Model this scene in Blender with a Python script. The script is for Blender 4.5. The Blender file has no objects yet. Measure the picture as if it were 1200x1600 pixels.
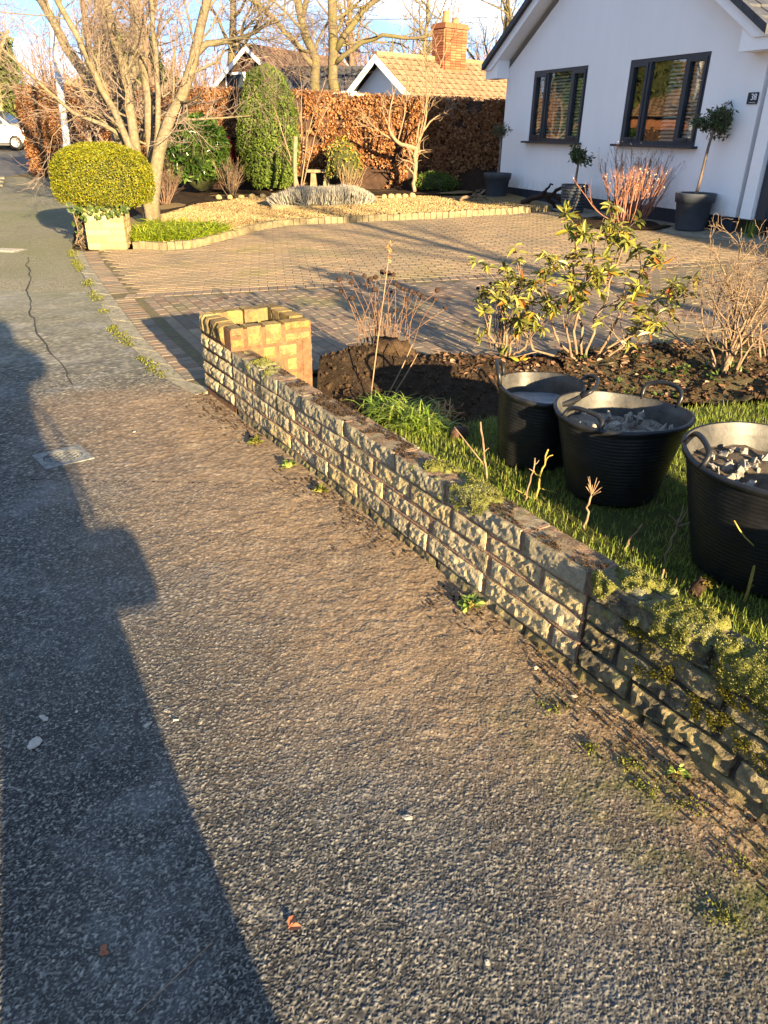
import bpy, math, random
import numpy as np
from mathutils import Vector, Matrix, Euler
from mathutils.geometry import delaunay_2d_cdt

sc = bpy.context.scene
COL = sc.collection
rng = np.random.default_rng(7)
R = math.radians

# ------------------------------------------------------------------ camera
EYE = 1.6
PITCH, ROLL = R(27.2), R(1.0)
cam_d = bpy.data.cameras.new('camera')
cam = bpy.data.objects.new('camera', cam_d)
COL.objects.link(cam)
_r = Vector((1, 0, 0)); _f = Vector((0, math.cos(PITCH), -math.sin(PITCH))); _d = Vector((0, -math.sin(PITCH), -math.cos(PITCH)))
_X = _r * math.cos(ROLL) - _d * math.sin(ROLL)
_Y = -(_r * math.sin(ROLL) + _d * math.cos(ROLL))
_M = Matrix((_X, _Y, -_f)).transposed().to_4x4()
_M.translation = (0, 0, EYE)
cam.matrix_world = _M
cam_d.sensor_fit = 'AUTO'
cam_d.sensor_width = 36
cam_d.lens = 1156 / 1600 * 36
cam_d.clip_start = 0.02
cam_d.clip_end = 2000
sc.camera = cam

# ------------------------------------------------------------------ light
SUN_EL = R(12.7)
SUN_XY = (0.462, -0.887)            # towards the sun, behind and to the right of the camera
SKY_STRENGTH = 0.118
SUN_STRENGTH = 5.0
EXPOSURE = 2.64
w = bpy.data.worlds.new('World'); sc.world = w; w.use_nodes = True
wt = w.node_tree; wt.nodes.clear()
wo = wt.nodes.new('ShaderNodeOutputWorld'); bg = wt.nodes.new('ShaderNodeBackground')
sky = wt.nodes.new('ShaderNodeTexSky'); sky.sky_type = 'NISHITA'; sky.sun_disc = False
sky.sun_elevation = SUN_EL; sky.sun_rotation = math.atan2(SUN_XY[0], SUN_XY[1])
sky.air_density = 1.0; sky.dust_density = 0.6; sky.ozone_density = 1.5
tc = wt.nodes.new('ShaderNodeTexCoord'); mp = wt.nodes.new('ShaderNodeMapping'); mp.inputs['Scale'].default_value = (1.0, 1.0, 3.4)
cn = wt.nodes.new('ShaderNodeTexNoise'); cn.inputs['Scale'].default_value = 3.1; cn.inputs['Detail'].default_value = 9; cn.inputs['Roughness'].default_value = 0.58
cr = wt.nodes.new('ShaderNodeValToRGB'); cr.color_ramp.elements[0].position = 0.52; cr.color_ramp.elements[1].position = 0.74
cmix = wt.nodes.new('ShaderNodeMixRGB'); cmix.inputs['Color2'].default_value = (3.6, 3.65, 3.75, 1)
wt.links.new(tc.outputs['Generated'], mp.inputs[0]); wt.links.new(mp.outputs[0], cn.inputs['Vector'])
wt.links.new(cn.outputs['Fac'], cr.inputs[0]); wt.links.new(cr.outputs[0], cmix.inputs['Fac'])
sm_ = wt.nodes.new('ShaderNodeMapping'); sm_.vector_type = 'POINT'; sm_.inputs['Location'].default_value = (0, 0, .48)
wt.links.new(tc.outputs['Generated'], sm_.inputs[0]); wt.links.new(sm_.outputs[0], sky.inputs['Vector']) if 'Vector' in sky.inputs else None
wt.links.new(sky.outputs[0], cmix.inputs['Color1']); wt.links.new(cmix.outputs[0], bg.inputs['Color'])
bg.inputs['Strength'].default_value = SKY_STRENGTH
wt.links.new(bg.outputs[0], wo.inputs['Surface'])
sun_d = bpy.data.lights.new('sun', 'SUN'); sun_d.energy = SUN_STRENGTH; sun_d.angle = R(0.6); sun_d.color = (1.0, 0.75, 0.42)
sun = bpy.data.objects.new('sun', sun_d); COL.objects.link(sun)
_sd = Vector((SUN_XY[0] * math.cos(SUN_EL), SUN_XY[1] * math.cos(SUN_EL), math.sin(SUN_EL)))
sun.rotation_euler = _sd.to_track_quat('Z', 'Y').to_euler()
sun.location = (8, -15, 8)
sc.view_settings.view_transform = 'Standard'; sc.view_settings.look = 'None'
sc.view_settings.exposure = EXPOSURE; sc.view_settings.gamma = 1.0; sc.view_settings.use_curve_mapping = False
sc.render.engine = 'CYCLES'
sc.cycles.max_bounces = 6; sc.cycles.diffuse_bounces = 3; sc.cycles.glossy_bounces = 3
sc.cycles.transmission_bounces = 4; sc.cycles.transparent_max_bounces = 8
sc.cycles.use_denoising = True
sc.cycles.caustics_reflective = False; sc.cycles.caustics_refractive = False

# ------------------------------------------------------------------ terrain and noise
def T(x, y):
    n = (np.asarray(x, float) + 1.06) * .891 + (np.asarray(y, float) - 4.8) * .454
    return .047 * np.clip(n, 0, 11) + .03 * np.maximum(0, np.asarray(y, float) - 20)
def tz(x, y): return float(T(x, y))

def _h(ix, iy, iz=0, seed=0):
    with np.errstate(over='ignore'):
        a = (np.asarray(ix, np.int64).astype(np.uint32) * np.uint32(374761393) + np.asarray(iy, np.int64).astype(np.uint32) * np.uint32(668265263)
             + np.asarray(iz, np.int64).astype(np.uint32) * np.uint32(2147483647) + np.uint32((seed * 974711 + 12345) % 4294967295))
        a = (a ^ (a >> np.uint32(13))) * np.uint32(1274126177)
        a = (a ^ (a >> np.uint32(15))) * np.uint32(2246822519)
        a = a ^ (a >> np.uint32(16))
    return a.astype(np.float64) / 4294967295.0
def vn(x, y, sc_, seed=0):
    x = np.asarray(x) / sc_; y = np.asarray(y) / sc_
    ix = np.floor(x); iy = np.floor(y); fx = x - ix; fy = y - iy
    fx = fx * fx * (3 - 2 * fx); fy = fy * fy * (3 - 2 * fy)
    a = _h(ix, iy, 0, seed); b = _h(ix + 1, iy, 0, seed); c = _h(ix, iy + 1, 0, seed); d = _h(ix + 1, iy + 1, 0, seed)
    return (a * (1 - fx) + b * fx) * (1 - fy) + (c * (1 - fx) + d * fx) * fy
def fbm(x, y, sc_, seed=0, o=4):
    t = 0; a = .5; n = 0
    for i in range(o):
        t = t + a * vn(x, y, sc_ / 2 ** i, seed + i * 17); n += a; a *= .5
    return t / n
def vn3(P, sc_, seed=0):
    P = np.asarray(P, float) / sc_; I = np.floor(P); f = P - I; f = f * f * (3 - 2 * f)
    t = 0
    for dx in (0, 1):
        for dy in (0, 1):
            for dz in (0, 1):
                wgt = (f[:, 0] if dx else 1 - f[:, 0]) * (f[:, 1] if dy else 1 - f[:, 1]) * (f[:, 2] if dz else 1 - f[:, 2])
                t = t + wgt * _h(I[:, 0] + dx, I[:, 1] + dy, I[:, 2] + dz, seed)
    return t
def fbm3(P, sc_, seed=0, o=3):
    t = 0; a = .5; n = 0
    for i in range(o):
        t = t + a * vn3(P, sc_ / 2 ** i, seed + 31 * i); n += a; a *= .5
    return t / n
def sstep(a, b, x):
    t = np.clip((np.asarray(x, float) - a) / (b - a), 0, 1); return t * t * (3 - 2 * t)
def cells(x, y, c, seed=0):
    """nearest jittered cell point: distance (in cells) and a random number of that cell"""
    X = np.asarray(x) / c; Y = np.asarray(y) / c; ix = np.floor(X); iy = np.floor(Y)
    best = np.full(X.shape, 9.); sec = np.full(X.shape, 9.); rid = np.zeros(X.shape)
    for dx in (-1, 0, 1):
        for dy in (-1, 0, 1):
            px = ix + dx + _h(ix + dx, iy + dy, 1, seed); py = iy + dy + _h(ix + dx, iy + dy, 2, seed)
            d = (px - X) ** 2 + (py - Y) ** 2
            m = d < best; sec = np.where(m, best, np.minimum(sec, d)); best = np.where(m, d, best); rid = np.where(m, _h(ix + dx, iy + dy, 3, seed), rid)
    return np.sqrt(best), rid, np.sqrt(sec)

# ------------------------------------------------------------------ mesh building
class MB:
    def __init__(s): s.V = []; s.F = []; s.n = 0
    def add(s, V, F, mi=0):
        V = np.asarray(V, float).reshape(-1, 3); F = np.asarray(F, np.int64)
        if len(V) == 0 or len(F) == 0: return s
        s.V.append(V); s.F.append((F + s.n, mi)); s.n += len(V); return s
    def box(s, c, size, rz=0, mi=0, rot=None):
        h = np.array(size) / 2.
        V = np.array([[x, y, z] for x in (-1, 1) for y in (-1, 1) for z in (-1, 1)], float) * h
        M = np.array((rot if rot is not None else Euler((0, 0, rz))).to_matrix())
        F = [[0, 1, 3, 2], [4, 6, 7, 5], [0, 4, 5, 1], [2, 3, 7, 6], [0, 2, 6, 4], [1, 5, 7, 3]]
        return s.add(V @ M.T + np.array(c), F, mi)
    def tubes(s, P, Rr, n=5, mi=0, cap=True):
        """P (k,m,3) polylines, Rr (k,m) radii"""
        P = np.asarray(P, float); Rr = np.asarray(Rr, float)
        if P.ndim == 2: P = P[None]; Rr = Rr[None]
        k, m, _ = P.shape
        t = np.gradient(P, axis=1); t /= np.linalg.norm(t, axis=2, keepdims=True) + 1e-12
        mean = t.mean(axis=1); ref = np.where(np.abs(mean[:, 2:3]) < .8, np.array([[0, 0, 1.]]), np.array([[1., 0.1, 0]]))
        a = np.cross(t, ref[:, None, :]); a /= np.linalg.norm(a, axis=2, keepdims=True) + 1e-12
        b = np.cross(t, a)
        ang = np.arange(n) / n * 2 * math.pi
        V = P[:, :, None, :] + Rr[:, :, None, None] * (np.cos(ang)[None, None, :, None] * a[:, :, None, :] + np.sin(ang)[None, None, :, None] * b[:, :, None, :])
        i = np.arange(m - 1)[:, None] * n; j = np.arange(n)[None, :]; j2 = (j + 1) % n
        q = np.stack([i + j, i + j2, i + n + j2, i + n + j], -1).reshape(-1, 4)
        F = (q[None] + (np.arange(k) * m * n)[:, None, None]).reshape(-1, 4)
        s.add(V.reshape(-1, 3), F, mi)
        if cap and n >= 3:
            for e in (0, m - 1):
                C = (np.arange(k) * m * n)[:, None] + e * n + (np.arange(n)[None, ::-1] if e == 0 else np.arange(n)[None])
                s.F.append((C + s.n - k * m * n, mi))
        return s
    def lathe(s, prof, n=24, c=(0, 0, 0), mi=0):
        pr = np.array(prof, float); m = len(pr); a = np.arange(n) / n * 2 * math.pi
        V = np.stack([pr[:, 0:1] * np.cos(a), pr[:, 0:1] * np.sin(a), np.repeat(pr[:, 1:2], n, 1)], -1).reshape(-1, 3) + np.array(c)
        i = np.arange(m - 1)[:, None] * n; j = np.arange(n)[None]; j2 = (j + 1) % n
        return s.add(V, np.stack([i + j, i + j2, i + n + j2, i + n + j], -1).reshape(-1, 4), mi)
    def scatter(s, TV, TF, pos, X, Z, size, mi=0):
        """copies of a template (x along X, z along Z) at many places in one mesh"""
        TV = np.asarray(TV, float); pos = np.asarray(pos, float); k = len(pos)
        if k == 0: return s
        X = np.asarray(X, float); Z = np.asarray(Z, float)
        X = X / (np.linalg.norm(X, axis=1, keepdims=True) + 1e-9)
        Y = np.cross(Z, X); Y /= np.linalg.norm(Y, axis=1, keepdims=True) + 1e-9
        Z = np.cross(X, Y)
        size = np.asarray(size, float)
        if size.ndim == 1: size = np.repeat(size[:, None], 3, 1)
        L = TV[None] * size[:, None, :]
        V = pos[:, None] + L[..., 0:1] * X[:, None] + L[..., 1:2] * Y[:, None] + L[..., 2:3] * Z[:, None]
        for tf in (TF if isinstance(TF, list) and isinstance(TF[0], np.ndarray) else [np.asarray(TF)]):
            F = (tf[None] + (np.arange(k) * len(TV))[:, None, None]).reshape(-1, tf.shape[1])
            s.F.append((F + s.n, mi))
        s.V.append(V.reshape(-1, 3)); s.n += k * len(TV)
        return s
    def verts(s): return np.concatenate(s.V)
    def mesh(s, name, mats, smooth=False):
        me = bpy.data.meshes.new(name)
        V = np.concatenate(s.V)
        me.vertices.add(len(V)); me.vertices.foreach_set('co', V.astype(np.float32).ravel())
        L = np.concatenate([f.ravel() for f, _ in s.F]); tot = np.concatenate([np.full(len(f), f.shape[1]) for f, _ in s.F])
        mi = np.concatenate([np.full(len(f), m) for f, m in s.F])
        me.loops.add(len(L)); me.loops.foreach_set('vertex_index', L.astype(np.int32))
        me.polygons.add(len(tot)); st = np.concatenate([[0], np.cumsum(tot)[:-1]])
        me.polygons.foreach_set('loop_start', st.astype(np.int32)); me.polygons.foreach_set('loop_total', tot.astype(np.int32))
        me.polygons.foreach_set('material_index', mi.astype(np.int32))
        me.polygons.foreach_set('use_smooth', np.full(len(tot), bool(smooth)))
        for m in (mats if isinstance(mats, (list, tuple)) else [mats]): me.materials.append(m)
        me.update(calc_edges=True); me.validate()
        return me
    def build(s, name, mats, parent=None, smooth=False, loc=None):
        return link(name, s.mesh(name, mats, smooth), parent, loc)

def link(name, data, parent=None, loc=None):
    o = bpy.data.objects.new(name, data); COL.objects.link(o)
    if parent is not None: o.parent = parent
    if loc is not None: o.location = loc
    return o
def tag(o, label=None, cat=None, group=None, kind=None):
    if label: o['label'] = label
    if cat: o['category'] = cat
    if group: o['group'] = group
    if kind: o['kind'] = kind
    return o
def thing(name, loc, label, cat, group=None, rz=0):
    o = bpy.data.objects.new(name, None); COL.objects.link(o); o.location = loc; o.rotation_euler = (0, 0, rz)
    o.empty_display_size = .1
    return tag(o, label, cat, group)
def attr(me, name, vals):
    a = me.attributes.new(name, 'FLOAT', 'POINT'); a.data.foreach_set('value', np.asarray(vals, np.float32))
def rdirs(n):
    v = rng.normal(size=(n, 3)); return v / np.linalg.norm(v, axis=1, keepdims=True)
def inside(poly, x, y):
    poly = np.asarray(poly, float); c = np.zeros(np.shape(x), bool); j = len(poly) - 1
    for i in range(len(poly)):
        xi, yi = poly[i]; xj, yj = poly[j]
        c ^= ((yi > y) != (yj > y)) & (x < (xj - xi) * (y - yi) / (yj - yi + 1e-12) + xi); j = i
    return c
def sheet(name, poly, mat, dz=0., step=.5, kind='structure', fn=None, skirt=None, smooth=True, parent=None, wob=0.):
    """a sheet on the terrain with the outline poly"""
    poly = np.array(poly, float); pts = []
    for a, b in zip(poly, np.roll(poly, -1, 0)):
        n = max(1, int(np.linalg.norm(b - a) / step))
        for i in range(n): pts.append(a + (b - a) * i / n)
    if wob:
        q_ = np.array(pts); q_ = q_ + np.column_stack([fbm(q_[:, 0], q_[:, 1], .35, 3) - .5, fbm(q_[:, 0], q_[:, 1], .35, 4) - .5]) * 2 * wob; pts = list(q_); poly = q_
    nb = len(pts); lo = poly.min(0); hi = poly.max(0)
    gx, gy = np.meshgrid(np.arange(lo[0] + step * .37, hi[0], step), np.arange(lo[1] + step * .41, hi[1], step))
    gx = gx.ravel() + (rng.random(gx.size) - .5) * step * .3; gy = gy.ravel() + (rng.random(gy.size) - .5) * step * .3
    m = inside(poly, gx, gy)
    allp = [Vector(p) for p in pts] + [Vector((a, b)) for a, b in zip(gx[m], gy[m])]
    v, e, f, *_ = delaunay_2d_cdt(allp, [(i, (i + 1) % nb) for i in range(nb)], [list(range(nb))], 1, 1e-5)
    P = np.array([[p.x, p.y] for p in v]); z = T(P[:, 0], P[:, 1]) + dz
    if fn is not None: z = z + fn(P[:, 0], P[:, 1])
    mb = MB(); V = np.column_stack([P, z]); F = np.array([list(q) for q in f])
    A = V[F[:, 0]]; n_ = np.cross(V[F[:, 1]] - A, V[F[:, 2]] - A)[:, 2]; F[n_ < 0] = F[n_ < 0][:, ::-1]
    mb.add(V, F)
    if skirt:
        b = np.array(pts); zt = T(b[:, 0], b[:, 1]) + dz + (fn(b[:, 0], b[:, 1]) if fn is not None else 0)
        k = len(b); mb.add(np.vstack([np.column_stack([b, zt]), np.column_stack([b, zt - skirt])]), [[i, (i + 1) % k, k + (i + 1) % k, k + i] for i in range(k)])
    o = mb.build(name, mat, parent, smooth)
    if parent is None: o['kind'] = kind
    return o

# ------------------------------------------------------------------ materials
def lin(r, g, b, k=1.): return tuple((((c / 255) / 12.92) if c / 255 <= .04045 else ((c / 255 + .055) / 1.055) ** 2.4) * k for c in (r, g, b)) + (1,)
class N:
    def __init__(s, name):
        s.m = bpy.data.materials.new(name); s.m.use_nodes = True; s.t = s.m.node_tree; s.n = s.t.nodes; s.l = s.t.links
        s.b = s.n['Principled BSDF']; s.o = s.n['Material Output']
        s.geo = None
    def new(s, k, **kw):
        x = s.n.new(k)
        for a, v in kw.items():
            setattr(x, a, v)
        return x
    def put(s, sock, v):
        if hasattr(v, 'is_output') or isinstance(v, bpy.types.NodeSocket): s.l.new(v, sock)
        else: sock.default_value = v
    def pos(s):
        if s.geo is None: s.geo = s.new('ShaderNodeNewGeometry')
        return s.geo.outputs['Position']
    def rnd(s):
        s.pos(); return s.geo.outputs['Random Per Island']
    def obj(s): return s.new('ShaderNodeTexCoord').outputs['Object']
    def objrnd(s): return s.new('ShaderNodeObjectInfo').outputs['Random']
    def attr(s, name):
        a = s.new('ShaderNodeAttribute'); a.attribute_name = name; return a.outputs['Fac']
    def noise(s, scale, detail=4, rough=.55, vec=None, dist=0):
        x = s.new('ShaderNodeTexNoise'); x.inputs['Scale'].default_value = scale; x.inputs['Detail'].default_value = detail
        x.inputs['Roughness'].default_value = rough; x.inputs['Distortion'].default_value = dist
        s.l.new(vec if vec is not None else s.pos(), x.inputs['Vector']); return x.outputs['Fac']
    def vor(s, scale, feature='F1', vec=None, out='Distance'):
        x = s.new('ShaderNodeTexVoronoi'); x.feature = feature; x.inputs['Scale'].default_value = scale
        s.l.new(vec if vec is not None else s.pos(), x.inputs['Vector']); return x.outputs[out]
    def ramp(s, f, stops):
        x = s.new('ShaderNodeValToRGB'); e = x.color_ramp.elements
        while len(e) < len(stops): e.new(.5)
        for q, (p, c) in zip(e, stops):
            q.position = p; q.color = c if isinstance(c, tuple) else (c, c, c, 1)
        s.put(x.inputs[0], f); return x.outputs[0]
    def mix(s, f, a, b, mode='MIX'):
        x = s.new('ShaderNodeMixRGB'); x.blend_type = mode; s.put(x.inputs[0], f); s.put(x.inputs[1], a); s.put(x.inputs[2], b); return x.outputs[0]
    def math(s, op, a, b=0., clamp=False):
        x = s.new('ShaderNodeMath'); x.operation = op; x.use_clamp = clamp; s.put(x.inputs[0], a); s.put(x.inputs[1], b); return x.outputs[0]
    def sep(s, vec, ax='Z'):
        x = s.new('ShaderNodeSeparateXYZ'); s.l.new(vec, x.inputs[0]); return x.outputs[ax]
    def scaled(s, vec, sx, sy, sz, rz=0):
        x = s.new('ShaderNodeMapping'); x.inputs['Scale'].default_value = (sx, sy, sz); x.inputs['Rotation'].default_value = (0, 0, rz)
        s.l.new(vec, x.inputs[0]); return x.outputs[0]
    def bump(s, h, strength=.5, dist=.01, prev=None):
        x = s.new('ShaderNodeBump'); x.inputs['Strength'].default_value = strength; x.inputs['Distance'].default_value = dist
        s.put(x.inputs['Height'], h)
        if prev is not None: s.l.new(prev, x.inputs['Normal'])
        return x.outputs[0]
    def done(s, col, rough=.8, normal=None, spec=.3, metal=0., trans=None):
        s.put(s.b.inputs['Base Color'], col); s.put(s.b.inputs['Roughness'], rough)
        s.b.inputs['Specular IOR Level'].default_value = spec; s.b.inputs['Metallic'].default_value = metal
        if normal is not None: s.l.new(normal, s.b.inputs['Normal'])
        if trans:
            t = s.new('ShaderNodeBsdfTranslucent'); s.put(t.inputs[0], col); mx = s.new('ShaderNodeMixShader'); mx.inputs[0].default_value = trans
            s.l.new(s.b.outputs[0], mx.inputs[1]); s.l.new(t.outputs[0], mx.inputs[2]); s.l.new(mx.outputs[0], s.o.inputs[0])
        return s.m

def leafmat(name, stops, trans=.3, rough=.45, spec=.4):
    n = N(name); c = n.ramp(n.rnd(), stops); v = n.noise(9, 2)
    c = n.mix(.35, c, n.ramp(v, [(.3, (.5, .5, .5, 1)), (.7, (1, 1, 1, 1))]), 'MULTIPLY')
    return n.done(c, rough, spec=spec, trans=trans)
def plain(name, col, rough=.6, var=.25, nscale=12, bump=0., bscale=60, spec=.3, metal=0.):
    n = N(name); v = n.noise(nscale, 5)
    lo = tuple(c * (1 - var) for c in col[:3]) + (1,); hi = tuple(min(1, c * (1 + var)) for c in col[:3]) + (1,)
    c = n.ramp(v, [(.3, lo), (.7, hi)])
    return n.done(c, rough, n.bump(n.noise(bscale, 4), bump, .01) if bump else None, spec, metal)

# asphalt of the pavement, chippings as geometry, colour from the chip and mud attributes
def m_asphalt():
    n = N('asphalt')
    chip = n.attr('chip'); hgt = n.attr('hgt'); mud = n.attr('mud')
    big = n.noise(1.1, 5); mid = n.noise(7, 5); fine = n.noise(160, 3)
    stone = n.ramp(chip, [(0, (.032, .032, .032, 1)), (.45, (.078, .076, .070, 1)), (.8, (.145, .138, .122, 1)), (.97, (.27, .25, .21, 1))])
    c = n.mix(n.ramp(hgt, [(.25, 0), (.7, 1)]), (.016, .016, .016, 1), stone)
    tan = n.math('MULTIPLY', n.ramp(n.math('MULTIPLY', n.sep(n.pos(), 'Y'), .1), [(.43, 0), (.56, 1)]), n.ramp(mid, [(.3, .35), (.7, .8)]))
    c = n.mix(tan, c, n.ramp(chip, [(0, (.075, .07, .05, 1)), (.6, (.15, .14, .10, 1)), (1, (.26, .235, .175, 1))]))
    c = n.mix(n.ramp(n.math('MULTIPLY', n.sep(n.pos(), 'Y'), .1), [(.56, 0), (.80, .65)]), c, n.ramp(n.noise(.9, 6), [(.40, (.175, .168, .125, 1)), (.66, (.125, .128, .078, 1))]))
    c = n.mix(n.ramp(big, [(.42, 0), (.75, .30)]), c, (.17, .165, .155, 1))
    dust = n.math('MULTIPLY', n.ramp(n.noise(2.6, 8, .68), [(.52, 0), (.72, 1)]), n.math('SUBTRACT', 1.0, mud), True)
    c = n.mix(n.math('MULTIPLY', dust, .28), c, (.33, .33, .33, 1))
    mudc = n.ramp(n.math('ADD', n.math('MULTIPLY', mid, .6), n.math('MULTIPLY', chip, .4)), [(.3, (.125, .084, .050, 1)), (.55, (.215, .150, .092, 1)), (.8, (.31, .235, .155, 1))])
    mf = n.math('ADD', mud, n.math('MULTIPLY', n.math('SUBTRACT', n.noise(3.3, 7, .65), .5), n.math('MULTIPLY', mud, 1.3)))
    mf = n.math('SUBTRACT', mf, n.math('MULTIPLY', hgt, .16), True)
    c = n.mix(n.math('MULTIPLY', mf, .92, True), c, mudc)
    gm = n.math('MULTIPLY', n.attr('green'), n.ramp(n.noise(5, 6, .65), [(.45, 0), (.62, 1)]), True)
    c = n.mix(gm, c, n.ramp(mid, [(.3, (.035, .045, .012, 1)), (.7, (.10, .11, .025, 1))]))
    b = n.bump(fine, .35, .003)
    return n.done(c, .82, b, .25)
M_asph = m_asphalt()
def m_far_asphalt():
    n = N('far_asphalt'); v = n.vor(95, out='Color'); ch = n.sep(v, 'X')
    c = n.ramp(ch, [(0, (.085, .08, .06, 1)), (.5, (.155, .148, .112, 1)), (.93, (.26, .245, .19, 1))])
    c = n.mix(n.ramp(n.noise(.9, 6), [(.42, 0), (.66, .6)]), c, (.125, .125, .08, 1))
    c = n.mix(n.ramp(n.noise(.23, 5, .6, dist=.4), [(.48, 0), (.66, .6)]), c, (.12, .135, .06, 1))
    c = n.mix(n.ramp(n.noise(2.7, 8, .7), [(.60, 0), (.72, .6)]), c, (.28, .265, .22, 1))
    mud = n.attr('mud'); c = n.mix(mud, c, (.15, .098, .06, 1))
    return n.done(c, .85, n.bump(n.vor(95), 1, .012), .2)
M_asphfar = m_far_asphalt()
def m_road():
    n = N('road_tar'); c = n.ramp(n.noise(2.2, 7, .6), [(.3, (.045, .045, .048, 1)), (.7, (.085, .083, .082, 1))])
    c = n.mix(n.ramp(n.noise(1.4, 7, .7), [(.58, 0), (.64, .7)]), c, (.22, .13, .055, 1))
    return n.done(c, .8, n.bump(n.vor(60), .5, .008))
M_road = m_road()
def m_paver(name, cols, moss):
    n = N(name); r = n.rnd() if name.endswith('stuff') else n.objrnd()
    c = n.ramp(r, [(i / (len(cols) - 1), q) for i, q in enumerate(cols)])
    c = n.mix(.6, c, n.ramp(n.noise(26, 6, .7), [(.25, (.35, .35, .35, 1)), (.75, (1, 1, 1, 1))]), 'MULTIPLY')
    c = n.mix(n.ramp(n.noise(1.3, 6, .65), [(.45, 0), (.68, .55)]), c, (.10, .095, .075, 1))
    c = n.mix(n.math('MULTIPLY', n.ramp(n.noise(.9, 7, .65), [(.53, 0), (.70, 1)]), moss), c, (.13, .13, .03, 1))
    return n.done(c, .85, n.bump(n.noise(130, 4), .5, .004), .2)
PAV_F = [(.16, .108, .075, 1), (.24, .17, .12, 1), (.19, .155, .115, 1), (.28, .205, .14, 1), (.14, .12, .095, 1)]
PAV_B = [(.25, .175, .105, 1), (.29, .21, .125, 1), (.26, .195, .125, 1), (.31, .225, .135, 1), (.23, .175, .11, 1)]
M_pav = m_paver('paver', PAV_F, .5); M_pav_s = m_paver('paver_stuff', PAV_F, .5)
M_pavb = m_paver('paver_back_stuff', PAV_B, .5)
def m_joint():
    n = N('joint_sand'); c = n.ramp(n.noise(14, 6, .7), [(.35, (.085, .07, .048, 1)), (.6, (.13, .11, .06, 1)), (.75, (.12, .13, .03, 1))])
    return n.done(c, .95, n.bump(n.noise(90, 4), .6, .006), .1)
M_joint = m_joint()
def m_stone(name, base, dark, lich, brnd=.25):
    n = N(name); p = n.pos()
    r = n.objrnd(); b1 = tuple(x * (1 - brnd) for x in base[:3]) + (1,); b2 = tuple(min(1, x * (1 + brnd)) for x in base[:3]) + (1,)
    c = n.ramp(r, [(0, b1), (.5, base), (.8, (base[0] * 1.02, base[1] * .93, base[2] * .72, 1)), (1, b2)])
    c = n.mix(.75, c, n.ramp(n.noise(70, 6, .72), [(.25, (.32, .32, .30, 1)), (.62, (1, 1, 1, 1))]), 'MULTIPLY')
    near = n.ramp(n.sep(p, 'Y'), [(.0, 1), (.9, 1)]) if dark > 1 else None
    wet = n.ramp(n.noise(8, 7, .7), [(.48, 0), (.63, 1)])
    c = n.mix(n.math('MULTIPLY', wet, min(dark, .95)), c, (.040, .038, .032, 1))
    c = n.mix(n.math('MULTIPLY', n.ramp(n.noise(13, 6, .7), [(.56, 0), (.63, 1)]), lich), c, (.20, .21, .04, 1))
    c = n.mix(n.ramp(n.noise(37, 5, .7), [(.66, 0), (.71, .6)]), c, (.38, .38, .34, 1))
    return n.done(c, .92, n.bump(n.noise(210, 5, .7), .7, .007, n.bump(n.noise(55, 4), .5, .012)), .15)
M_stone = m_stone('walling_stone', (.44, .375, .24, 1), .62, .12)
M_stone_old = m_stone('old_walling_stone', (.21, .18, .11, 1), 1.1, .40)
M_stone_pier = m_stone('pier_stone', (.235, .17, .078, 1), .60, .35, .40)
M_mortar_pier = plain('pier_mortar', (.135, .075, .042, 1), .95, .3, 30, .8, 140, .1)
def m_cap(name, base, dirt):
    n = N(name); c = n.mix(.7, base, n.ramp(n.noise(60, 6, .7), [(.3, (.4, .4, .4, 1)), (.65, (1, 1, 1, 1))]), 'MULTIPLY')
    up = n.sep(n.geo.outputs['Normal'], 'Z')
    d = n.math('MULTIPLY', n.ramp(up, [(.45, 0), (.8, 1)]), n.ramp(n.noise(11, 7, .7), [(.36, 0), (.52, 1)]))
    c = n.mix(n.math('MULTIPLY', d, dirt), c, n.ramp(n.noise(90, 5, .7), [(.3, (.045, .030, .020, 1)), (.55, (.16, .108, .068, 1)), (.72, (.32, .245, .17, 1))]))
    c = n.mix(n.ramp(n.noise(9, 7, .7), [(.58, 0), (.66, .7)]), c, (.10, .11, .04, 1))
    return n.done(c, .93, n.bump(n.noise(190, 5, .7), .9, .006), .12)
M_cap = m_cap('coping_stone', (.31, .275, .19, 1), .95)
M_mortar = plain('mortar', (.21, .135, .092, 1), .95, .3, 30, .8, 140, .1)
M_mortar_old = plain('old_mortar', (.060, .053, .045, 1), .95, .4, 30, .8, 120, .1)
M_conc = plain('concrete', (.20, .185, .14, 1), .9, .35, 14, .7, 120, .15)
def m_moss():
    n = N('moss'); c = n.ramp(n.noise(42, 6, .7), [(.3, (.055, .058, .016, 1)), (.5, (.17, .175, .045, 1)), (.72, (.32, .32, .11, 1))])
    c = n.mix(n.ramp(n.noise(9, 5), [(.5, 0), (.66, .8)]), c, (.28, .27, .20, 1))
    return n.done(c, 1, n.bump(n.noise(420, 3, .8), 1, .008), .05)
M_moss = m_moss()
M_mossg = leafmat('green_moss', [(0, (.035, .045, .010, 1)), (.5, (.085, .095, .018, 1)), (1, (.15, .15, .035, 1))], 0, .95, .05)
M_lichen = leafmat('yellow_lichen', [(0, (.04, .04, .008, 1)), (.5, (.09, .083, .012, 1)), (1, (.14, .115, .018, 1))], 0, .95, .05)
def m_soil(name, a, b):
    n = N(name); c = n.ramp(n.noise(17, 8, .72), [(.3, a), (.7, b)])
    c = n.mix(n.ramp(n.noise(75, 4, .6), [(.64, 0), (.7, .6)]), c, (.20, .15, .10, 1))
    return n.done(c, 1, n.bump(n.noise(48, 7, .75), 1, .03), .05)
M_soil = m_soil('garden_soil', (.018, .013, .009, 1), (.060, .042, .028, 1))
M_clod = m_soil('brown_clod', (.025, .016, .010, 1), (.10, .066, .040, 1))
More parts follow.
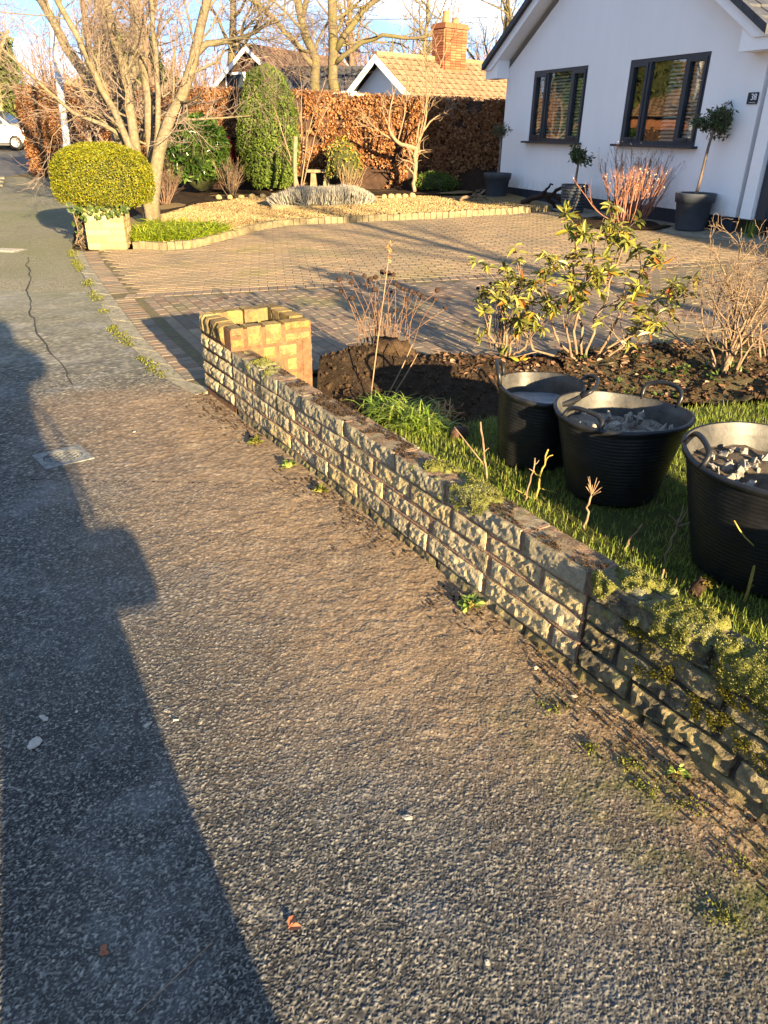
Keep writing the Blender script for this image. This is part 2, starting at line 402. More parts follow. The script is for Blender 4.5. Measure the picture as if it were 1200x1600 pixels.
M_soilg = m_soil('mossy_soil', (.026, .021, .014, 1), (.125, .108, .062, 1))
M_ground = m_soil('far_ground', (.09, .075, .04, 1), (.17, .13, .07, 1))
M_turf = m_soil('turf', (.045, .045, .020, 1), (.10, .12, .032, 1))
M_grass = leafmat('grass_blade', [(0, (.10, .15, .022, 1)), (.5, (.19, .26, .035, 1)), (.85, (.28, .32, .06, 1)), (1, (.24, .20, .09, 1))], .35, .5, .3)
M_lush = leafmat('lush_blade', [(0, (.09, .16, .018, 1)), (.6, (.20, .30, .03, 1)), (.9, (.32, .37, .06, 1)), (1, (.36, .30, .13, 1))], .35, .4, .35)
M_lushy = leafmat('yellow_green_blade', [(0, (.11, .18, .012, 1)), (.6, (.24, .31, .016, 1)), (1, (.36, .38, .04, 1))], .35, .45, .3)
def m_pebble(name, cs, rough=.85):
    n = N(name); return n.done(n.ramp(n.rnd(), [(i / (len(cs) - 1), c) for i, c in enumerate(cs)]), rough, n.bump(n.noise(60, 3), .4, .01), .2)
M_gravel = m_pebble('gold_gravel', [(.12, .08, .035, 1), (.22, .155, .07, 1), (.29, .21, .10, 1), (.17, .115, .055, 1), (.35, .27, .155, 1)])
M_gravbase = m_pebble('gravel_bed', [(.17, .12, .055, 1), (.17, .12, .055, 1)])
M_rub = m_soil('rubble', (.16, .14, .12, 1), (.38, .34, .30, 1))
M_chipw = plain('pale_stone_chip', (.30, .275, .235, 1), .9, .3, 40, .4)
M_litter = leafmat('leaf_litter', [(0, (.05, .026, .014, 1)), (.5, (.14, .07, .035, 1)), (.85, (.24, .14, .08, 1)), (1, (.36, .28, .20, 1))], .1, .7, .2)
def m_tub():
    n = N('black_rubber'); c = n.ramp(n.noise(16, 6, .7), [(.4, (.006, .007, .009, 1)), (.75, (.016, .016, .017, 1))])
    c = n.mix(n.ramp(n.noise(34, 7, .75), [(.64, 0), (.78, .30)]), c, (.08, .072, .06, 1))
    return n.done(c, n.ramp(n.noise(20, 5), [(.3, (.30, .30, .30, 1)), (.7, (.52, .52, .52, 1))]), n.bump(n.noise(70, 4), .08, .01), .32)
M_tub = m_tub()
def m_tubin():
    n = N('dusty_rubber'); c = n.ramp(n.noise(11, 7, .7), [(.35, (.016, .016, .017, 1)), (.7, (.07, .067, .06, 1))])
    return n.done(c, .5, n.bump(n.noise(60, 4), .1, .01), .45)
M_tubin = m_tubin()
def m_slurry():
    n = N('cement_water'); c = n.ramp(n.noise(14, 8, .75, dist=.5), [(.35, (.12, .13, .15, 1)), (.6, (.20, .21, .225, 1)), (.8, (.33, .33, .33, 1))])
    return n.done(c, .35, n.bump(n.noise(25, 6, .7), .5, .02), .5)
M_slurry = m_slurry()
def m_render():
    n = N('white_render'); o = n.obj(); s_ = n.noise(1.0, 6, .6, n.scaled(o, 5.5, 1, .5)); c = n.mix(n.ramp(s_, [(.42, 0), (.75, .16)]), (.80, .80, .80, 1), (.66, .655, .63, 1))
    c = n.mix(n.ramp(n.noise(.8, 5), [(.45, 0), (.75, .10)]), c, (.62, .62, .60, 1)); h = n.sep(o, 'Z')
    c = n.mix(n.math('MULTIPLY', n.ramp(h, [(.60, .55), (.85, 0)]), n.ramp(n.noise(7, 6, .7), [(.35, 0), (.65, 1)])), c, (.42, .38, .31, 1))
    return n.done(c, .9, n.bump(n.noise(160, 4), .25, .006), .15)
M_render = m_render()
M_white = plain('white_board', (.82, .82, .82, 1), .45, .02, 3)
M_grey = plain('anthracite', (.030, .036, .045, 1), .45, .12, 5)
M_plinth = plain('dark_plinth', (.022, .027, .036, 1), .7, .25, 6, .2)
M_rtile = plain('slate_grey_tile', (.045, .047, .055, 1), .6, .25, 9, .2)
def m_glass():
    n = N('window_glass'); n.n.remove(n.b)
    g = n.new('ShaderNodeBsdfGlossy'); g.inputs['Roughness'].default_value = .012; t = n.new('ShaderNodeBsdfTransparent'); t.inputs[0].default_value = (.75, .8, .8, 1)
    gq = n.new('ShaderNodeNewGeometry'); dt = n.new('ShaderNodeVectorMath'); dt.operation = 'DOT_PRODUCT'; n.l.new(gq.outputs['Incoming'], dt.inputs[0]); n.l.new(gq.outputs['Normal'], dt.inputs[1])
    q = n.math('ABSOLUTE', dt.outputs['Value']); q = n.math('POWER', n.math('SUBTRACT', 1.0, q), 4.0); fr = n.math('ADD', n.math('MULTIPLY', q, .80), .12); mx = n.new('ShaderNodeMixShader')
    n.l.new(n.bump(n.noise(1.6, 2), .02, .05), g.inputs['Normal'])
    n.l.new(fr, mx.inputs[0]); n.l.new(t.outputs[0], mx.inputs[1]); n.l.new(g.outputs[0], mx.inputs[2]); n.l.new(mx.outputs[0], n.o.inputs[0]); return n.m
M_glass = m_glass()
M_blind = plain('cream_blind', (.85, .83, .74, 1), .6, .05)
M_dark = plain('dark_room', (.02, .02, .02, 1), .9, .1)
M_pot = plain('grey_plastic_pot', (.045, .052, .064, 1), .5, .12, 8, .05)
def m_bark(name, a, b, sc_=9, moss=0.):
    n = N(name); c = n.ramp(n.noise(sc_, 6, .65), [(.3, a), (.7, b)])
    if moss: c = n.mix(n.math('MULTIPLY', n.ramp(n.noise(2.1, 5, .6), [(.4, 0), (.6, 1)]), moss), c, (.12, .11, .032, 1))
    return n.done(c, .85, n.bump(n.noise(sc_ * 4, 5), .4, .02), .2)
M_cherry = m_bark('pale_bark', (.075, .058, .042, 1), (.20, .165, .115, 1), 22, .3)
M_twig = m_bark('pink_grey_twig', (.11, .08, .065, 1), (.22, .17, .135, 1), 8)
M_oak = m_bark('mossy_bark', (.065, .052, .033, 1), (.15, .12, .07, 1), 3, .6)
M_oaktw = m_bark('oak_twig', (.10, .08, .047, 1), (.18, .14, .08, 1), 3, .4)
M_btw = m_bark('brown_twig', (.095, .06, .042, 1), (.17, .115, .08, 1), 3)
M_redtw = m_bark('red_stem', (.15, .062, .040, 1), (.30, .15, .095, 1), 14)
M_tan = m_bark('tan_stem', (.14, .09, .055, 1), (.28, .20, .125, 1), 14)
M_shrubw = m_bark('grey_brown_stem', (.095, .062, .042, 1), (.23, .17, .11, 1), 16)
M_rose = m_bark('green_rose_stem', (.16, .13, .03, 1), (.33, .27, .07, 1), 16)
M_deadh = m_bark('dark_seed', (.018, .010, .008, 1), (.05, .028, .018, 1), 40)
M_beech = leafmat('copper_leaf', [(0, (.10, .040, .017, 1)), (.4, (.25, .105, .038, 1)), (.75, (.36, .165, .062, 1)), (1, (.44, .25, .115, 1))], .3, .5, .35)
M_hcore = plain('hedge_twigs', (.045, .025, .016, 1), .95, .4, 8, .6)
M_privet = leafmat('golden_leaf', [(0, (.075, .09, .006, 1)), (.5, (.16, .175, .008, 1)), (.85, (.235, .23, .010, 1)), (1, (.26, .19, .014, 1))], .3, .45, .3)
M_gcore = plain('green_core', (.030, .034, .010, 1), .95, .4, 8, .6)
M_ever = leafmat('evergreen_leaf', [(0, (.045, .080, .014, 1)), (.6, (.105, .16, .024, 1)), (1, (.17, .22, .04, 1))], .25, .6, .2)
M_laurel = leafmat('laurel_leaf', [(0, (.035, .085, .012, 1)), (.6, (.075, .15, .018, 1)), (1, (.15, .22, .04, 1))], .25, .25, .6)
M_bay = leafmat('bay_leaf', [(0, (.025, .045, .016, 1)), (.6, (.05, .08, .025, 1)), (1, (.09, .12, .04, 1))], .2, .4, .4)
M_rhodo = leafmat('olive_leaf', [(0, (.075, .09, .022, 1)), (.35, (.17, .185, .040, 1)), (.7, (.27, .255, .055, 1)), (.88, (.38, .32, .040, 1)), (.96, (.36, .16, .03, 1)), (1, (.28, .07, .03, 1))], .35, .4, .4)
M_lav = leafmat('lavender_spike', [(0, (.26, .24, .19, 1)), (.6, (.40, .38, .33, 1)), (1, (.52, .50, .45, 1))], .35, .8, .1)
M_dry = leafmat('dry_foliage', [(0, (.25, .13, .05, 1)), (.5, (.42, .25, .10, 1)), (1, (.52, .35, .16, 1))], .3, .7, .15)
M_conif = leafmat('conifer_spray', [(0, (.030, .048, .014, 1)), (.6, (.075, .10, .024, 1)), (1, (.13, .15, .04, 1))], .2, .7, .15)
M_ivy = leafmat('ivy_leaf', [(0, (.03, .055, .010, 1)), (1, (.09, .13, .022, 1))], .25, .4, .4)
M_red = plain('red_fabric', (.42, .018, .025, 1), .55, .25, 10)
def m_pillarbrick():
    n = N('yellow_block'); c = n.ramp(n.objrnd(), [(0, (.25, .195, .09, 1)), (.5, (.30, .24, .12, 1)), (1, (.35, .285, .16, 1))])
    c = n.mix(.5, c, n.ramp(n.noise(40, 6, .7), [(.3, (.5, .5, .5, 1)), (.65, (1, 1, 1, 1))]), 'MULTIPLY')
    return n.done(c, .9, n.bump(n.noise(90, 5), .5, .008), .15)
_p = 0; M_pill = m_pillarbrick()
M_pillm = plain('pale_mortar', (.22, .17, .09, 1), .95, .2, 20, .4)
M_galv = plain('galvanised_post', (.55, .57, .60, 1), .55, .18, 5, .1, 40, .4)
def m_redbrick():
    n = N('red_brick'); c = n.ramp(n.rnd(), [(0, (.15, .05, .024, 1)), (.5, (.22, .075, .034, 1)), (1, (.28, .12, .06, 1))])
    return n.done(c, .9, n.bump(n.noise(30, 4), .3, .01))
M_rbrick = m_redbrick()
def m_rooftile(name, a, b):
    n = N(name); c = n.ramp(n.rnd(), [(0, a), (1, b)]); c = n.mix(.4, c, n.ramp(n.noise(5, 5), [(.3, (.6, .6, .6, 1)), (.7, (1, 1, 1, 1))]), 'MULTIPLY'); return n.done(c, .85)
M_tan_tile = m_rooftile('buff_tile', (.21, .125, .07, 1), (.27, .17, .10, 1))
M_brown_tile = m_rooftile('brown_tile', (.10, .06, .045, 1), (.16, .10, .075, 1))
M_terra = plain('terracotta', (.42, .15, .07, 1), .8, .2, 10)
M_leadg = plain('lead_flashing', (.45, .44, .42, 1), .6, .1)
M_bluegrey = plain('pale_blue_board', (.48, .52, .56, 1), .7, .05)
def m_carpaint():
    n = N('silver_paint'); n.b.inputs['Coat Weight'].default_value = .6; return n.done((.55, .55, .53, 1), .35, spec=.5, metal=.45)
M_car = m_carpaint()
M_carglass = plain('car_glass', (.03, .04, .055, 1), .08, .05, spec=.8)
M_tyre = plain('tyre_rubber', (.02, .02, .02, 1), .85, .2)
M_alloy = plain('alloy_rim', (.50, .50, .50, 1), .35, .1, metal=.6)
M_lampr = plain('amber_lens', (.45, .13, .06, 1), .25, .1)
M_plate = plain('grey_plastic', (.08, .08, .085, 1), .6, .1)
M_cover = plain('worn_cast_iron', (.14, .145, .14, 1), .65, .4, 30, .4, 90, .3, .1)
M_coverd = plain('dark_groove', (.05, .052, .055, 1), .8, .2)
M_coat = plain('navy_coat', (.022, .026, .045, 1), .85, .2, 20, .4, 160)
M_jean = plain('blue_denim', (.045, .06, .10, 1), .9, .2, 30, .3, 220)
M_skin = plain('skin', (.50, .31, .23, 1), .5, .08, 20)
M_hair = plain('brown_hair', (.05, .03, .018, 1), .6, .3, 60)
M_boot = plain('brown_boot', (.06, .035, .02, 1), .6, .2)
M_bag = plain('black_canvas', (.02, .02, .022, 1), .85, .2, 20, .3)
M_phone = plain('black_phone', (.015, .015, .017, 1), .2, .05, spec=.6)
# ------------------------------------------------------------------ layout lines
WP = np.array([-1.23, 4.87]); WU = np.array([.5397, -.8419]); WN = np.array([-.8419, -.5397])   # wall: far end, along, outward
def wpt(s, o=0.): return WP + WU * s + WN * o
def wcoord(x, y):
    dx = np.asarray(x) - WP[0]; dy = np.asarray(y) - WP[1]
    return dx * WU[0] + dy * WU[1], dx * WN[0] + dy * WN[1]
WALL_LEN = 6.4; WTH = .12; WTOP = .41
EDGE_P = [(-1.28, 4.78), (-1.62, 5.18), (-2.30, 6.35), (-3.17, 8.15), (-4.05, 10.0), (-4.58, 11.2), (-7.05, 18.0), (-9.6, 25.0)]     # pavement side of the edging strip
EDGE_D = [(-1.18, 4.90), (-1.42, 5.08), (-2.05, 6.22), (-2.95, 8.05), (-3.86, 9.92), (-4.40, 11.15)]                               # driveway side
GEDGE = [(-3.70, 11.30), (-3.2, 11.16), (-2.84, 11.24), (-2.60, 11.75), (-2.36, 12.45), (-2.06, 13.10), (-1.75, 13.40), (-1.3, 13.52), (1.03, 13.88), (2.91, 14.38)]

# base ground reaching the horizon
gx = np.concatenate([np.linspace(-700, -40, 12), np.linspace(-38, 38, 58), np.linspace(40, 700, 12)])
gy = np.concatenate([np.linspace(-300, -12, 8), np.linspace(-10, 60, 60), np.linspace(64, 900, 14)])
GX, GY = np.meshgrid(gx, gy); zz = T(GX, np.minimum(GY, 60)) - .05 - .004 * np.clip(GY - 60, 0, 200)
i = np.arange(len(gy) - 1)[:, None] * len(gx) + np.arange(len(gx) - 1)[None]
MB().add(np.column_stack([GX.ravel(), GY.ravel(), zz.ravel()]), np.stack([i, i + 1, i + len(gx) + 1, i + len(gx)], -1).reshape(-1, 4)).build('ground', M_ground, smooth=True)['kind'] = 'structure'

# ---------------- pavement: chippings are real relief near the camera
def mud_mask(x, y):
    s, o = wcoord(x, y)
    a = .92 * sstep(-.3, .05, s + .35) * sstep(1.60, .25, o + .35 * (fbm(x, y, .7, 5) - .5)) * sstep(.75, 2.0, y + .9 * (fbm(x, y, .9, 9) - .5)) * sstep(5.35, 4.5, y + .5 * (fbm(x, y, .5, 2) - .5))
    b = sstep(.34, .08, o + .2 * (fbm(x, y, .3, 3) - .5)) * sstep(-.4, 1.6, y) * sstep(-.25, .1, s)
    return np.clip(np.maximum(a * .95, b * .9), 0, 1)
def asphalt_h(x, y, c):
    d, r, e = cells(x, y, c, 4)
    d2, r2, e2 = cells(x + .31, y + .17, c * .6, 8)
    chipz = sstep(.03, .34, e - d) * (.35 + .75 * r) * (1 - .25 * d)
    chipz2 = sstep(.03, .34, e2 - d2) * (.15 + .45 * r2)
    big = chipz > chipz2
    hh = np.maximum(chipz, chipz2)
    mud = mud_mask(x, y)
    lump = fbm(x, y, .030, 21, 4) - .5
    z = hh * (.62 * min(c, .0095) * (1 - .45 * mud)) + lump * (.003 + .003 * mud) + (fbm(x, y, .35, 31, 3) - .5) * .012
    return z, hh, np.where(big, r, r2), mud
def grid_patch(x0, x1, y0, y1, st, c, keep):
    xs = np.arange(x0, x1 + st / 2, st); ys = np.arange(y0, y1 + st / 2, st)
    X, Y = np.meshgrid(xs, ys); X = X.ravel(); Y = Y.ravel()
    z, hh, r, mud = asphalt_h(X, Y, c)
    n = len(xs); i = (np.arange(len(ys) - 1)[:, None] * n + np.arange(n - 1)[None]).ravel()
    F = np.stack([i, i + 1, i + n + 1, i + n], -1)
    ok = keep(X, Y); F = F[ok[F].all(1)]
    used = np.zeros(len(X), bool); used[F.ravel()] = True; idx = np.cumsum(used) - 1
    F = idx[F]; V = np.column_stack([X, Y, z])[used]
    return V, F, hh[used], r[used], mud[used]
PEDGE = EDGE_P[:6]
def left_of_edge(x, y):
    s, o = wcoord(x, y)
    ok = o > -.03
    ex = np.interp(y, [p[1] for p in PEDGE], [p[0] for p in PEDGE])
    return np.where(y > 4.8, x < ex + .05, ok)
pm = MB(); at = {'hgt': [], 'chip': [], 'mud': []}
seen = lambda x, y: np.abs(x) < .38 + .56 * y
for x0, x1, y0, y1, st, c, kp_ in ((-1.75, 1.75, .62, 2.2, .0034, .0064, lambda x, y: left_of_edge(x, y) & seen(x, y)), (-1.75, 1.75, .62, 2.2, .013, .0120, lambda x, y: left_of_edge(x, y) & ~seen(np.abs(x) - .03, y)),
                              (-2.4, .9, 2.2, 3.4, .0056, .0080, left_of_edge), (-3.3, .1, 3.4, 5.2, .0100, .0120, left_of_edge), (-4.6, -1.2, 5.2, 8.2, .019, .022, left_of_edge)):
    V, F, hh, r, mud = grid_patch(x0, x1, y0, y1, st, c, kp_)
    pm.add(V, F); at['hgt'].append(hh); at['chip'].append(r); at['mud'].append(mud)
pave = pm.build('pavement', M_asph, smooth=True)
pave['kind'] = 'structure'
for k_, v_ in at.items(): attr(pave.data, k_, np.concatenate(v_))
P_ = np.concatenate(pm.V); s_, o_ = wcoord(P_[:, 0], P_[:, 1])
attr(pave.data, 'green', np.clip(sstep(.55, .15, o_) * sstep(2.2, 1.2, P_[:, 1]), 0, 1) * .8)
# the rest of the pavement, coarser
FAR_PAVE = [(3.4, -3.0), (1.95, -.15)] + [tuple(wpt(q, -.02)) for q in (5.0, 3.0, 1.0, .1)] + EDGE_P + [(-12.3, 25.5), (-10.9, 22.4), (-8.2, 12.0), (-6.6, 5.0), (-6.0, -3.0)]
fp = sheet('far_pavement', FAR_PAVE, M_asphfar, -.006, .16, fn=lambda x, y: (fbm(x, y, .5, 6) - .5) * .01 - np.where((y > .63) & (y < 8.15) & (x > np.where(y < 2.2, -1.74, np.where(y < 3.4, -2.39, np.where(y < 5.2, -3.29, -4.59)))) & (x < 2), .012, 0))
fv = np.empty(len(fp.data.vertices) * 3, np.float32); fp.data.vertices.foreach_get('co', fv); fv = fv.reshape(-1, 3); attr(fp.data, 'mud', mud_mask(fv[:, 0], fv[:, 1]))
# tar seam running along the pavement
sx = np.array([(-4.9, 10.5), (-4.2, 8.9), (-3.75, 7.85), (-3.3, 6.9), (-2.85, 6.1), (-2.45, 5.45), (-2.15, 4.95)])
ty = np.linspace(10.5, 4.95, 60); tx = np.interp(-ty, -sx[:, 1], sx[:, 0]) + (fbm(ty, ty * 0, .3, 3) - .5) * .10
hw = .004 + .007 * vn(ty, ty * 0, .2, 8)
V = np.concatenate([np.column_stack([tx - hw, ty, T(tx, ty) + .008]), np.column_stack([tx + hw, ty, T(tx, ty) + .008])])
ii = np.arange(59); MB().add(V, np.stack([ii, ii + 1, ii + 61, ii + 60], -1)).build('seam', plain('tar_seam', (.022, .022, .02, 1), .8), fp)
# road
ROAD = [(-12.25, 25.6), (-10.85, 22.4), (-8.15, 12.0), (-6.55, 5.0), (-5.95, -3.0), (-14, -3), (-17, 12), (-24, 26), (-34, 36), (-34, 42.2), (-4, 39.5), (-4.5, 36.0), (-10.9, 32.0), (-12.0, 28.5)]
sheet('road', ROAD, M_road, -.035, .8)
kerb = thing('road_kerb', (-9.4, 16, 0), 'pale low kerb between the grey road and the green stained pavement', 'kerb')
KL = [(-12.25, 25.6), (-10.85, 22.4), (-9.5, 17.0), (-8.15, 12.0), (-7.3, 8.0)]
kp = []
for a, b in zip(KL[:-1], KL[1:]):
    a = np.array(a); b = np.array(b); L = np.linalg.norm(b - a); n = int(L / .9)
    for q in range(n): kp.append((a + (b - a) * (q + .5) / n, math.atan2(*(b - a)[::-1]), L / n))
kme = MB().box((0, 0, 0), (.88, .13, .14)).mesh('kerb_stone', M_conc)
for c_, an, L in kp:
    o = link('kerb_stone', kme, kerb, (c_[0] + 9.4, c_[1] - 16, tz(*c_) - .045)); o.rotation_euler = (0, 0, an)

# ---------------- driveway of concrete blocks
DRIVE = EDGE_D + [(-4.28, 11.24), (-3.62, 11.20)] + [(x + .02, y - .12) for x, y in GEDGE[1:]] + [(3.05, 14.2), (3.1, 13.9), (3.0, 15.0), (2.55, 16.6), (3.5, 14.5), (5.4, 10.2), (7.5, 8.5), (9.5, 6.6), (4.2, 5.75), (2.9, 5.65), (1.4, 5.45), (.5, 5.42), (-.1, 5.25), (-.46, 5.36), (-.95, 5.2)]
drive = sheet('driveway', DRIVE, M_joint, .003, .4)
UDIR = np.array([-.46, .888]); VDIR = np.array([.888, .46])
CR0 = np.array([-2.99, 7.98]); CDIR = np.array([.989, .15])
def block_mesh(L, W, mat, name):
    a, b, h, c = L / 2, W / 2, .0065, .005
    V = [(-a, -b, -.02), (a, -b, -.02), (a, b, -.02), (-a, b, -.02), (-a, -b, h - c), (a, -b, h - c), (a, b, h - c), (-a, b, h - c),
         (-a + c, -b + c, h), (a - c, -b + c, h), (a - c, b - c, h), (-a + c, b - c, h)]
    F = [[0, 1, 5, 4], [1, 2, 6, 5], [2, 3, 7, 6], [3, 0, 4, 7], [4, 5, 9, 8], [5, 6, 10, 9], [6, 7, 11, 10], [7, 4, 8, 11], [8, 9, 10, 11]]
    return np.array(V), np.array(F)
BV, BF = block_mesh(.1955, .0955, M_pav, 'b')
recs = []                                         # x, y, angle, zone
dpoly = np.array(DRIVE)
uang = math.atan2(UDIR[1], UDIR[0])
def crside(x, y): return (x - CR0[0]) * -CDIR[1] + (y - CR0[1]) * CDIR[0]
def edge_d(x, y):  # distance to the driveway edge line on the pavement side
    E_ = np.array(EDGE_D[1:]); best = np.full(np.shape(x), 9.)
    for a, b in zip(E_[:-1], E_[1:]):
        t = np.clip(((x - a[0]) * (b - a)[0] + (y - a[1]) * (b - a)[1]) / ((b - a) @ (b - a)), 0, 1)
        best = np.minimum(best, np.hypot(x - a[0] - t * (b - a)[0], y - a[1] - t * (b - a)[1]))
    return best
# header course along the edge
E_ = np.array(EDGE_D[1:]); seg = np.linalg.norm(np.diff(E_, axis=0), axis=1); tot_ = seg.sum(); cs = np.concatenate([[0], np.cumsum(seg)])
for q in np.arange(.06, tot_ - .05, .1):
    j = np.searchsorted(cs, q) - 1; d_ = (E_[j + 1] - E_[j]) / seg[j]; p = E_[j] + d_ * (q - cs[j]) + np.array([d_[1], -d_[0]]) * .10
    recs.append((p[0], p[1], math.atan2(d_[1], d_[0]) + math.pi / 2, 0))
# front zone: running bond along the edge direction
for r_ in range(-6, 110):
    for c_ in range(-30, 60):
        p = np.array([-1.3, 5.0]) + VDIR * (r_ * .1 + .05) + UDIR * (c_ * .2 + (.1 if r_ % 2 else 0))
        recs.append((p[0], p[1], uang, 1))
for c_ in range(0, 110):                           # transverse course
    p = CR0 + CDIR * (c_ * .1 + .26) ; recs.append((p[0], p[1], math.atan2(CDIR[1], CDIR[0]) + math.pi / 2, 2))
for r_ in range(0, 80):                            # back zone: rows across the drive
    for c_ in range(-18, 70):
        p = CR0 + np.array([-CDIR[1], CDIR[0]]) * (r_ * .1 + .155) + CDIR * (c_ * .2 + (.1 if r_ % 2 else 0))
        recs.append((p[0], p[1], math.atan2(CDIR[1], CDIR[0]), 3))
recs = np.array(recs); X_, Y_, Z_ = recs[:, 0], recs[:, 1], recs[:, 3]
ed = edge_d(X_, Y_); cs_ = crside(X_, Y_)
ok = inside(dpoly, X_, Y_) & (Y_ < 15.2)
ok &= np.where(Z_ == 0, np.abs(cs_) > .13, True) & np.where(Z_ == 1, (ed > .27) & (cs_ < -.15), True) & np.where(Z_ == 2, ed > .05, True) & np.where(Z_ == 3, (ed > .27) & (cs_ > .14), True)
recs = recs[ok]
recs = recs[(recs[:, 0] < 6.8)]
lookd = np.hypot(recs[:, 0], recs[:, 1])
vis = np.abs(recs[:, 0]) < recs[:, 1] * .60
order = np.argsort(np.where(vis, lookd, 99))
near = order[:300]; rest = order[300:]
zj = (rng.random(len(recs)) - .5) * .0022; tl = (rng.random((len(recs), 2)) - .5) * .012
bmeshes = MB().add(BV, BF).mesh('paving_block', M_pav)
def slope_rot(x, y, a, t):
    e = .05; nx = -(tz(x + e, y) - tz(x - e, y)) / (2 * e); ny = -(tz(x, y + e) - tz(x, y - e)) / (2 * e)
    n = Vector((nx + t[0], ny + t[1], 1)).normalized(); xa = Vector((math.cos(a), math.sin(a), 0)); xa = (xa - n * xa.dot(n)).normalized(); ya = n.cross(xa)
    return Matrix((xa, ya, n)).transposed()
for q in near:
    x, y, a, z_ = recs[q]
    o = link('paving_block', bmeshes, drive); m4 = slope_rot(x, y, a, tl[q]).to_4x4(); m4.translation = (x, y, tz(x, y) + zj[q] + .002); o.matrix_world = m4
def blocks(idx, name, mat):
    r_ = recs[idx]; k = len(idx); x, y, a = r_[:, 0], r_[:, 1], r_[:, 2]
    nx = np.column_stack([-(T(x + .05, y) - T(x - .05, y)) / .1 + tl[idx, 0], -(T(x, y + .05) - T(x, y - .05)) / .1 + tl[idx, 1], np.ones(k)])
    nx /= np.linalg.norm(nx, axis=1, keepdims=True); xa = np.column_stack([np.cos(a), np.sin(a), np.zeros(k)]); xa -= nx * (xa * nx).sum(1, keepdims=True)
    o = MB().scatter(BV, BF, np.column_stack([x, y, T(x, y) + zj[idx] + .002]), xa, nx, np.ones(k)).build(name, mat, drive)
    o['kind'] = 'stuff'
blocks(rest[recs[rest, 3] < 2.5], 'paving_block_field', M_pav_s)
blocks(rest[recs[rest, 3] > 2.5], 'pink_paving_block_field', M_pavb)
# concrete edging strip between pavement and blocks
strip = thing('edging_strip', (-2.6, 7.5, 0), 'flat pale concrete edging strip between the asphalt and the block drive', 'edging')
A_ = np.array(EDGE_P[:6]); B_ = np.array(EDGE_D)
for q in range(5):
    n = 3 if q else 1
    for k in range(n):
        f0, f1 = k / n + .008, (k + 1) / n - .008
        quad = [A_[q] + (A_[q + 1] - A_[q]) * f0, B_[q] + (B_[q + 1] - B_[q]) * f0, B_[q] + (B_[q + 1] - B_[q]) * f1, A_[q] + (A_[q + 1] - A_[q]) * f1]
        top = [(p[0] + 2.6, p[1] - 7.5, tz(*p) + .006) for p in quad]
        MB().add(top + [(x, y, z - .05) for x, y, z in top], [[0, 1, 2, 3], [0, 4, 5, 1], [1, 5, 6, 2], [2, 6, 7, 3], [3, 7, 4, 0]]).build('edging_slab', M_conc, strip)
# moss along the strip
def tufts(mb, pts, size, flat=.5, n_each=10, spread=.03):
    k = len(pts) * n_each; p = np.repeat(np.asarray(pts), n_each, 0)
    off = rng.normal(size=(k, 3)) * spread; off[:, 2] = np.abs(off[:, 2]) * flat * .6
    d = rdirs(k); d[:, 2] = np.abs(d[:, 2]) + .3
    mb.scatter([(0, -.35, 0), (.6, -.25, .1), (1, 0, 0), (.6, .25, .1), (0, .35, 0)], [[0, 1, 2, 3, 4]], p + off, d, rdirs(k), size * (.5 + rng.random(k)))
mb = MB(); pp = []
for a, b in zip(EDGE_P[1:5], EDGE_P[2:6]):
    L = math.dist(a, b)
    for q in np.arange(0, 1, .03 / L):
        if vn(q * L * 1. + a[1], 0., .35, 5) > .50: pp.append((a[0] + (b[0] - a[0]) * q + rng.normal() * .025, a[1] + (b[1] - a[1]) * q, tz(*a) + (tz(*b) - tz(*a)) * q + .004))
tufts(mb, pp, .013, .25, 16, .025)
tag(mb.build('moss', M_mossg), 'thin line of green moss along the edge of the asphalt', 'moss', kind='stuff')

# ---------------- gravel garden and beds
HB = [(2.9, 15.6), (2.5, 17.4), (2.2, 18.2), (-2, 19.4), (-5, 20.1), (-9, 22.5), (-9.6, 24.8), (-7.05, 18.2), (-4.55, 11.45), (-4.38, 11.62), (-3.72, 11.55)]
GRAV = [(x, y + .03) for x, y in GEDGE[::-1]][:-1] + HB[::-1]
def gravfn(x, y): return .035 + (fbm(x, y, .8, 4) - .5) * .06
sheet('gravel_garden', GRAV, M_gravbase, .02, .3, fn=gravfn)
def pts_in(poly, n):
    poly = np.array(poly); lo, hi = poly.min(0), poly.max(0); out = []
    while sum(map(len, out)) < n:
        p = lo + rng.random((n * 2, 2)) * (hi - lo); out.append(p[inside(poly, p[:, 0], p[:, 1])])
    return np.concatenate(out)[:n]
OCT_V = [(1, 0, 0), (-.9, .1, 0), (0, 1, 0), (.1, -.9, 0), (0, 0, .7), (0, 0, -.7)]
OCT_F = [[0, 2, 4], [2, 1, 4], [1, 3, 4], [3, 0, 4], [2, 0, 5], [1, 2, 5], [3, 1, 5], [0, 3, 5]]
GBED = [(x, y + .06) for x, y in GEDGE] + [(2.6, 15.4), (1.4, 16.8), (-.5, 17.4), (-3.0, 18.0), (-4.1, 16.6), (-4.3, 14.6), (-4.2, 13.0), (-3.5, 12.8), (-2.6, 12.5)]
p = pts_in(GBED, 26000)
MB().scatter(OCT_V, OCT_F, np.column_stack([p, T(p[:, 0], p[:, 1]) + .02 + gravfn(p[:, 0], p[:, 1]) + .005]), rdirs(26000), rdirs(26000), .012 + .017 * rng.random(26000) ** 2).build('gravel', M_gravel)
tag(bpy.data.objects['gravel'], 'golden gravel spread over the front garden bed', 'gravel', kind='stuff')
sheet('back_bed', [(2.2, 17.0), (2.35, 18.1), (-2, 19.3), (-5, 20.0), (-8.6, 22.2), (-7.2, 18.8), (-5.6, 15.5), (-5.0, 13.2), (-4.6, 12.4), (-4.4, 14.8), (-4.1, 16.6), (-3.0, 18.1), (-.5, 17.6), (1.3, 17.0)], M_soil, .065, .3, fn=lambda x, y: (fbm(x, y, .5, 8) - .4) * .09)
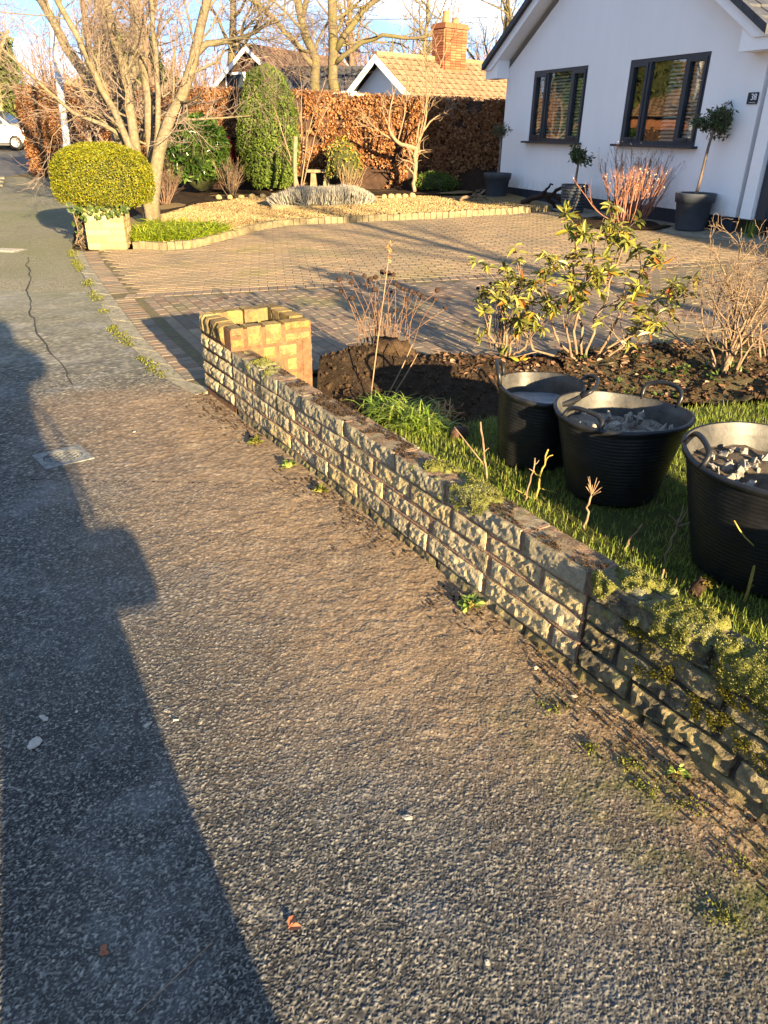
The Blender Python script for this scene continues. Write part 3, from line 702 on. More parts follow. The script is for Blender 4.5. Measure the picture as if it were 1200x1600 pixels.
# setts that edge the gravel
edg = thing('edging_kerb', (0, 13.6, .2), 'low row of weathered setts edging the gravel beside the drive', 'edging')
G_ = np.array(GEDGE); seg = np.linalg.norm(np.diff(G_, axis=0), axis=1); cs = np.concatenate([[0], np.cumsum(seg)])
sett = [MB().box((0, 0, 0), (.100, .085, .15)).mesh('sett', M_conc)]
M_sett = plain('tan_sett', (.17, .14, .085, 1), .9, .3, 12, .6, 100, .1); sett[0].materials[0] = M_sett
q = .06
while q < cs[-1]:
    j = np.searchsorted(cs, q) - 1; d_ = (G_[j + 1] - G_[j]) / seg[j]; p = G_[j] + d_ * (q - cs[j])
    o = link('sett', sett[0], edg, (p[0], p[1] - 13.6, tz(*p) + .025 - .2 + rng.normal() * .006)); o.rotation_euler = (rng.normal() * .03, rng.normal() * .03, math.atan2(d_[1], d_[0]) + rng.normal() * .02); q += .108
# paving strip in front of the house
sheet('house_path', [(2.95, 14.45), (2.15, 17.0), (2.35, 17.7), (5.3, 10.6), (9, 8.2), (8.6, 7.9), (5.0, 9.9), (4.2, 11.0), (3.35, 12.9)], M_conc, .012, .4)
# ---------------- bed, soil and lawn behind the wall
BED = [tuple(wpt(.56, -.56)), (-.46, 5.30), (-.1, 5.2), (.5, 5.38), (1.4, 5.42), (2.9, 5.6), (4.2, 5.7), (6.5, 5.2), (4.2, 2.0), (3.0, .0), tuple(wpt(5.8, -WTH)), tuple(wpt(.5, -WTH)), tuple(wpt(.52, -.4))]
def gauss(x, y, cx, cy, sx_, sy_): return np.exp(-((x - cx) / sx_) ** 2 - ((y - cy) / sy_) ** 2)
def bedfn(x, y):
    m = .03 + .24 * gauss(x, y, -.12, 4.98, .42, .26) + .13 * gauss(x, y, .45, 4.75, .45, .35) + .05 * gauss(x, y, 1.0, 4.9, .6, .35)
    rough = sstep(3.9, 4.5, y + .2 * (x - .2)) * .11 + .03
    inn = np.minimum(1, sstep(0, .25, 5.5 + .05 * x - y) + .2)
    return m * inn + (fbm(x, y, .22, 12, 5) - .5) * rough * inn
sheet('soil_bed', BED, M_soil, .0, .045, fn=bedfn)
LAWN = [tuple(wpt(1.25, -WTH)), (.10, 4.05), (.42, 3.95), (.62, 4.10), (1.1, 4.0), (1.5, 4.12), (1.85, 4.22), (2.4, 4.25), (3.4, 4.4), (4.2, 2.6), (3.2, .4), tuple(wpt(5.7, -WTH))]
def lawnfn(x, y): return .055 + (fbm(x, y, .4, 14, 3) - .5) * .04
sheet('lawn', LAWN, M_turf, .0, .06, wob=.05, fn=lambda x, y: lawnfn(x, y) + .012)
# soil around the bare shrub
sheet('mossy_bed', [(1.25, 5.38), (2.9, 5.52), (4.2, 5.6), (6.3, 5.1), (4.6, 4.4), (3.3, 4.42), (2.4, 4.28), (1.85, 4.26), (1.35, 4.35), (1.15, 4.7)], M_soilg, .05, .030, wob=.10, fn=lambda x, y: bedfn(x, y) * .7 + .012 + (fbm(x, y, .10, 91, 5) - .5) * .085)
TUBS = [(.755, 3.52, .235, .40), (1.06, 3.15, .275, .40), (1.455, 2.47, .335, .46), (1.98, 1.40, .34, .50)]
def mossfn(x, y): return bedfn(x, y) * .7 + .062 + (fbm(x, y, .10, 91, 5) - .5) * .085
MOSSP = [(1.25, 5.38), (2.9, 5.52), (4.2, 5.6), (6.3, 5.1), (4.6, 4.4), (3.3, 4.42), (2.4, 4.28), (1.85, 4.26), (1.35, 4.35), (1.15, 4.7)]
def bedtop(x, y): return np.where(inside(MOSSP, x, y), np.maximum(mossfn(x, y), bedfn(x, y)), bedfn(x, y))
def near_tub(x, y, k=.74):
    m = np.zeros(np.shape(x), bool)
    for cx, cy, r_, h_ in TUBS: m |= np.hypot(x - cx, y - cy) < r_ * k
    return m
BLADE_V = [(0, -.5, 0), (0, .5, 0), (.45, .38, .06), (.45, -.38, .06), (.8, .2, 0), (.8, -.2, 0), (1, 0, -.1)]
BLADE_F = [np.array([[0, 1, 2, 3], [3, 2, 4, 5]]), np.array([[5, 4, 6]])]
def blades(mb, pos, length, width, lean=.55, mi=0, droop=0.):
    k = len(pos); az = rng.random(k) * 6.283; le = np.abs(rng.normal(size=k)) * lean
    X = np.column_stack([np.cos(az) * np.sin(le), np.sin(az) * np.sin(le), np.cos(le) - droop * rng.random(k)])
    Zd = np.column_stack([np.cos(az), np.sin(az), np.zeros(k) - .2]); length = np.broadcast_to(length, k) * (.55 + .75 * rng.random(k))
    mb.scatter(BLADE_V, BLADE_F, pos, X, Zd, np.column_stack([length, np.broadcast_to(width, k), length]), mi)
p = pts_in(LAWN, 95000); dens = fbm(p[:, 0], p[:, 1], .35, 15, 4)
worn = gauss(p[:, 0], p[:, 1], 1.05, 2.72, .22, .35) + gauss(p[:, 0], p[:, 1], .55, 3.75, .3, .25)
p = p[~near_tub(p[:, 0], p[:, 1]) & (p[:, 1] > 1.1) & (dens + .35 * rng.random(len(p)) > .48 + .16 * worn)]
mb = MB(); blades(mb, np.column_stack([p, T(p[:, 0], p[:, 1]) + lawnfn(p[:, 0], p[:, 1]) + .01]), .040, .0036, .95)
tag(mb.build('grass', M_grass), 'short uneven lawn grass between the wall and the black tubs', 'grass', kind='stuff')
# clods on the dug bed
k = 7000; p = np.column_stack([rng.uniform(-.45, 4.0, k), rng.uniform(4.2, 5.5, k)]); s_, o_ = wcoord(p[:, 0], p[:, 1]); p = p[(o_ < -.2) & ~near_tub(p[:, 0], p[:, 1], 1.)]; k = len(p)
mb = MB(); mb.scatter(OCT_V, OCT_F, np.column_stack([p, T(p[:, 0], p[:, 1]) + bedtop(p[:, 0], p[:, 1])]), rdirs(k), rdirs(k), .005 + .024 * rng.random(k) ** 3)
tag(mb.build('clods', M_clod, smooth=False), 'crumbs and clods of dark dug soil on the bed', 'soil', kind='stuff')
# leaf litter
LEAF_V = [(0, 0, 0), (.35, .3, .10), (.75, .26, .02), (1, 0, -.08), (.75, -.26, .02), (.35, -.3, .10)]
LEAF_F = [[0, 1, 2, 3], [0, 3, 4, 5]]
k = 2300; p = np.column_stack([rng.uniform(.35, 4.2, k), rng.uniform(4.2, 5.45, k)]); keep = fbm(p[:, 0], p[:, 1], .3, 44) > .47 - .25 * gauss(p[:, 0], p[:, 1], .75, 5.1, .4, .3); p = p[keep & ~near_tub(p[:, 0], p[:, 1], 1.)]; k = len(p)
zt = rdirs(k) * .5 + np.array([0, 0, 1]); mb = MB(); mb.scatter(LEAF_V, LEAF_F, np.column_stack([p, T(p[:, 0], p[:, 1]) + bedtop(p[:, 0], p[:, 1]) + .012]), rdirs(k) * np.array([1, 1, .2]), zt, .02 + .04 * rng.random(k))
tag(mb.build('leaf_litter', M_litter), 'fallen brown leaves on the soil under the shrubs', 'leaf litter', kind='stuff')

# small green sprouts over the mossy bed
k = 130; p = np.column_stack([rng.uniform(1.3, 4.2, k), rng.uniform(4.35, 5.45, k)]); p = p[fbm(p[:, 0], p[:, 1], .4, 66) > .46]; p = np.repeat(p, 9, 0) + rng.normal(size=(len(p) * 9, 2)) * .022
mb = MB(); leafy = rdirs(len(p)); leafy[:, 2] = np.abs(leafy[:, 2]) * .6 + .1; mb.scatter(LEAF_V, LEAF_F, np.column_stack([p, T(p[:, 0], p[:, 1]) + bedtop(p[:, 0], p[:, 1]) + .012]), leafy, rdirs(len(p)) * .4 + np.array([0, 0, 1.]), .018 + .022 * rng.random(len(p)))
tag(mb.build('seedlings', M_ivy), 'scattered green seedlings on the mossy soil around the bare shrubs', 'seedlings', kind='stuff')
# ------------------------------------------------------------------ the garden wall
def rock(L, D, H, seed, amp=.010, bulge=.012, step=.018, top=True):
    """a pitched-face walling stone: x along, -y is the face, centred in x and z"""
    nx, ny, nz = max(4, round(L / step)), max(3, round(D / (step * 1.6))), max(4, round(H / step))
    mb = MB()
    def face(o, a, b, na, nb):
        A, B = np.meshgrid(np.linspace(0, 1, na + 1), np.linspace(0, 1, nb + 1))
        V = np.array(o)[None] + A.reshape(-1, 1) * np.array(a) + B.reshape(-1, 1) * np.array(b)
        i = (np.arange(nb)[:, None] * (na + 1) + np.arange(na)[None]).ravel()
        mb.add(V, np.stack([i, i + 1, i + na + 2, i + na + 1], -1))
    x, y, z = L, D, H
    face((-x / 2, 0, -z / 2), (x, 0, 0), (0, 0, z), nx, nz); face((-x / 2, 0, z / 2), (x, 0, 0), (0, y, 0), nx, ny)
    face((x / 2, 0, -z / 2), (0, y, 0), (0, 0, z), ny, nz); face((-x / 2, y, -z / 2), (0, -y, 0), (0, 0, z), ny, nz)
    face((x / 2, y, -z / 2), (-x, 0, 0), (0, 0, z), nx, nz); face((-x / 2, y, -z / 2), (x, 0, 0), (0, -y, 0), nx, ny)
    P = np.concatenate(mb.V); u = P[:, 0] / (L / 2); v = P[:, 2] / (H / 2); f = P[:, 1] / D
    S = P + seed * 3.7
    ed = np.clip((1 - np.abs(u) ** 14), 0, 1) * np.clip((1 - np.abs(v) ** 10), 0, 1)
    big = fbm3(S, .05, seed, 3); sm = fbm3(S, .017, seed + 5, 3)
    out = ed * (bulge * (.3 + 1.3 * big) + amp * 1.6 * (sm - .5)) * np.clip(1 - f * 3, 0, 1)
    jit = np.column_stack([vn3(S, .03, seed + 9), vn3(S, .03, seed + 10), vn3(S, .03, seed + 11)]) - .5
    Q = P.copy(); Q[:, 1] -= out; Q += jit * amp * .55
    Q[:, 0] *= 1 - .03 * (1 - ed) * (1 - np.clip(f * 2, 0, 1)); 
    Q[:, 2] += np.where(v > .5, (fbm3(S, .05, seed + 3, 3) - .5) * amp * 1.1, 0)
    mb.V = [Q]
    return mb
_rc = {}
def rock_me(L, D, H, var, mat, **kw):
    key = (round(L, 3), round(D, 3), round(H, 3), var, mat.name)
    if key not in _rc: _rc[key] = rock(L, D, H, var * 13 + int(L * 100), **kw).mesh('stone', mat, smooth=False)
    return _rc[key]
wall = thing('garden_wall', (WP[0], WP[1], 0), 'low rough stone wall with a hollow square pier at its far end', 'wall')
wall.rotation_euler = (0, 0, math.atan2(WU[1], WU[0]))
# local axes: x along the wall towards the viewer, y towards the garden, z up
def put(me, x, y, z, rz=0., parent=None, name='stone', tilt=0.):
    o = link(name, me, parent or wall, (x, y, z)); o.rotation_euler = (tilt, 0, rz); return o
LENS = [.14, .215, .215, .29, .29, .365]
FOOT = .045; PITCH_W = .0905
x = .56
for q in range(11):
    put(rock_me(.525, .14, .10, q % 4, M_stone_old, amp=.014, bulge=.004, step=.02), x + .265, .002, FOOT - .052, 0, name='footing'); x += .531
OLD = 3.47                                     # beyond this joint the wall is old and mossy
core = MB(); core.box(((OLD + .53) / 2, .058, (FOOT + WTOP - .013) / 2), (OLD - .53 - .004, .114, WTOP - FOOT - .015)); core.build('mortar', M_mortar, wall)
core = MB(); core.box(((OLD + WALL_LEN) / 2, .066, (FOOT + WTOP - .014) / 2), (WALL_LEN - OLD, .100, WTOP - FOOT - .016)); core.build('old_mortar', M_mortar_old, wall)
for r_ in range(4):
    x = .535; z = FOOT + PITCH_W * (r_ + .5); cap = r_ == 3
    rs = random.Random(11 + r_)
    if cap: seq = [.19, .25, .22, .29, .44, .44, .36, .44, .29]
    while x < WALL_LEN - .1:
        L = (seq.pop(0) if cap and seq else rs.choice([.29, .365, .44] if cap else LENS))
        if x < OLD < x + L + .012 + .1: L = OLD - x
        old = x >= OLD - .01
        smooth_face = cap and not old and rs.random() < .5
        me = rock_me(L - .014, WTH + (.004 if cap else 0), PITCH_W - .014, rs.randrange(5), M_cap if (cap and not old) else (M_stone_old if old else M_stone),
                     amp=.015 if old else (.007 if smooth_face else .0085), bulge=.010 if old else (.002 if smooth_face else .004), step=.0115)
        put(me, x + L / 2, rs.uniform(-.006, .003) + (-.004 if cap else 0), z + rs.uniform(-.002, .002), rs.uniform(-.012, .012), tilt=rs.uniform(-.03, .02))
        if cap and not old: MB().box((x + L, .056, .3995 - .04), (.017, .108, .08)).build('mortar_joint', M_mortar, wall)
        x += L
# mortar joints bulge out a little between the crisp stones
mj = MB()
for r_ in range(1, 4):
    z = FOOT + PITCH_W * r_; n = 160; xs = np.linspace(.53, OLD, n)
    P = np.column_stack([xs, .004 + .004 * fbm(xs, xs * 0 + r_, .09, 4), np.full(n, z) + .004 * (fbm(xs, xs * 0, .15, r_) - .5)])
    mj.tubes(P, np.full(n, .0085) * (.7 + .6 * vn(xs, xs * 0, .05, r_)), 6)
mj.build('mortar_joint', M_mortar, wall, True)
# the hollow pier
pier = link('pier', None, wall, (0, 0, 0)); pier['label'] = 'hollow square stone pier at the far end'
PL, PD = .53, .55
MB().box((PL / 2, .035, .26), (PL - .006, .062, .53)).box((PL / 2, PD - .035, .26), (PL - .006, .062, .53)).box((.034, PD / 2, .26), (.062, PD - .135, .528)).box((PL - .034, PD / 2, .26), (.062, PD - .135, .528)).build('mortar', M_mortar_pier, pier)
def pier_face(ox, oy, ang, W, rows, mat, seed, D=.095):
    rs = random.Random(seed); ca, sa = math.cos(ang), math.sin(ang)
    for z0, z1, parts in rows:
        x = 0
        for fr in parts:
            L = fr * W
            stack = isinstance(parts, list) and False
            me = rock_me(L - (.022 if mat is M_stone_pier else .016), D, z1 - z0 - (.022 if mat is M_stone_pier else .016), rs.randrange(5), mat, amp=.010, bulge=.012)
            lx = x + L / 2
            put(me, ox + ca * lx, oy + sa * lx, (z0 + z1) / 2, ang + rs.uniform(-.01, .01), pier); x += L
P1 = FOOT + PITCH_W * np.arange(5)
rowsA = [(P1[0], P1[1], (.5, .5)), (P1[1], P1[2], (.3, .4, .3)), (P1[2], P1[3], (.55, .45)), (P1[3], P1[4], (.3, .45, .25)), (P1[4], .545, (.26, .2, .28, .26))]
pier_face(0, 0, 0, PL, rowsA[:4], M_stone, 3); pier_face(0, 0, 0, PL - .1, rowsA[4:], M_stone_pier, 3)                                              # road side, flush with the wall
rowsB = [(P1[0], P1[1], (.4, .6)), (P1[1], P1[2], (.35, .3, .35)), (P1[2], P1[3], (.45, .3, .25)), (P1[3], P1[4], (.28, .30, .42))]
pier_face(PL, .10, math.pi / 2, PD - .20, rowsB, M_stone_pier, 5)                      # face towards the viewer
for x0, W_, za, zb in ((.0, .10, P1[4], .476), (.0, .10, .476, .545), (.10, .12, P1[4], .545), (.22, .13, P1[4], .545), (.35, .20, P1[4], .476), (.35, .20, .476, .545)):
    me = rock_me(W_ - .024, .095, zb - za - .022, int(x0 * 30) % 5, M_stone_pier, amp=.008, bulge=.010); put(me, PL, x0 + W_ / 2, (za + zb) / 2, math.pi / 2, pier)
pier_face(PL, PD, math.pi, PL, rowsA[:4], M_stone_pier, 8); pier_face(0, PD - .10, -math.pi / 2, PD - .2, rowsB, M_stone_pier, 9)
for fr, W_ in ((0, .16), (.16, .12), (.28, .14)): put(rock_me(W_ - .015, .095, .13, int(fr * 20), M_stone_pier), PL - .115 - fr - W_ / 2, PD, .545 - .07, math.pi, pier)
for fr, W_ in ((.0, .18), (.18, .2)): put(rock_me(W_ - .015, .095, .13, int(fr * 20), M_stone_pier), 0, PD - .1 - fr - W_ / 2, .545 - .07, -math.pi / 2, pier)
# moss cushions on the old coping
def cushions(mb, cs_, rad, hgt, res=7):
    for c, r_, h_ in zip(cs_, rad, hgt):
        a = np.arange(12) / 12 * 2 * math.pi; t = np.linspace(0, 1, res)[1:]
        V = [(c[0], c[1], c[2] + h_)]
        for tt in t:
            for aa in a:
                V.append((c[0] + r_ * tt * math.cos(aa) * 1.2, c[1] + r_ * tt * math.sin(aa), c[2] + h_ * (1 - tt ** 2.2) - .006 * (tt > .95)))
        V = np.array(V); V += (np.column_stack([vn3(V + 3, .018, 2), vn3(V, .018, 3), vn3(V, .018, 4)]) - .5) * .016
        mb.add(V, [[0, 1 + q, 1 + (q + 1) % 12] for q in range(12)]); mb.F[-1] = (mb.F[-1][0], 0)
        base = mb.n - len(V)
        q4 = [[1 + k * 12 + q, 13 + k * 12 + q, 13 + k * 12 + (q + 1) % 12, 1 + k * 12 + (q + 1) % 12] for k in range(res - 2) for q in range(12)]
        mb.F.append((np.array(q4) + base, 0))
def moss_amount(x):
    return np.maximum.reduce([sstep(OLD - .01, OLD + .06, x) * (1 - sstep(5.7, 6.0, x)), .62 * sstep(2.42, 2.55, x) * (1 - sstep(2.9, 3.0, x)), .55 * sstep(.52, .6, x) * (1 - sstep(.95, 1.15, x))])
def moss_h(x, v):
    n = fbm(x, v, .075, 50, 4) - (.52 - np.where(x > 3.3, .17, .05) * moss_amount(x)) - .9 * np.clip(v - .13, 0, 1); m = moss_amount(x)
    lump = cells(x, v, .030, 7)[0]
    return np.where(m > .05, sstep(.0, .13, n) * m * (.010 + .020 * np.clip(1 - lump ** 2, 0, 1) * (.5 + fbm(x, v, .2, 52))), 0) - .007
xs_ = np.arange(.52, 6.0, .0062); vs_ = np.arange(0, .200, .0058); X_, V_ = np.meshgrid(xs_, vs_); X_ = X_.ravel(); V_ = V_.ravel(); h_ = moss_h(X_, V_)
yt = np.where(V_ < .125, .118 - V_, -.008); zt = np.where(V_ < .125, WTOP - .004, WTOP - .006 - (V_ - .125)); k_ = np.clip((V_ - .10) / .05, 0, 1) * math.pi / 2
Vm = np.column_stack([X_, yt - h_ * np.sin(k_), zt + h_ * np.cos(k_)]); i = (np.arange(len(vs_) - 1)[:, None] * len(xs_) + np.arange(len(xs_) - 1)[None]).ravel(); Fm = np.stack([i, i + 1, i + len(xs_) + 1, i + len(xs_)], -1)
Fm = Fm[(h_[Fm] > -.0055).any(1)]; us = np.zeros(len(X_), bool); us[Fm.ravel()] = True; Fm = (np.cumsum(us) - 1)[Fm]
mm = MB().add(Vm[us], Fm[:, ::-1]); tag(mm.build('moss', M_moss, wall, True), kind='stuff')
k = 90000; g_ = rng.integers(0, us.sum(), k); hm_ = h_[us][g_]; ok = hm_ > -.002; P_ = Vm[us][g_][ok] + rng.normal(size=(ok.sum(), 3)) * .002; d = rdirs(len(P_)); d[:, 2] = np.abs(d[:, 2]) + .5; d[:, 1] -= .4
MBf = MB(); MBf.scatter([(0, -.3, 0), (0, .3, 0), (1, 0, 0)], [[0, 1, 2]], P_, d, rdirs(len(P_)), .0030 + .0035 * rng.random(len(P_)))
tag(MBf.build('moss_fronds', leafmat('moss_frond', [(0, (.075, .08, .02, 1)), (.5, (.17, .18, .045, 1)), (.85, (.26, .26, .075, 1)), (1, (.30, .29, .14, 1))], .2, .9, .05), wall), kind='stuff')
cb = MB(); k = 5200; xs = rng.uniform(.6, OLD, k); ys = rng.uniform(.002, .112, k); keep = fbm(xs, ys, .12, 81) > .44
cb.scatter(OCT_V, OCT_F, np.column_stack([xs, ys, np.full(k, WTOP - .006)])[keep], rdirs(k)[keep], rdirs(k)[keep], .0018 + .0050 * rng.random(keep.sum()) ** 2)
tag(cb.build('dirt_crumbs', M_clod, wall), kind='stuff')
lc = MB(); k = 9000; cx = rng.uniform(3.6, 5.0, 60); cz = rng.uniform(.17, .39, 60); j = rng.integers(0, 60, k); rr = .006 + .022 * rng.random(60) ** 2
px_ = cx[j] + rng.normal(size=k) * rr[j]; pz_ = cz[j] + rng.normal(size=k) * rr[j]
lc.scatter([(0, -.4, 0), (.5, -.5, .1), (1, 0, 0), (.5, .5, .1), (0, .4, 0)], [[0, 1, 2, 3, 4]], np.column_stack([px_, np.full(k, -.014) + rng.normal(size=k) * .003, pz_]), rdirs(k) * np.array([1, .4, 1]), rdirs(k) * .5 + np.array([0, -2, 0]), .0025 + .003 * rng.random(k))
tag(lc.build('lichen', M_lichen, wall), kind='stuff')
# dirt swept against the foot of the wall
dp = MB(); k = 2600; s_ = rng.uniform(.0, 5.6, k); o_ = np.abs(rng.normal(size=k)) * .09 + .015
keep = fbm(s_, o_, .3, 61) > .40; s_, o_ = s_[keep], o_[keep]; k = len(s_); q = WP + np.outer(s_, WU) + np.outer(o_, WN)
dp.scatter(OCT_V, OCT_F, np.column_stack([q, np.full(k, .004)]), rdirs(k), rdirs(k), .002 + .0075 * rng.random(k) ** 3)
tag(dp.build('soil_crumbs', M_clod), 'brown soil crumbs lying along the foot of the stone wall', 'soil', kind='stuff')
# ------------------------------------------------------------------ the white house
HA = np.array([2.47, 17.3]); HFD = np.array([.37, -.929]); HFN = np.array([-.929, -.37])      # corner, along the front, outward
house = thing('white_bungalow', (HA[0], HA[1], 0), 'white rendered bungalow with dark grey windows and a steep gable, number 38 on the wall', 'house')
HROT = math.atan2(HFD[1], HFD[0]); house.rotation_euler = (0, 0, HROT)
# local: x along the front towards the viewer, -y outwards?  rotate so that outward is local -y
# HFN equals local +y rotated? local y = (-HFD.y, HFD.x) = (.929,.37) -> points into the house, so outward is -y
GZ = .42; WZ0, WZ1 = 1.46, 2.68; T0, T1 = -.27, 6.52; APX = 3.0; SL = .60
def gable_z(t): return 2.66 + SL * (3.42 - abs(t - APX))          # top of the gable wall under the verge
W1 = (.77, 2.53); W2 = (3.68, 5.46)
wm = MB()
def quad(mb, pts, mi=0): mb.add(pts, [list(range(len(pts)))], mi)
PLZ = .60
for a, b in ((T0, W1[0]), W1, (W1[1], W2[0]), W2, (W2[1], T1)):
    win = (a, b) in (W1, W2)
    top = [(a, 0, gable_z(a))] + ([(APX, 0, gable_z(APX))] if a < APX < b else []) + [(b, 0, gable_z(b))]
    if win:
        quad(wm, [(a, 0, PLZ), (b, 0, PLZ), (b, 0, WZ0), (a, 0, WZ0)]); quad(wm, [(a, 0, WZ1), (b, 0, WZ1)] + top[::-1])
        d = .11
        quad(wm, [(a, 0, WZ0), (b, 0, WZ0), (b, d, WZ0), (a, d, WZ0)]); quad(wm, [(a, 0, WZ1), (a, d, WZ1), (b, d, WZ1), (b, 0, WZ1)])
        quad(wm, [(a, 0, WZ0), (a, d, WZ0), (a, d, WZ1), (a, 0, WZ1)]); quad(wm, [(b, 0, WZ0), (b, 0, WZ1), (b, d, WZ1), (b, d, WZ0)])
    else: quad(wm, [(a, 0, PLZ), (b, 0, PLZ)] + top[::-1])
quad(wm, [(T0, 0, PLZ), (T0, 0, gable_z(T0)), (T0, 8, gable_z(T0)), (T0, 8, PLZ)])
quad(wm, [(T1, 0, PLZ), (T1, .5, PLZ), (T1, .5, gable_z(T1)), (T1, 0, gable_z(T1))])
quad(wm, [(T1, .5, PLZ), (11, .5, PLZ), (11, .5, 2.62), (T1, .5, 2.62)])
quad(wm, [(T0, 8, 0), (T0, 8, 2.6), (11, 8, 2.6), (11, 8, 0)]); quad(wm, [(11, .5, 0), (11, 8, 0), (11, 8, 2.6), (11, .5, 2.6)])
wm.build('wall', M_render, house)
MB().box(((T0 + T1) / 2, .055, PLZ / 2), (T1 - T0 - .04, .10, PLZ - .004)).box((T0 + .08, 4, PLZ / 2), (.10, 7.7, PLZ - .006)).box((8.8, .56, PLZ / 2), (4.4, .10, PLZ - .004)).build('plinth', M_plinth, house)
# roof with verge, fascia and soffit
OV = .30; EL, ER = -.72, 6.74
def roof_z(t): return 2.80 + SL * (3.72 - abs(t - APX))
rt = MB()
for sgn, e in ((-1, EL), (1, ER)):
    n = 15
    for r_ in range(n):
        t0 = e + (APX - e) * r_ / n; t1 = e + (APX - e) * (r_ + 1.12) / n; z0, z1 = roof_z(t0) + .045, roof_z(min(t1, APX) if sgn < 0 else max(t1, APX)) + .012
        for c_ in range(28):
            y0 = -OV - .04 + c_ * .30; y1 = y0 + .292; dz = .008 * (c_ % 2)
            P = [(t0, y0, z0 + dz), (t0, y1, z0 + dz), (t1, y1, z1 + dz), (t1, y0, z1 + dz)]
            rt.add(P + [(x, y, z - .045) for x, y, z in P], [[0, 1, 2, 3], [0, 3, 7, 4], [0, 4, 5, 1], [3, 2, 6, 7]])
roof = rt.build('roof', M_rtile, house)
_dk = MB()
fs = MB()
def slab(mb, pts, th, y0, y1):       # an outline in x,z pushed from y0 to y1
    k = len(pts); V = [(x, y0, z) for x, z in pts] + [(x, y1, z) for x, z in pts]
    mb.add(V, [list(range(k))[::-1]]); mb.F.append((np.array([list(range(k))]) + mb.n - k, 0)); mb.F.append((np.array([[i, (i + 1) % k, k + (i + 1) % k, k + i] for i in range(k)]) + mb.n - 2 * k, 0))
for e, s1 in ((EL, 1), (ER, -1)):
    ap = roof_z(APX)
    slab(fs, [(e, roof_z(e)), (APX - s1 * .002, ap), (APX - s1 * .002, ap - .20), (e + s1 * .26, roof_z(e + s1 * .26) - .20), (e, roof_z(e) - .05)], .02, -OV, -OV + .03)
    slab(fs, [(e + s1 * .01, roof_z(e) - .06), (e + s1 * .50, roof_z(e + s1 * .5) - .10), (e + s1 * .50, 2.60), (e + s1 * .01, 2.60)], .02, -OV + .032, -.004)
    slab(fs, [(e + s1 * .5, roof_z(e + s1 * .5) - .16), (APX - s1 * .002, ap - .16), (APX - s1 * .002, ap - .185), (e + s1 * .5, roof_z(e + s1 * .5) - .185)], .02, -OV + .034, -.006)
fs.build('fascia', M_white, house)
for e, s1 in ((EL, 1), (ER, -1)): slab(_dk, [(e + s1 * .03, roof_z(e + s1 * .03) + .012), (APX - s1 * .003, roof_z(APX) + .012), (APX - s1 * .003, roof_z(APX) - .11), (e + s1 * .03, roof_z(e + s1 * .03) - .11)], .02, -OV + .031, 8.2)
_dk.build('roof_deck', M_white, house)
vt = MB()
for e, s1 in ((EL, 1), (ER, -1)):
    n = 16
    for r_ in range(n):
        a = e + (APX - e) * r_ / n; b = e + (APX - e) * (r_ + .97) / n
        slab(vt, [(a, roof_z(a) + .07), (b, roof_z(b) + .07), (b, roof_z(b) - .035), (a, roof_z(a) - .035)], .02, -OV - .075, -OV - .003)
vt.build('verge_tile', M_rtile, house)
gut = MB(); gut.box((EL - .02, 4, 2.74), (.10, 7.9, .09)); gut.box((T0 - .06, .12, 1.6), (.07, .07, 2.0)); gut.build('gutter', M_grey, house)
for k, (a, b) in enumerate((W1, W2)):
    L = b - a; y = .045; fr = MB(); m = .055
    for z_ in (WZ0 + .02 + m / 2, WZ1 - m / 2): fr.box(((a + b) / 2, y, z_), (L, .07, m))
    for x_ in (a + m / 2, b - m / 2): fr.box((x_, y, (WZ0 + WZ1) / 2 + .01), (m, .07, WZ1 - WZ0 - .02 - 2 * m - .002))
    x1, x2 = a + .27 * L, a + .735 * L
    for x_ in (x1, x2): fr.box((x_, y, (WZ0 + WZ1) / 2 + .01), (.06, .07, WZ1 - WZ0 - .02 - 2 * m - .002))
    wf = fr.build('window', M_grey, house)
    wf['label'] = 'far grey three light window' if k == 0 else 'near grey three light window'
    zb, zt = WZ0 + .02 + m, WZ1 - m
    for xa, xb in ((a + m, x1 - .03), (x2 + .03, b - m)):
        s_ = MB(); q = .05
        s_.box(((xa + xb) / 2, y - .012, zb + q / 2), (xb - xa - .004, .075, q)).box(((xa + xb) / 2, y - .012, zt - q / 2), (xb - xa - .004, .075, q))
        s_.box((xa + q / 2, y - .012, (zb + zt) / 2), (q, .075, zt - zb - 2 * q - .002)).box((xb - q / 2, y - .012, (zb + zt) / 2), (q, .075, zt - zb - 2 * q - .002))
        s_.box((xa + (xb - xa) * .5, y - .058, zb + q * .5), (.14, .016, .022)); s_.build('sash', M_grey, wf)
        MB().box(((xa + xb) / 2, y + .004, (zb + zt) / 2), (xb - xa - 2 * q, .012, zt - zb - 2 * q)).build('pane', M_glass, wf)
    MB().box(((x1 + x2) / 2, y + .004, (zb + zt) / 2), (x2 - x1 - .062, .012, zt - zb)).build('pane', M_glass, wf)
    MB().box(((a + b) / 2, -.03, WZ0 + .003), (L + .14, .20, .035)).build('sill', M_grey, wf)
    bl = MB(); n = 21
    for i in range(n):
        z_ = zb + .02 + (zt - zb - .04) * i / (n - 1)
        bl.box(((a + b) / 2 + (.0 if k == 0 else .24 * L), .115, z_), ((L - .2) if k == 0 else L * .52, .050, .003), rot=Euler((R(36), 0, 0)))
    b_ = bl.build('blind', M_blind, wf); b_['kind'] = 'stuff'
    MB().box(((a + b) / 2, 1.2, 2.0), (L + 1.4, 2.0, 2.0)).build('room', M_dark, wf)
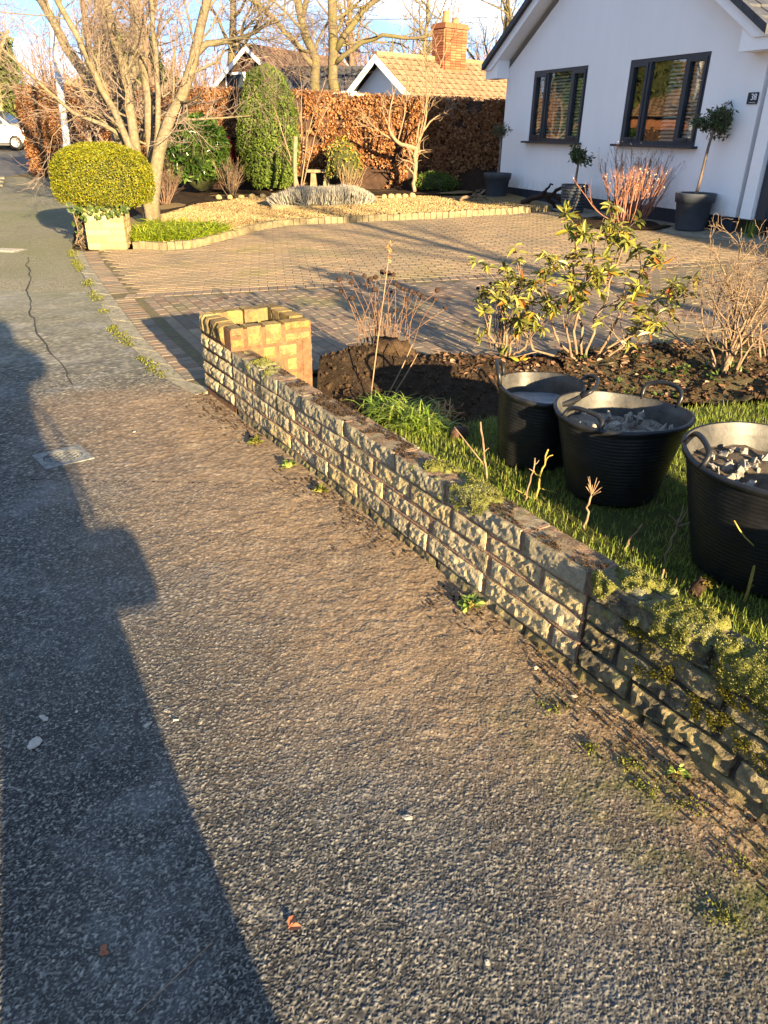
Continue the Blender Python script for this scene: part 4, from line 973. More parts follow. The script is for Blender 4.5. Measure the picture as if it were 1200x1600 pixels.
# right-hand end: white pilaster, dark strip, porch
MB().box((6.72, .03, (PLZ + 2.58) / 2), (.20, .10, 2.58 - PLZ)).build('pilaster', M_white, house)
MB().box((6.92, .10, (PLZ + 2.58) / 2), (.16, .12, 2.58 - PLZ)).build('downpipe', M_grey, house)
MB().box((8.9, .30, (PLZ + 2.58) / 2), (3.9, .16, 2.58 - PLZ)).build('porch_wall', M_render, house)
MB().box((9.4, .2, 2.70), (4.2, 1.3, .16)).build('porch_roof', M_white, house)
# number plaque
pq = MB().box((6.40, -.012, 2.075), (.17, .02, .135)).build('plaque', M_plinth, house); pq['label'] = 'dark slate plaque reading 38'
fc = bpy.data.curves.new('numerals', 'FONT'); fc.body = '38'; fc.size = .105; fc.extrude = .002; fc.align_x = 'CENTER'; fc.align_y = 'CENTER'
fc.materials.append(plain('white_paint', (.85, .85, .85, 1), .5, .02)); nm0 = link('numerals', fc); nme = bpy.data.meshes.new_from_object(nm0.evaluated_get(bpy.context.evaluated_depsgraph_get())); bpy.data.objects.remove(nm0)
nm = link('numerals', nme, pq, (6.425, -.024, 2.085)); nm.rotation_euler = (math.pi / 2, 0, 0)
MB().box((6.41, -.024, 2.024), (.11, .003, .008)).build('underline', M_leadg, pq)

# ------------------------------------------------------------------ neighbours
def gable_house(name, loc, rz, L, W, eave, ridge, label, wallm, roofm, board, tile=.30, gablem=None, ov=.35):
    """ridge along local x, gable at local x=0; L long, W deep"""
    h = thing(name, loc, label, 'house', rz=rz)
    wb = MB(); hw = W / 2
    for x in (0, L):
        wb.add([(x, -hw, 0), (x, hw, 0), (x, hw, eave), (x, 0, ridge), (x, -hw, eave)], [[0, 1, 2, 3, 4]])
    for y in (-hw, hw): wb.add([(0, y, 0), (L, y, 0), (L, y, eave), (0, y, eave)], [[0, 1, 2, 3]])
    wb.build('wall', wallm, h)
    rb = MB(); sl = (ridge - eave) / hw; e = hw + .45; n = int(math.hypot(e, sl * e) / tile); nc = int((L + 2 * ov) / .33)
    for sg in (-1, 1):
        for r_ in range(n):
            y0 = e * (1 - r_ / n); y1 = e * (1 - (r_ + 1.1) / n); z0 = ridge + .1 - sl * y0 + .05; z1 = ridge + .1 - sl * max(y1, 0) + .015
            for c_ in range(nc):
                xa = -ov + c_ * .33; P = [(xa, sg * y0, z0), (xa + .30, sg * y0, z0), (xa + .30, sg * max(y1, 0), z1), (xa, sg * max(y1, 0), z1)]
                # each tile has a raised roll on one side
                M_ = [(xa + .15, sg * y0, z0 + .035), (xa + .15, sg * max(y1, 0), z1 + .035)]
                D_ = [(xa, sg * y0, z0 - .06), (xa + .30, sg * y0, z0 - .06)]
                rb.add(P + M_ + D_, [[0, 4, 5, 3], [4, 1, 2, 5], [6, 7, 1, 0]])
    rb.build('roof', roofm, h)
    ub = MB()
    for sg in (-1, 1): ub.add([(-ov, 0, ridge + .06), (L + ov, 0, ridge + .06), (L + ov, sg * e, ridge + .06 - sl * e), (-ov, sg * e, ridge + .06 - sl * e)], [[0, 1, 2, 3]])
    ub.build('roof_felt', M_grey, h)
    rd = MB()
    for c_ in range(int((L + 2 * ov) / .45)): rd.box((-ov + .22 + c_ * .45, 0, ridge + .13), (.44, .24, .12))
    rd.build('ridge_tile', roofm, h)
    for sg in (-1, 1):
        for x in (-ov - .02, L + ov + .02):
            bb = MB(); V = [(x, 0, ridge + .10), (x, sg * e, ridge + .10 - sl * e), (x, sg * e, ridge - .14 - sl * e), (x, 0, ridge - .14)]
            bb.add(V + [(q[0] + .04 * (1 if x < 0 else -1), q[1], q[2]) for q in V], [[0, 1, 2, 3], [4, 5, 6, 7], [3, 2, 6, 7], [0, 1, 5, 4]])
            bb.build('barge_board', board, h)
    if gablem: MB().add([(-.012, -hw * .98, eave), (-.012, hw * .98, eave), (-.012, 0, ridge - .05)], [[0, 1, 2]]).build('gable_panel', gablem, h)
    return h
nb = gable_house('tan_roofed_bungalow', (-.30, 29.2, -.05), R(38), 11, 6.2, 1.9, 3.85, 'bungalow with buff tiled roof and tall red brick chimney behind the hedge', M_rbrick, M_tan_tile, M_white, gablem=M_bluegrey)
# chimney
ch = link('chimney', None, nb, (2.75, -.25, 0))
bk = MB(); 
for r_ in range(22):
    z = 3.15 + r_ * .078
    for sx_, L_, W_ in ((0, 1.0, .62),):
        n1 = 4
        for i in range(n1):
            o_ = (r_ % 2) * .125
            for y_ in (-.31, .31): bk.box((-.5 + (i + .5) * .25 + o_ * 0, y_, z), (.238, .10, .066))
        for i in range(2):
            for x_ in (-.5, .5): bk.box((x_, -.155 + i * .31, z), (.10, .295, .066))
bk.build('brickwork', M_rbrick, ch)
MB().box((0, 0, 4.0), (.99, .61, 1.75)).build('mortar', plain('grey_mortar', (.24, .19, .15, 1), .95, .2), ch)
MB().box((0, 0, 4.90), (1.14, .76, .09)).box((0, 0, 4.98), (1.06, .68, .07)).build('chimney_cap', M_rbrick, ch)
MB().box((0, -.12, 3.28), (1.10, .9, .16)).build('flashing', M_leadg, ch)
for x_, h_ in ((-.22, .36), (.22, .18)): MB().lathe([(.0, 0), (.13, 0), (.11, h_ * .8), (.13, h_), (.09, h_), (.08, .02)], 14, (x_, 0, 5.01)).build('chimney_pot', M_terra, ch)
nb2 = gable_house('brick_cottage', (-7.3, 44.5, .6), R(62), 9, 6.0, 2.4, 4.7, 'dark roofed brick cottage with white barge boards half hidden by trees', plain('dark_brown_wall', (.05, .03, .022, 1), .9, .2), M_brown_tile, M_white)
wb_ = MB().box((-.03, 1.0, 3.2), (.08, 1.3, .9)).build('window', M_white, nb2); MB().box((-.08, 1.0, 3.2), (.02, 1.1, .7)).build('pane', M_carglass, wb_)
nb3 = gable_house('slate_roofed_house', (-4.9, 41.0, .6), R(-18), 6, 5.0, 1.6, 3.5, 'low house with grey weathered roof behind the evergreen', M_rbrick, M_rtile, M_grey)
nb4 = gable_house('shade_bungalow', (12.5, -2.0, .2), R(55), 9, 7.0, 2.4, 4.9, 'unseen brick bungalow added right of the lawn to cast shade', M_rbrick, M_brown_tile, M_white)  # house-shaped block added out of view to shade the hedge and house front
cv = thing('caravan', (-1.6, 27.4, .5), 'white caravan whose roof shows above the hedge', 'caravan', rz=R(12))
MB().box((0, 0, 1.35), (1.9, 1.7, 1.5)).build('body', M_white, cv); MB().box((0, 0, 2.13), (1.7, 1.5, .06)).box((.2, 0, 2.2), (.5, .5, .07)).build('roof', M_leadg, cv)
MB().box((-.2, -.86, 1.5), (.9, .02, .5)).build('window', M_carglass, cv)
for x_ in (-.4, .4): MB().lathe([(0, -.1), (.32, -.1), (.32, .1), (0, .1)], 18, (0, 0, 0)).build('wheel', M_tyre, cv, loc=(x_, -.75, .32)).rotation_euler = (R(90), 0, 0)
# ------------------------------------------------------------------ woody growth
def grow(P, Rr, nchild, tr, ang, length, rr, m=6, wob=.18, up=.05, tipr=.3, seed=0, rmin=.002, flat=0.):
    """children of the polylines P (k,m0,3), radii Rr (k,m0)"""
    g = np.random.default_rng(seed); k, m0, _ = P.shape; K = k * nchild
    par = np.repeat(np.arange(k), nchild); t = g.uniform(tr[0], tr[1], K)
    if nchild > 1: t = tr[0] + (tr[1] - tr[0]) * ((np.tile(np.arange(nchild), k) + g.random(K)) / nchild)
    f = t * (m0 - 1); i = np.minimum(f.astype(int), m0 - 2); f = f - i
    p = P[par, i] * (1 - f)[:, None] + P[par, i + 1] * f[:, None]; r0 = Rr[par, i] * (1 - f) + Rr[par, i + 1] * f
    tg = P[par, i + 1] - P[par, i]; tg /= np.linalg.norm(tg, axis=1, keepdims=True) + 1e-9
    ax = g.normal(size=(K, 3)); ax -= tg * (ax * tg).sum(1, keepdims=True); ax /= np.linalg.norm(ax, axis=1, keepdims=True)
    a = g.normal(ang, ang * .25, K); d = tg * np.cos(a)[:, None] + ax * np.sin(a)[:, None]
    L = length * g.uniform(.6, 1.25, K) * (1.15 - .5 * t)
    out = np.zeros((K, m, 3)); out[:, 0] = p
    for q in range(1, m):
        d = d + g.normal(size=(K, 3)) * wob + np.array([0, 0, up]); d /= np.linalg.norm(d, axis=1, keepdims=True)
        p = p + d * (L / (m - 1))[:, None]; out[:, q] = p
    r1 = np.maximum(r0 * rr, rmin); Ro = np.maximum(r1[:, None] * np.linspace(1, tipr, m)[None], rmin * .7)
    return out, Ro
def poly(pts, m=10):
    pts = np.array(pts, float); s = np.concatenate([[0], np.cumsum(np.linalg.norm(np.diff(pts, axis=0), axis=1))]); q = np.linspace(0, s[-1], m)
    # smoothed resampling
    P = np.column_stack([np.interp(q, s, pts[:, j]) for j in range(3)])
    P[1:-1] = (P[:-2] + 2 * P[1:-1] + P[2:]) / 4
    return P
def bare_tree(name, loc, stems, levels, label, mats, group=None, seed=1, stemm=10, cat='tree', n0=8):
    """stems: list of (points, r0, r1) relative to loc"""
    t = thing(name, loc, label, cat, group)
    S = np.array([poly(p, stemm) for p, a, b in stems]); SR = np.array([np.linspace(a, b, stemm) for p, a, b in stems])
    S[:, 1:-1] += (np.random.default_rng(seed).normal(size=S[:, 1:-1].shape)) * SR[:, 1:-1, None] * .25
    for q in range(len(S)): MB().tubes(S[q], SR[q], n0).build('trunk' if q == 0 else 'limb', mats[0], t, True)
    cur, cr_ = S, SR; tw = MB(); lim = MB()
    for li, lv in enumerate(levels):
        cur, cr_ = grow(cur, cr_, seed=seed * 50 + li, **lv)
        (lim if li == 0 else tw).tubes(cur, cr_, (5 if li == 0 else 3), cap=False)
    if lim.n: lim.build('branches', mats[0], t, True)
    if tw.n: tw.build('crown', mats[1], t, False)
    return t
def L(n, tr, ang, length, rr, m=6, wob=.18, up=.05, tipr=.3, rmin=.003): return dict(nchild=n, tr=tr, ang=ang, length=length, rr=rr, m=m, wob=wob, up=up, tipr=tipr, rmin=rmin)
# pale barked multi-stemmed tree by the block pillar; coordinates relative to its foot
def px13(px, py, y=0.):   # metres at the tree's distance from the foot: right, up
    return ((px - 240) * .01085, y, (358 - py) * .0112)
bare_tree('multi_stem_tree', (-4.02, 13.45, .03), [
    ([px13(240, 358), px13(247, 290), px13(257, 247), px13(285, 205), px13(305, 175), px13(325, 130), px13(345, 85), px13(372, 30, -.3), px13(395, -40, -.5)], .125, .04),
    ([px13(325, 130), px13(345, 112), px13(372, 112), px13(410, 105, -.2), px13(450, 88, -.5)], .055, .022),
    ([px13(232, 358, .1), px13(222, 300, .2), px13(219, 230, .3), px13(214, 150, .4), px13(202, 70, .3), px13(196, -40, .2)], .10, .045),
    ([px13(228, 358, .2), px13(234, 290, .4), px13(236, 200, .6), px13(233, 100, .7), px13(231, -30, .8)], .09, .045),
    ([px13(238, 355, -.1), px13(230, 290, -.1), px13(222, 245, -.1), px13(205, 190, -.2), px13(175, 110, -.4), px13(135, 20, -.5)], .07, .035),
    ([px13(257, 247), px13(263, 200, .2), px13(264, 140, .3), px13(262, 60, .4), px13(275, -30, .5)], .05, .028),
    ([px13(222, 250, .2), px13(190, 215, .0), px13(150, 205, -.2), px13(110, 160, -.5), px13(70, 120, -.6)], .04, .018)],
    [L(12, (.30, .98), .8, 1.5, .28, 7, .18, .05), L(7, (.15, .98), .75, .85, .5, 6, .22, .03, rmin=.0038), L(9, (.12, 1), .7, .42, .6, 5, .26, .03, rmin=.0024)],
    'pale barked many stemmed bare tree beside the yellow pillar', (M_cherry, M_twig), seed=4, stemm=12)
bare_tree('pollarded_tree', (-5.35, 16.5, .05), [
    ([(0, 0, 0), (0, .02, .9), (.05, 0, 1.75), (.05, 0, 1.9)], .26, .25), ([(.1, 0, 1.7), (.35, .1, 2.3), (.5, .2, 3.6), (.55, .3, 5.2)], .13, .06),
    ([(-.05, 0, 1.8), (-.4, 0, 2.05), (-.75, .1, 2.7), (-1.4, .1, 4.0), (-1.9, .2, 5.0)], .11, .05), ([(.0, 0, 1.8), (.02, .1, 2.6), (-.2, .2, 4.0), (-.3, .2, 5.4)], .12, .05)],
    [L(10, (.4, 1), .7, 1.8, .32, 6, .2, .05), L(8, (.2, 1), .7, .9, .5, 5, .22, .03, rmin=.005), L(4, (.2, 1), .7, .45, .6, 4, .25, .03, rmin=.004)],
    'thick grey trunk cut flat at head height with branches rising from it', (M_cherry, M_twig), seed=9, stemm=9)
def big_tree(name, x, y, h, r, label, seed, mats, spread=.7, up=.04, dens=1., first=.25, group='bare trees behind the hedge', lean=0.):
    z0 = tz(x, min(y, 60)) - .1
    g = random.Random(seed); st = [([(0, 0, 0), (g.uniform(-.2, .2), 0, h * .3), (g.uniform(-.4, .4) + lean * .5, 0, h * .6), (g.uniform(-.6, .6) + lean, 0, h)], r, r * .22)]
    return bare_tree(name, (x, y, z0), st, [L(int(14 * dens), (first, .98), spread, h * .42, .5, 8, .16, up, rmin=.02), L(8, (.2, 1), .75, h * .17, .5, 6, .2, up, rmin=.014), L(6, (.15, 1), .7, h * .075, .6, 5, .24, up, rmin=.010), ][:3],
                     label, mats, group, seed)
bare_tree('oak_tree', (-2.75, 36, .6), [
    ([(-.25, 0, 0), (-.3, 0, 2.2), (-.5, 0, 3.6), (-1.0, 0, 5.0), (-1.4, .2, 7.5), (-1.2, .3, 10)], .25, .08), ([(.35, .1, 0), (.38, .1, 2.4), (.45, 0, 4.0), (.2, 0, 6), (.6, 0, 8), (.5, 0, 11)], .27, .08),
    ([(-.5, 0, 3.4), (-1.4, 0, 4.4), (-2.6, -.5, 5.4), (-4.2, -.8, 6.3)], .13, .05), ([(.45, 0, 4.0), (1.3, -.2, 5.2), (2.6, -.6, 6.0), (4.0, -1, 7.0), (5.4, -1.2, 7.3)], .15, .045),
    ([(.4, 0, 3.5), (1.2, -.3, 4.1), (2.4, -.7, 4.5), (3.6, -1.0, 4.3), (5.0, -1.3, 4.6)], .11, .04), ([(-1.0, 0, 5.0), (-.4, .2, 6.4), (.3, .3, 8.2)], .12, .05)],
    [L(10, (.3, 1), .75, 2.6, .42, 7, .26, .02, rmin=.02), L(8, (.2, 1), .8, 1.2, .5, 6, .28, .02, rmin=.012), L(6, (.15, 1), .75, .55, .6, 5, .28, .02, rmin=.009)],
    'large spreading oak with two mossy trunks behind the hedge', (M_oak, M_oaktw), seed=3, stemm=12)
for a in (('bare_tree', 1.9, 52, 9.0, .20, 'rounded bare tree left of the red brick chimney', 21, (M_oaktw, M_oaktw), .9, .05, 1.3, .2),
          ('bare_tree', 8.2, 50, 13, .22, 'tall upright bare tree just right of the brick chimney', 22, (M_oak, M_oaktw), .55, .10, 1.4, .12),
          ('bare_tree', 6.9, 56, 14, .22, 'thin upright bare tree behind the chimney', 23, (M_oaktw, M_oaktw), .5, .10, 1.2, .12),
          ('bare_tree', 11.5, 52, 15, .25, 'tall bare tree over the left eave of the white house', 24, (M_oak, M_oaktw), .6, .08, 1.4, .1),
          ('bare_tree', -8.5, 46, 13, .26, 'bare tree between the multi stemmed tree and the oak', 25, (M_oaktw, M_btw), .7, .05, 1.2, .2),
          ('bare_tree', -12.5, 44, 12, .24, 'bare brown tree behind the left part of the hedge', 26, (M_btw, M_btw), .7, .05, 1.2, .2),
          ('bare_tree', -16.5, 47, 12, .24, 'bare tree behind the lamp post', 27, (M_btw, M_btw), .7, .05, 1.2, .15),
          ('bare_tree', -21.5, 44, 12, .24, 'bare tree above the silver car', 28, (M_oaktw, M_oaktw), .7, .05, 1.1, .15),
          ('bare_tree', -2.6, 56, 13, .26, 'bare tree behind the two trunked oak', 29, (M_btw, M_btw), .75, .05, 1.2, .2)):
    big_tree(*a)
# unseen tree added off to the right to throw long shadows over the drive
big_tree('bare_tree', 7.6, -2.5, 7.0, .13, 'unseen bare tree added right of the lawn to shade the drive', 33, (M_oak, M_oaktw), .8, .05, .8, .35)
pt = thing('pale_trunk', (-19.1, 41.2, .4), 'pale bare trunk standing at the left edge above the silver car', 'tree')
MB().tubes(poly([(0, 0, 0), (-.05, 0, 2), (.1, 0, 3.6), (.5, .1, 4.6), (1.0, .1, 5.2)], 12), np.linspace(.14, .06, 12), 8).tubes(poly([(.0, 0, 3.4), (-.3, 0, 4.6), (-.5, 0, 6.5)], 8), np.linspace(.09, .04, 8), 6).build('trunk', M_tan, pt, True)
# low woodland far off
k = 900; px_ = rng.uniform(-75, 75, k); py_ = rng.uniform(62, 110, k); h_ = rng.uniform(4, 9, k)
P = np.zeros((k, 5, 3)); P[:, :, 0] = px_[:, None] + np.cumsum(rng.normal(size=(k, 5)) * .35, 1); P[:, :, 1] = py_[:, None]; P[:, :, 2] = .8 + h_[:, None] * np.linspace(0, 1, 5)
mb = MB(); mb.tubes(P, np.linspace(.13, .03, 5)[None] * np.ones((k, 1)), 3, cap=False)
c1, r1 = grow(P, np.linspace(.13, .03, 5)[None] * np.ones((k, 1)), 7, (.25, 1), .6, 2.4, .5, 5, .2, .06, seed=77, rmin=.03); mb.tubes(c1, r1, 3, cap=False)
c2, r2 = grow(c1, r1, 4, (.2, 1), .7, 1.1, .7, 4, .25, .05, seed=78, rmin=.022); mb.tubes(c2, r2, 3, cap=False)
tag(mb.build('woodland', M_btw), 'far brown winter woodland along the horizon', 'woodland', kind='stuff')

# ------------------------------------------------------------------ leafy things
def leaf_shell(mb, pts, nrm, size, ratio=.55, tilt=.8, mi=0):
    k = len(pts); Z = nrm + rdirs(k) * tilt; X = rdirs(k); X -= Z * ((X * Z).sum(1) / (Z * Z).sum(1))[:, None]
    s = size * (.6 + .7 * rng.random(k)); mb.scatter([(0, 0, 0), (.5, .5, .12), (1, 0, -.05), (.5, -.5, .12)], [[0, 1, 2, 3]], pts, X, Z, np.column_stack([s, s * ratio * 1.0, s]), mi)
def shrub(name, loc, r, h, n, size, leafm, corem, label, cat='shrub', ratio=.5, power=2.4, seed=0, group=None, tilt=.8, base=.12, lump=.12, stems=0):
    """a clipped or natural mass: a superellipsoid of leaves round a dark core, r=(rx,ry)"""
    t = thing(name, loc, label, cat, group)
    d = rdirs(n); d[:, 2] = np.where(d[:, 2] < -.55, -d[:, 2], d[:, 2])
    def surf(d, k):
        q = (np.abs(d[:, 0]) ** power + np.abs(d[:, 1]) ** power + np.abs(d[:, 2]) ** power) ** (-1 / power)
        p = d * q[:, None] * k
        l_ = 1 + lump * (fbm3(p * 1. + seed, .45, seed, 3) - .5) * 2
        p *= l_[:, None]
        return np.column_stack([p[:, 0] * r[0], p[:, 1] * r[1], base + h / 2 + p[:, 2] * h / 2])
    mb = MB(); dep = 1 - .16 * rng.random(n) ** 2; p = surf(d, dep[:, None] * .98 if False else 1.0) if False else surf(d, 1.0)
    c = np.array([0, 0, base + h / 2]); p = c + (p - c) * dep[:, None]
    leaf_shell(mb, p, d * 1., size, ratio, tilt); mb.build('foliage', leafm, t)
    a = np.linspace(0, 2 * math.pi, 25)[:-1]; b = np.linspace(-math.pi / 2, math.pi / 2, 13); A, B = np.meshgrid(a, b); dd = np.column_stack([(np.cos(B) * np.cos(A)).ravel(), (np.cos(B) * np.sin(A)).ravel(), np.sin(B).ravel()])
    pc = surf(dd, 1.0); pc = c + (pc - c) * .84; i = np.arange(12)[:, None] * 24 + np.arange(24)[None]; j = np.arange(12)[:, None] * 24 + (np.arange(24)[None] + 1) % 24
    MB().add(pc, np.stack([i, j, j + 24, i + 24], -1).reshape(-1, 4)).build('core', corem, t, True)
    if stems:
        P = np.zeros((stems, 4, 3)); aa = rng.random(stems) * 6.28; ra = rng.random(stems)
        for q in range(4): P[:, q] = np.column_stack([np.cos(aa) * ra * r[0] * (.2 + .5 * q / 3), np.sin(aa) * ra * r[1] * (.2 + .5 * q / 3), np.full(stems, (base + h * .4) * q / 3)])
        MB().tubes(P, np.full((stems, 4), .015), 4).build('stem', M_shrubw, t)
    return t
# clipped copper beech hedge
hedge = thing('beech_hedge', (0, 19, .3), 'long clipped beech hedge with copper winter leaves behind the gravel', 'hedge')
HL = np.array([(2.75, 18.55, 2.20), (.5, 19.1, 2.25), (-1.9, 19.8, 2.36), (-5.0, 21.3, 2.45), (-9.0, 24.0, 2.56), (-11.2, 26.0, 2.6)])
mb = MB(); cm = MB()
for a, b in zip(HL[:-1], HL[1:]):
    d = b - a; Lh = math.hypot(d[0], d[1]); n2 = np.array([-d[1], d[0]]) / Lh
    if n2[1] > 0: n2 = -n2
    k = int(Lh * 5000); t_ = rng.random(k); z = rng.random(k); top = a[2] + (b[2] - a[2]) * t_; face = rng.random(k) < .84
    x = a[0] + d[0] * t_; y = a[1] + d[1] * t_; g_ = T(x, y)
    hz = np.where(face, g_ + .08 + (top - g_ - .08) * z ** .85, top + rng.normal(size=k) * .025)
    off = np.where(face, .40 + .10 * (fbm(t_ * Lh + a[0], hz, .5, 70) - .5) - np.abs(rng.normal(size=k)) * .05, rng.uniform(-.38, .38, k))
    bald = (fbm(t_ * Lh + a[0] * 3, hz, .35, 71) > .36 + .22 * (hz < g_ + .5))
    P = np.column_stack([x + n2[0] * off - 0, y + n2[1] * off - 19, hz - .3]); nr = np.where(face[:, None], np.array([n2[0], n2[1], .15])[None], np.array([[0, 0, 1.]]))
    leaf_shell(mb, P[bald], nr[bald], .075, .6, .9)
    # back face, thinner
    kb = int(Lh * 700); t_ = rng.random(kb); x = a[0] + d[0] * t_; y = a[1] + d[1] * t_; hz = T(x, y) + (a[2] - T(x, y)) * rng.random(kb)
    leaf_shell(mb, np.column_stack([x - n2[0] * .4, y - n2[1] * .4 - 19, hz - .3]), np.tile(np.array([-n2[0], -n2[1], .1]), (kb, 1)), .10, .6, .9)
    ang = math.atan2(d[1], d[0]); c = (a + b) / 2
    cm.box((c[0], c[1] - 19, (c[2] - .05) / 2 - .25), (Lh + .1, .56, c[2] - .05), ang)
mb.build('foliage', M_beech, hedge); cm.build('core', M_hcore, hedge)
tw = MB(); k = 500; P = np.zeros((k, 4, 3)); j = rng.integers(0, 5, k); t_ = rng.random(k)
for q in range(4):
    b_ = HL[j] + (HL[j + 1] - HL[j]) * t_[:, None]; P[:, q] = b_ + np.column_stack([rng.normal(size=k) * .03 * q, -.1 + rng.normal(size=k) * .12, np.full(k, -.12 + .07 * q)]) - np.array([0, 19, .3])
tw.tubes(P, np.full((k, 4), .006), 3, cap=False).build('twigs', M_btw, hedge)

# golden clipped shrub on the block pillar
shrub('privet_bush', (-4.16, 11.72, .40), (.70, .60), .99, 27000, .031, M_privet, M_gcore, 'large golden clipped bush bulging over the yellow block pillar', power=2.5, lump=.10, base=.0, seed=3, tilt=1.0)
pil = thing('block_pillar', (-4.10, 11.50, tz(-4.07, 11.5)), 'square pillar of pale yellow blocks under the golden bush', 'pillar', rz=R(8)); pil.scale = (.88, .88, 1)
MB().box((0, 0, .27), (.585, .585, .54)).build('mortar', M_pillm, pil)
for r_ in range(6):
    z = .005 + .092 * r_ + .046
    for side in range(4):
        seqs = [(.215, .40), (.30, .315), (.40, .215), (.25, .365), (.20, .215, .2), (.3, .315)][(r_ + side) % 6]; x = -.3075
        for L_ in seqs:
            me = rock_me(L_ - .010, .06, .082, (r_ + side) % 3, M_pill, amp=.004, bulge=.004, step=.04)
            an = side * math.pi / 2; cx, cy = x + L_ / 2, -.306
            o = link('block', me, pil, (cx * math.cos(an) - cy * math.sin(an), cx * math.sin(an) + cy * math.cos(an), z)); o.rotation_euler = (0, 0, an); x += L_
iv = thing('ivy', (-4.07, 11.5, .3), 'ivy hanging beneath the golden bush over the pillar', 'ivy')
k = 120; a = rng.uniform(-.42, .40, k); mb = MB(); leaf_shell(mb, np.column_stack([a, -.32 - .06 * rng.random(k), .29 - .13 * rng.random(k) ** 2 * (.4 + vn(a, a * 0, .12, 4))]), np.tile(np.array([0, -1, .2]), (k, 1)), .055, .9, .6)
k = 160; leaf_shell(mb, np.column_stack([-.40 - .05 * rng.random(k), rng.uniform(-.3, .5, k), .25 - .35 * rng.random(k)]), np.tile(np.array([-1, 0, .2]), (k, 1)), .05, .9, .7); mb.build('foliage', M_ivy, iv)
P = np.zeros((9, 6, 3)); 
for q in range(6): P[:, q] = np.column_stack([-.38 - .06 * rng.random(9), rng.uniform(-.3, .1, 9), np.full(9, .2 - .10 * q)])
MB().tubes(P, np.full((9, 6), .006), 4).build('stem', M_shrubw, iv)
# laurel, evergreen column and the small shrubs in the back bed
shrub('laurel_shrub', (-4.45, 19.0, tz(-4.45, 19)), (.70, .55), 1.62, 3600, .14, M_laurel, M_gcore, 'rounded glossy green laurel in front of the hedge', ratio=.38, power=2.2, lump=.14, seed=5, base=.05, tilt=1.1)
ev = thing('evergreen_column', (-2.85, 19.4, tz(-2.85, 19.4)), 'tall tapering dark evergreen standing before the hedge', 'conifer')
k = 15000; t_ = rng.random(k); a = rng.random(k) * 6.283; prof = np.interp(t_, [0, .12, .35, .6, .8, .93, 1], [.42, .62, .72, .68, .55, .42, .06]); prof = prof * (1 + .16 * (fbm3(np.column_stack([np.cos(a), np.sin(a), t_ * 4]), .5, 9, 3) - .5) * 2)
dep = 1 - .2 * rng.random(k) ** 2; P = np.column_stack([prof * dep * np.cos(a), prof * dep * np.sin(a), .15 + t_ * 2.50]); mb = MB(); leaf_shell(mb, P, np.column_stack([np.cos(a), np.sin(a), .3 + t_ * .6]), .07, .45, 1.0); mb.build('foliage', M_ever, ev)
MB().lathe([(.02, .1), (.36, .15), (.52, .45), (.60, 1.0), (.56, 1.7), (.45, 2.2), (.30, 2.5), (.02, 2.58)], 20).build('core', M_gcore, ev, True)
MB().tubes(poly([(0, 0, -.1), (0, 0, .4)], 4), np.full(4, .08), 6).build('trunk', M_shrubw, ev)
shrub('small_green_shrub', (-1.05, 18.35, tz(-1, 18.3)), (.42, .3), .95, 700, .09, M_rhodo, M_gcore, 'loose yellow green shrub before the hedge right of the stone bench', ratio=.35, power=2, lump=.3, base=.15, tilt=1.3, seed=8)
shrub('ground_cover_shrub', (1.0, 18.1, tz(1, 18)), (.55, .3), .42, 1500, .06, M_ever, M_gcore, 'low dark green shrub at the foot of the mop headed tree', ratio=.35, power=2, lump=.3, base=.0, tilt=1.2, seed=9)
def twiggy(name, loc, n, h, spread, mat, label, seed, r=.006, lv=((4, .35, .5), (3, .2, .6)), cat='shrub', group=None, up=.1, wob=.08, lean=(0, 0), part='stem', ang=.45, base_spread=.08, split=0):
    """a bare shrub: n stems fanning out of one foot"""
    t = thing(name, loc, label, cat, group); g = np.random.default_rng(seed); m = 9
    az = g.random(n) * 6.283; el = np.abs(g.normal(size=n)) * spread; d = np.column_stack([np.cos(az) * np.sin(el) + lean[0], np.sin(az) * np.sin(el) + lean[1], np.cos(el)])
    p = np.column_stack([np.cos(az), np.sin(az), np.zeros(n)]) * base_spread * g.random(n)[:, None]; S = np.zeros((n, m, 3)); S[:, 0] = p; Ls = h * g.uniform(.65, 1.1, n)
    for q in range(1, m):
        d = d + g.normal(size=(n, 3)) * wob + np.array([0, 0, up * .3]); d /= np.linalg.norm(d, axis=1, keepdims=True); p = p + d * (Ls / (m - 1))[:, None]; S[:, q] = p
    SR = np.linspace(r, r * .4, m)[None] * g.uniform(.7, 1.3, n)[:, None]
    if split:
        for q in range(n): MB().tubes(S[q], SR[q], 5).build(part, mat, t, True)
        mb = MB()
    else: mb = MB().tubes(S, SR, 5)
    c, cr_ = S, SR; 
    for i, (nc, ln, rr) in enumerate(lv):
        c, cr_ = grow(c, cr_, nc, (.3, .98), ang, ln * h, rr, 5, wob * 1.6, up * .5, seed=seed * 9 + i, rmin=.0018); mb.tubes(c, cr_, 3, cap=False)
    if mb.n: mb.build('twigs' if split else part, mat, t, True)
    return t, S, c
twiggy('wispy_brown_shrub', (-3.62, 18.4, tz(-3.6, 18.4)), 40, .85, .30, M_tan, 'wispy brown shrub between the laurel and the evergreen', 51, .010, ((4, .4, .6),))
twiggy('russet_shrub', (-4.75, 16.9, tz(-4.7, 17)), 50, .80, .5, M_btw, 'russet twiggy shrub right of the pale tree stems', 52, .010, ((5, .35, .6), (3, .2, .7)))
twiggy('bare_stem_clump', (-.95, 17.95, tz(-1, 18)), 34, .75, .35, M_tan, 'clump of dry cane stems below the yellow green shrub', 53, .008, ((2, .3, .6),))
rb = thing('red_bundle', (-4.05, 20.3, tz(-4, 20)), 'bright red cloth bundle showing between hedge and evergreen', 'bundle')
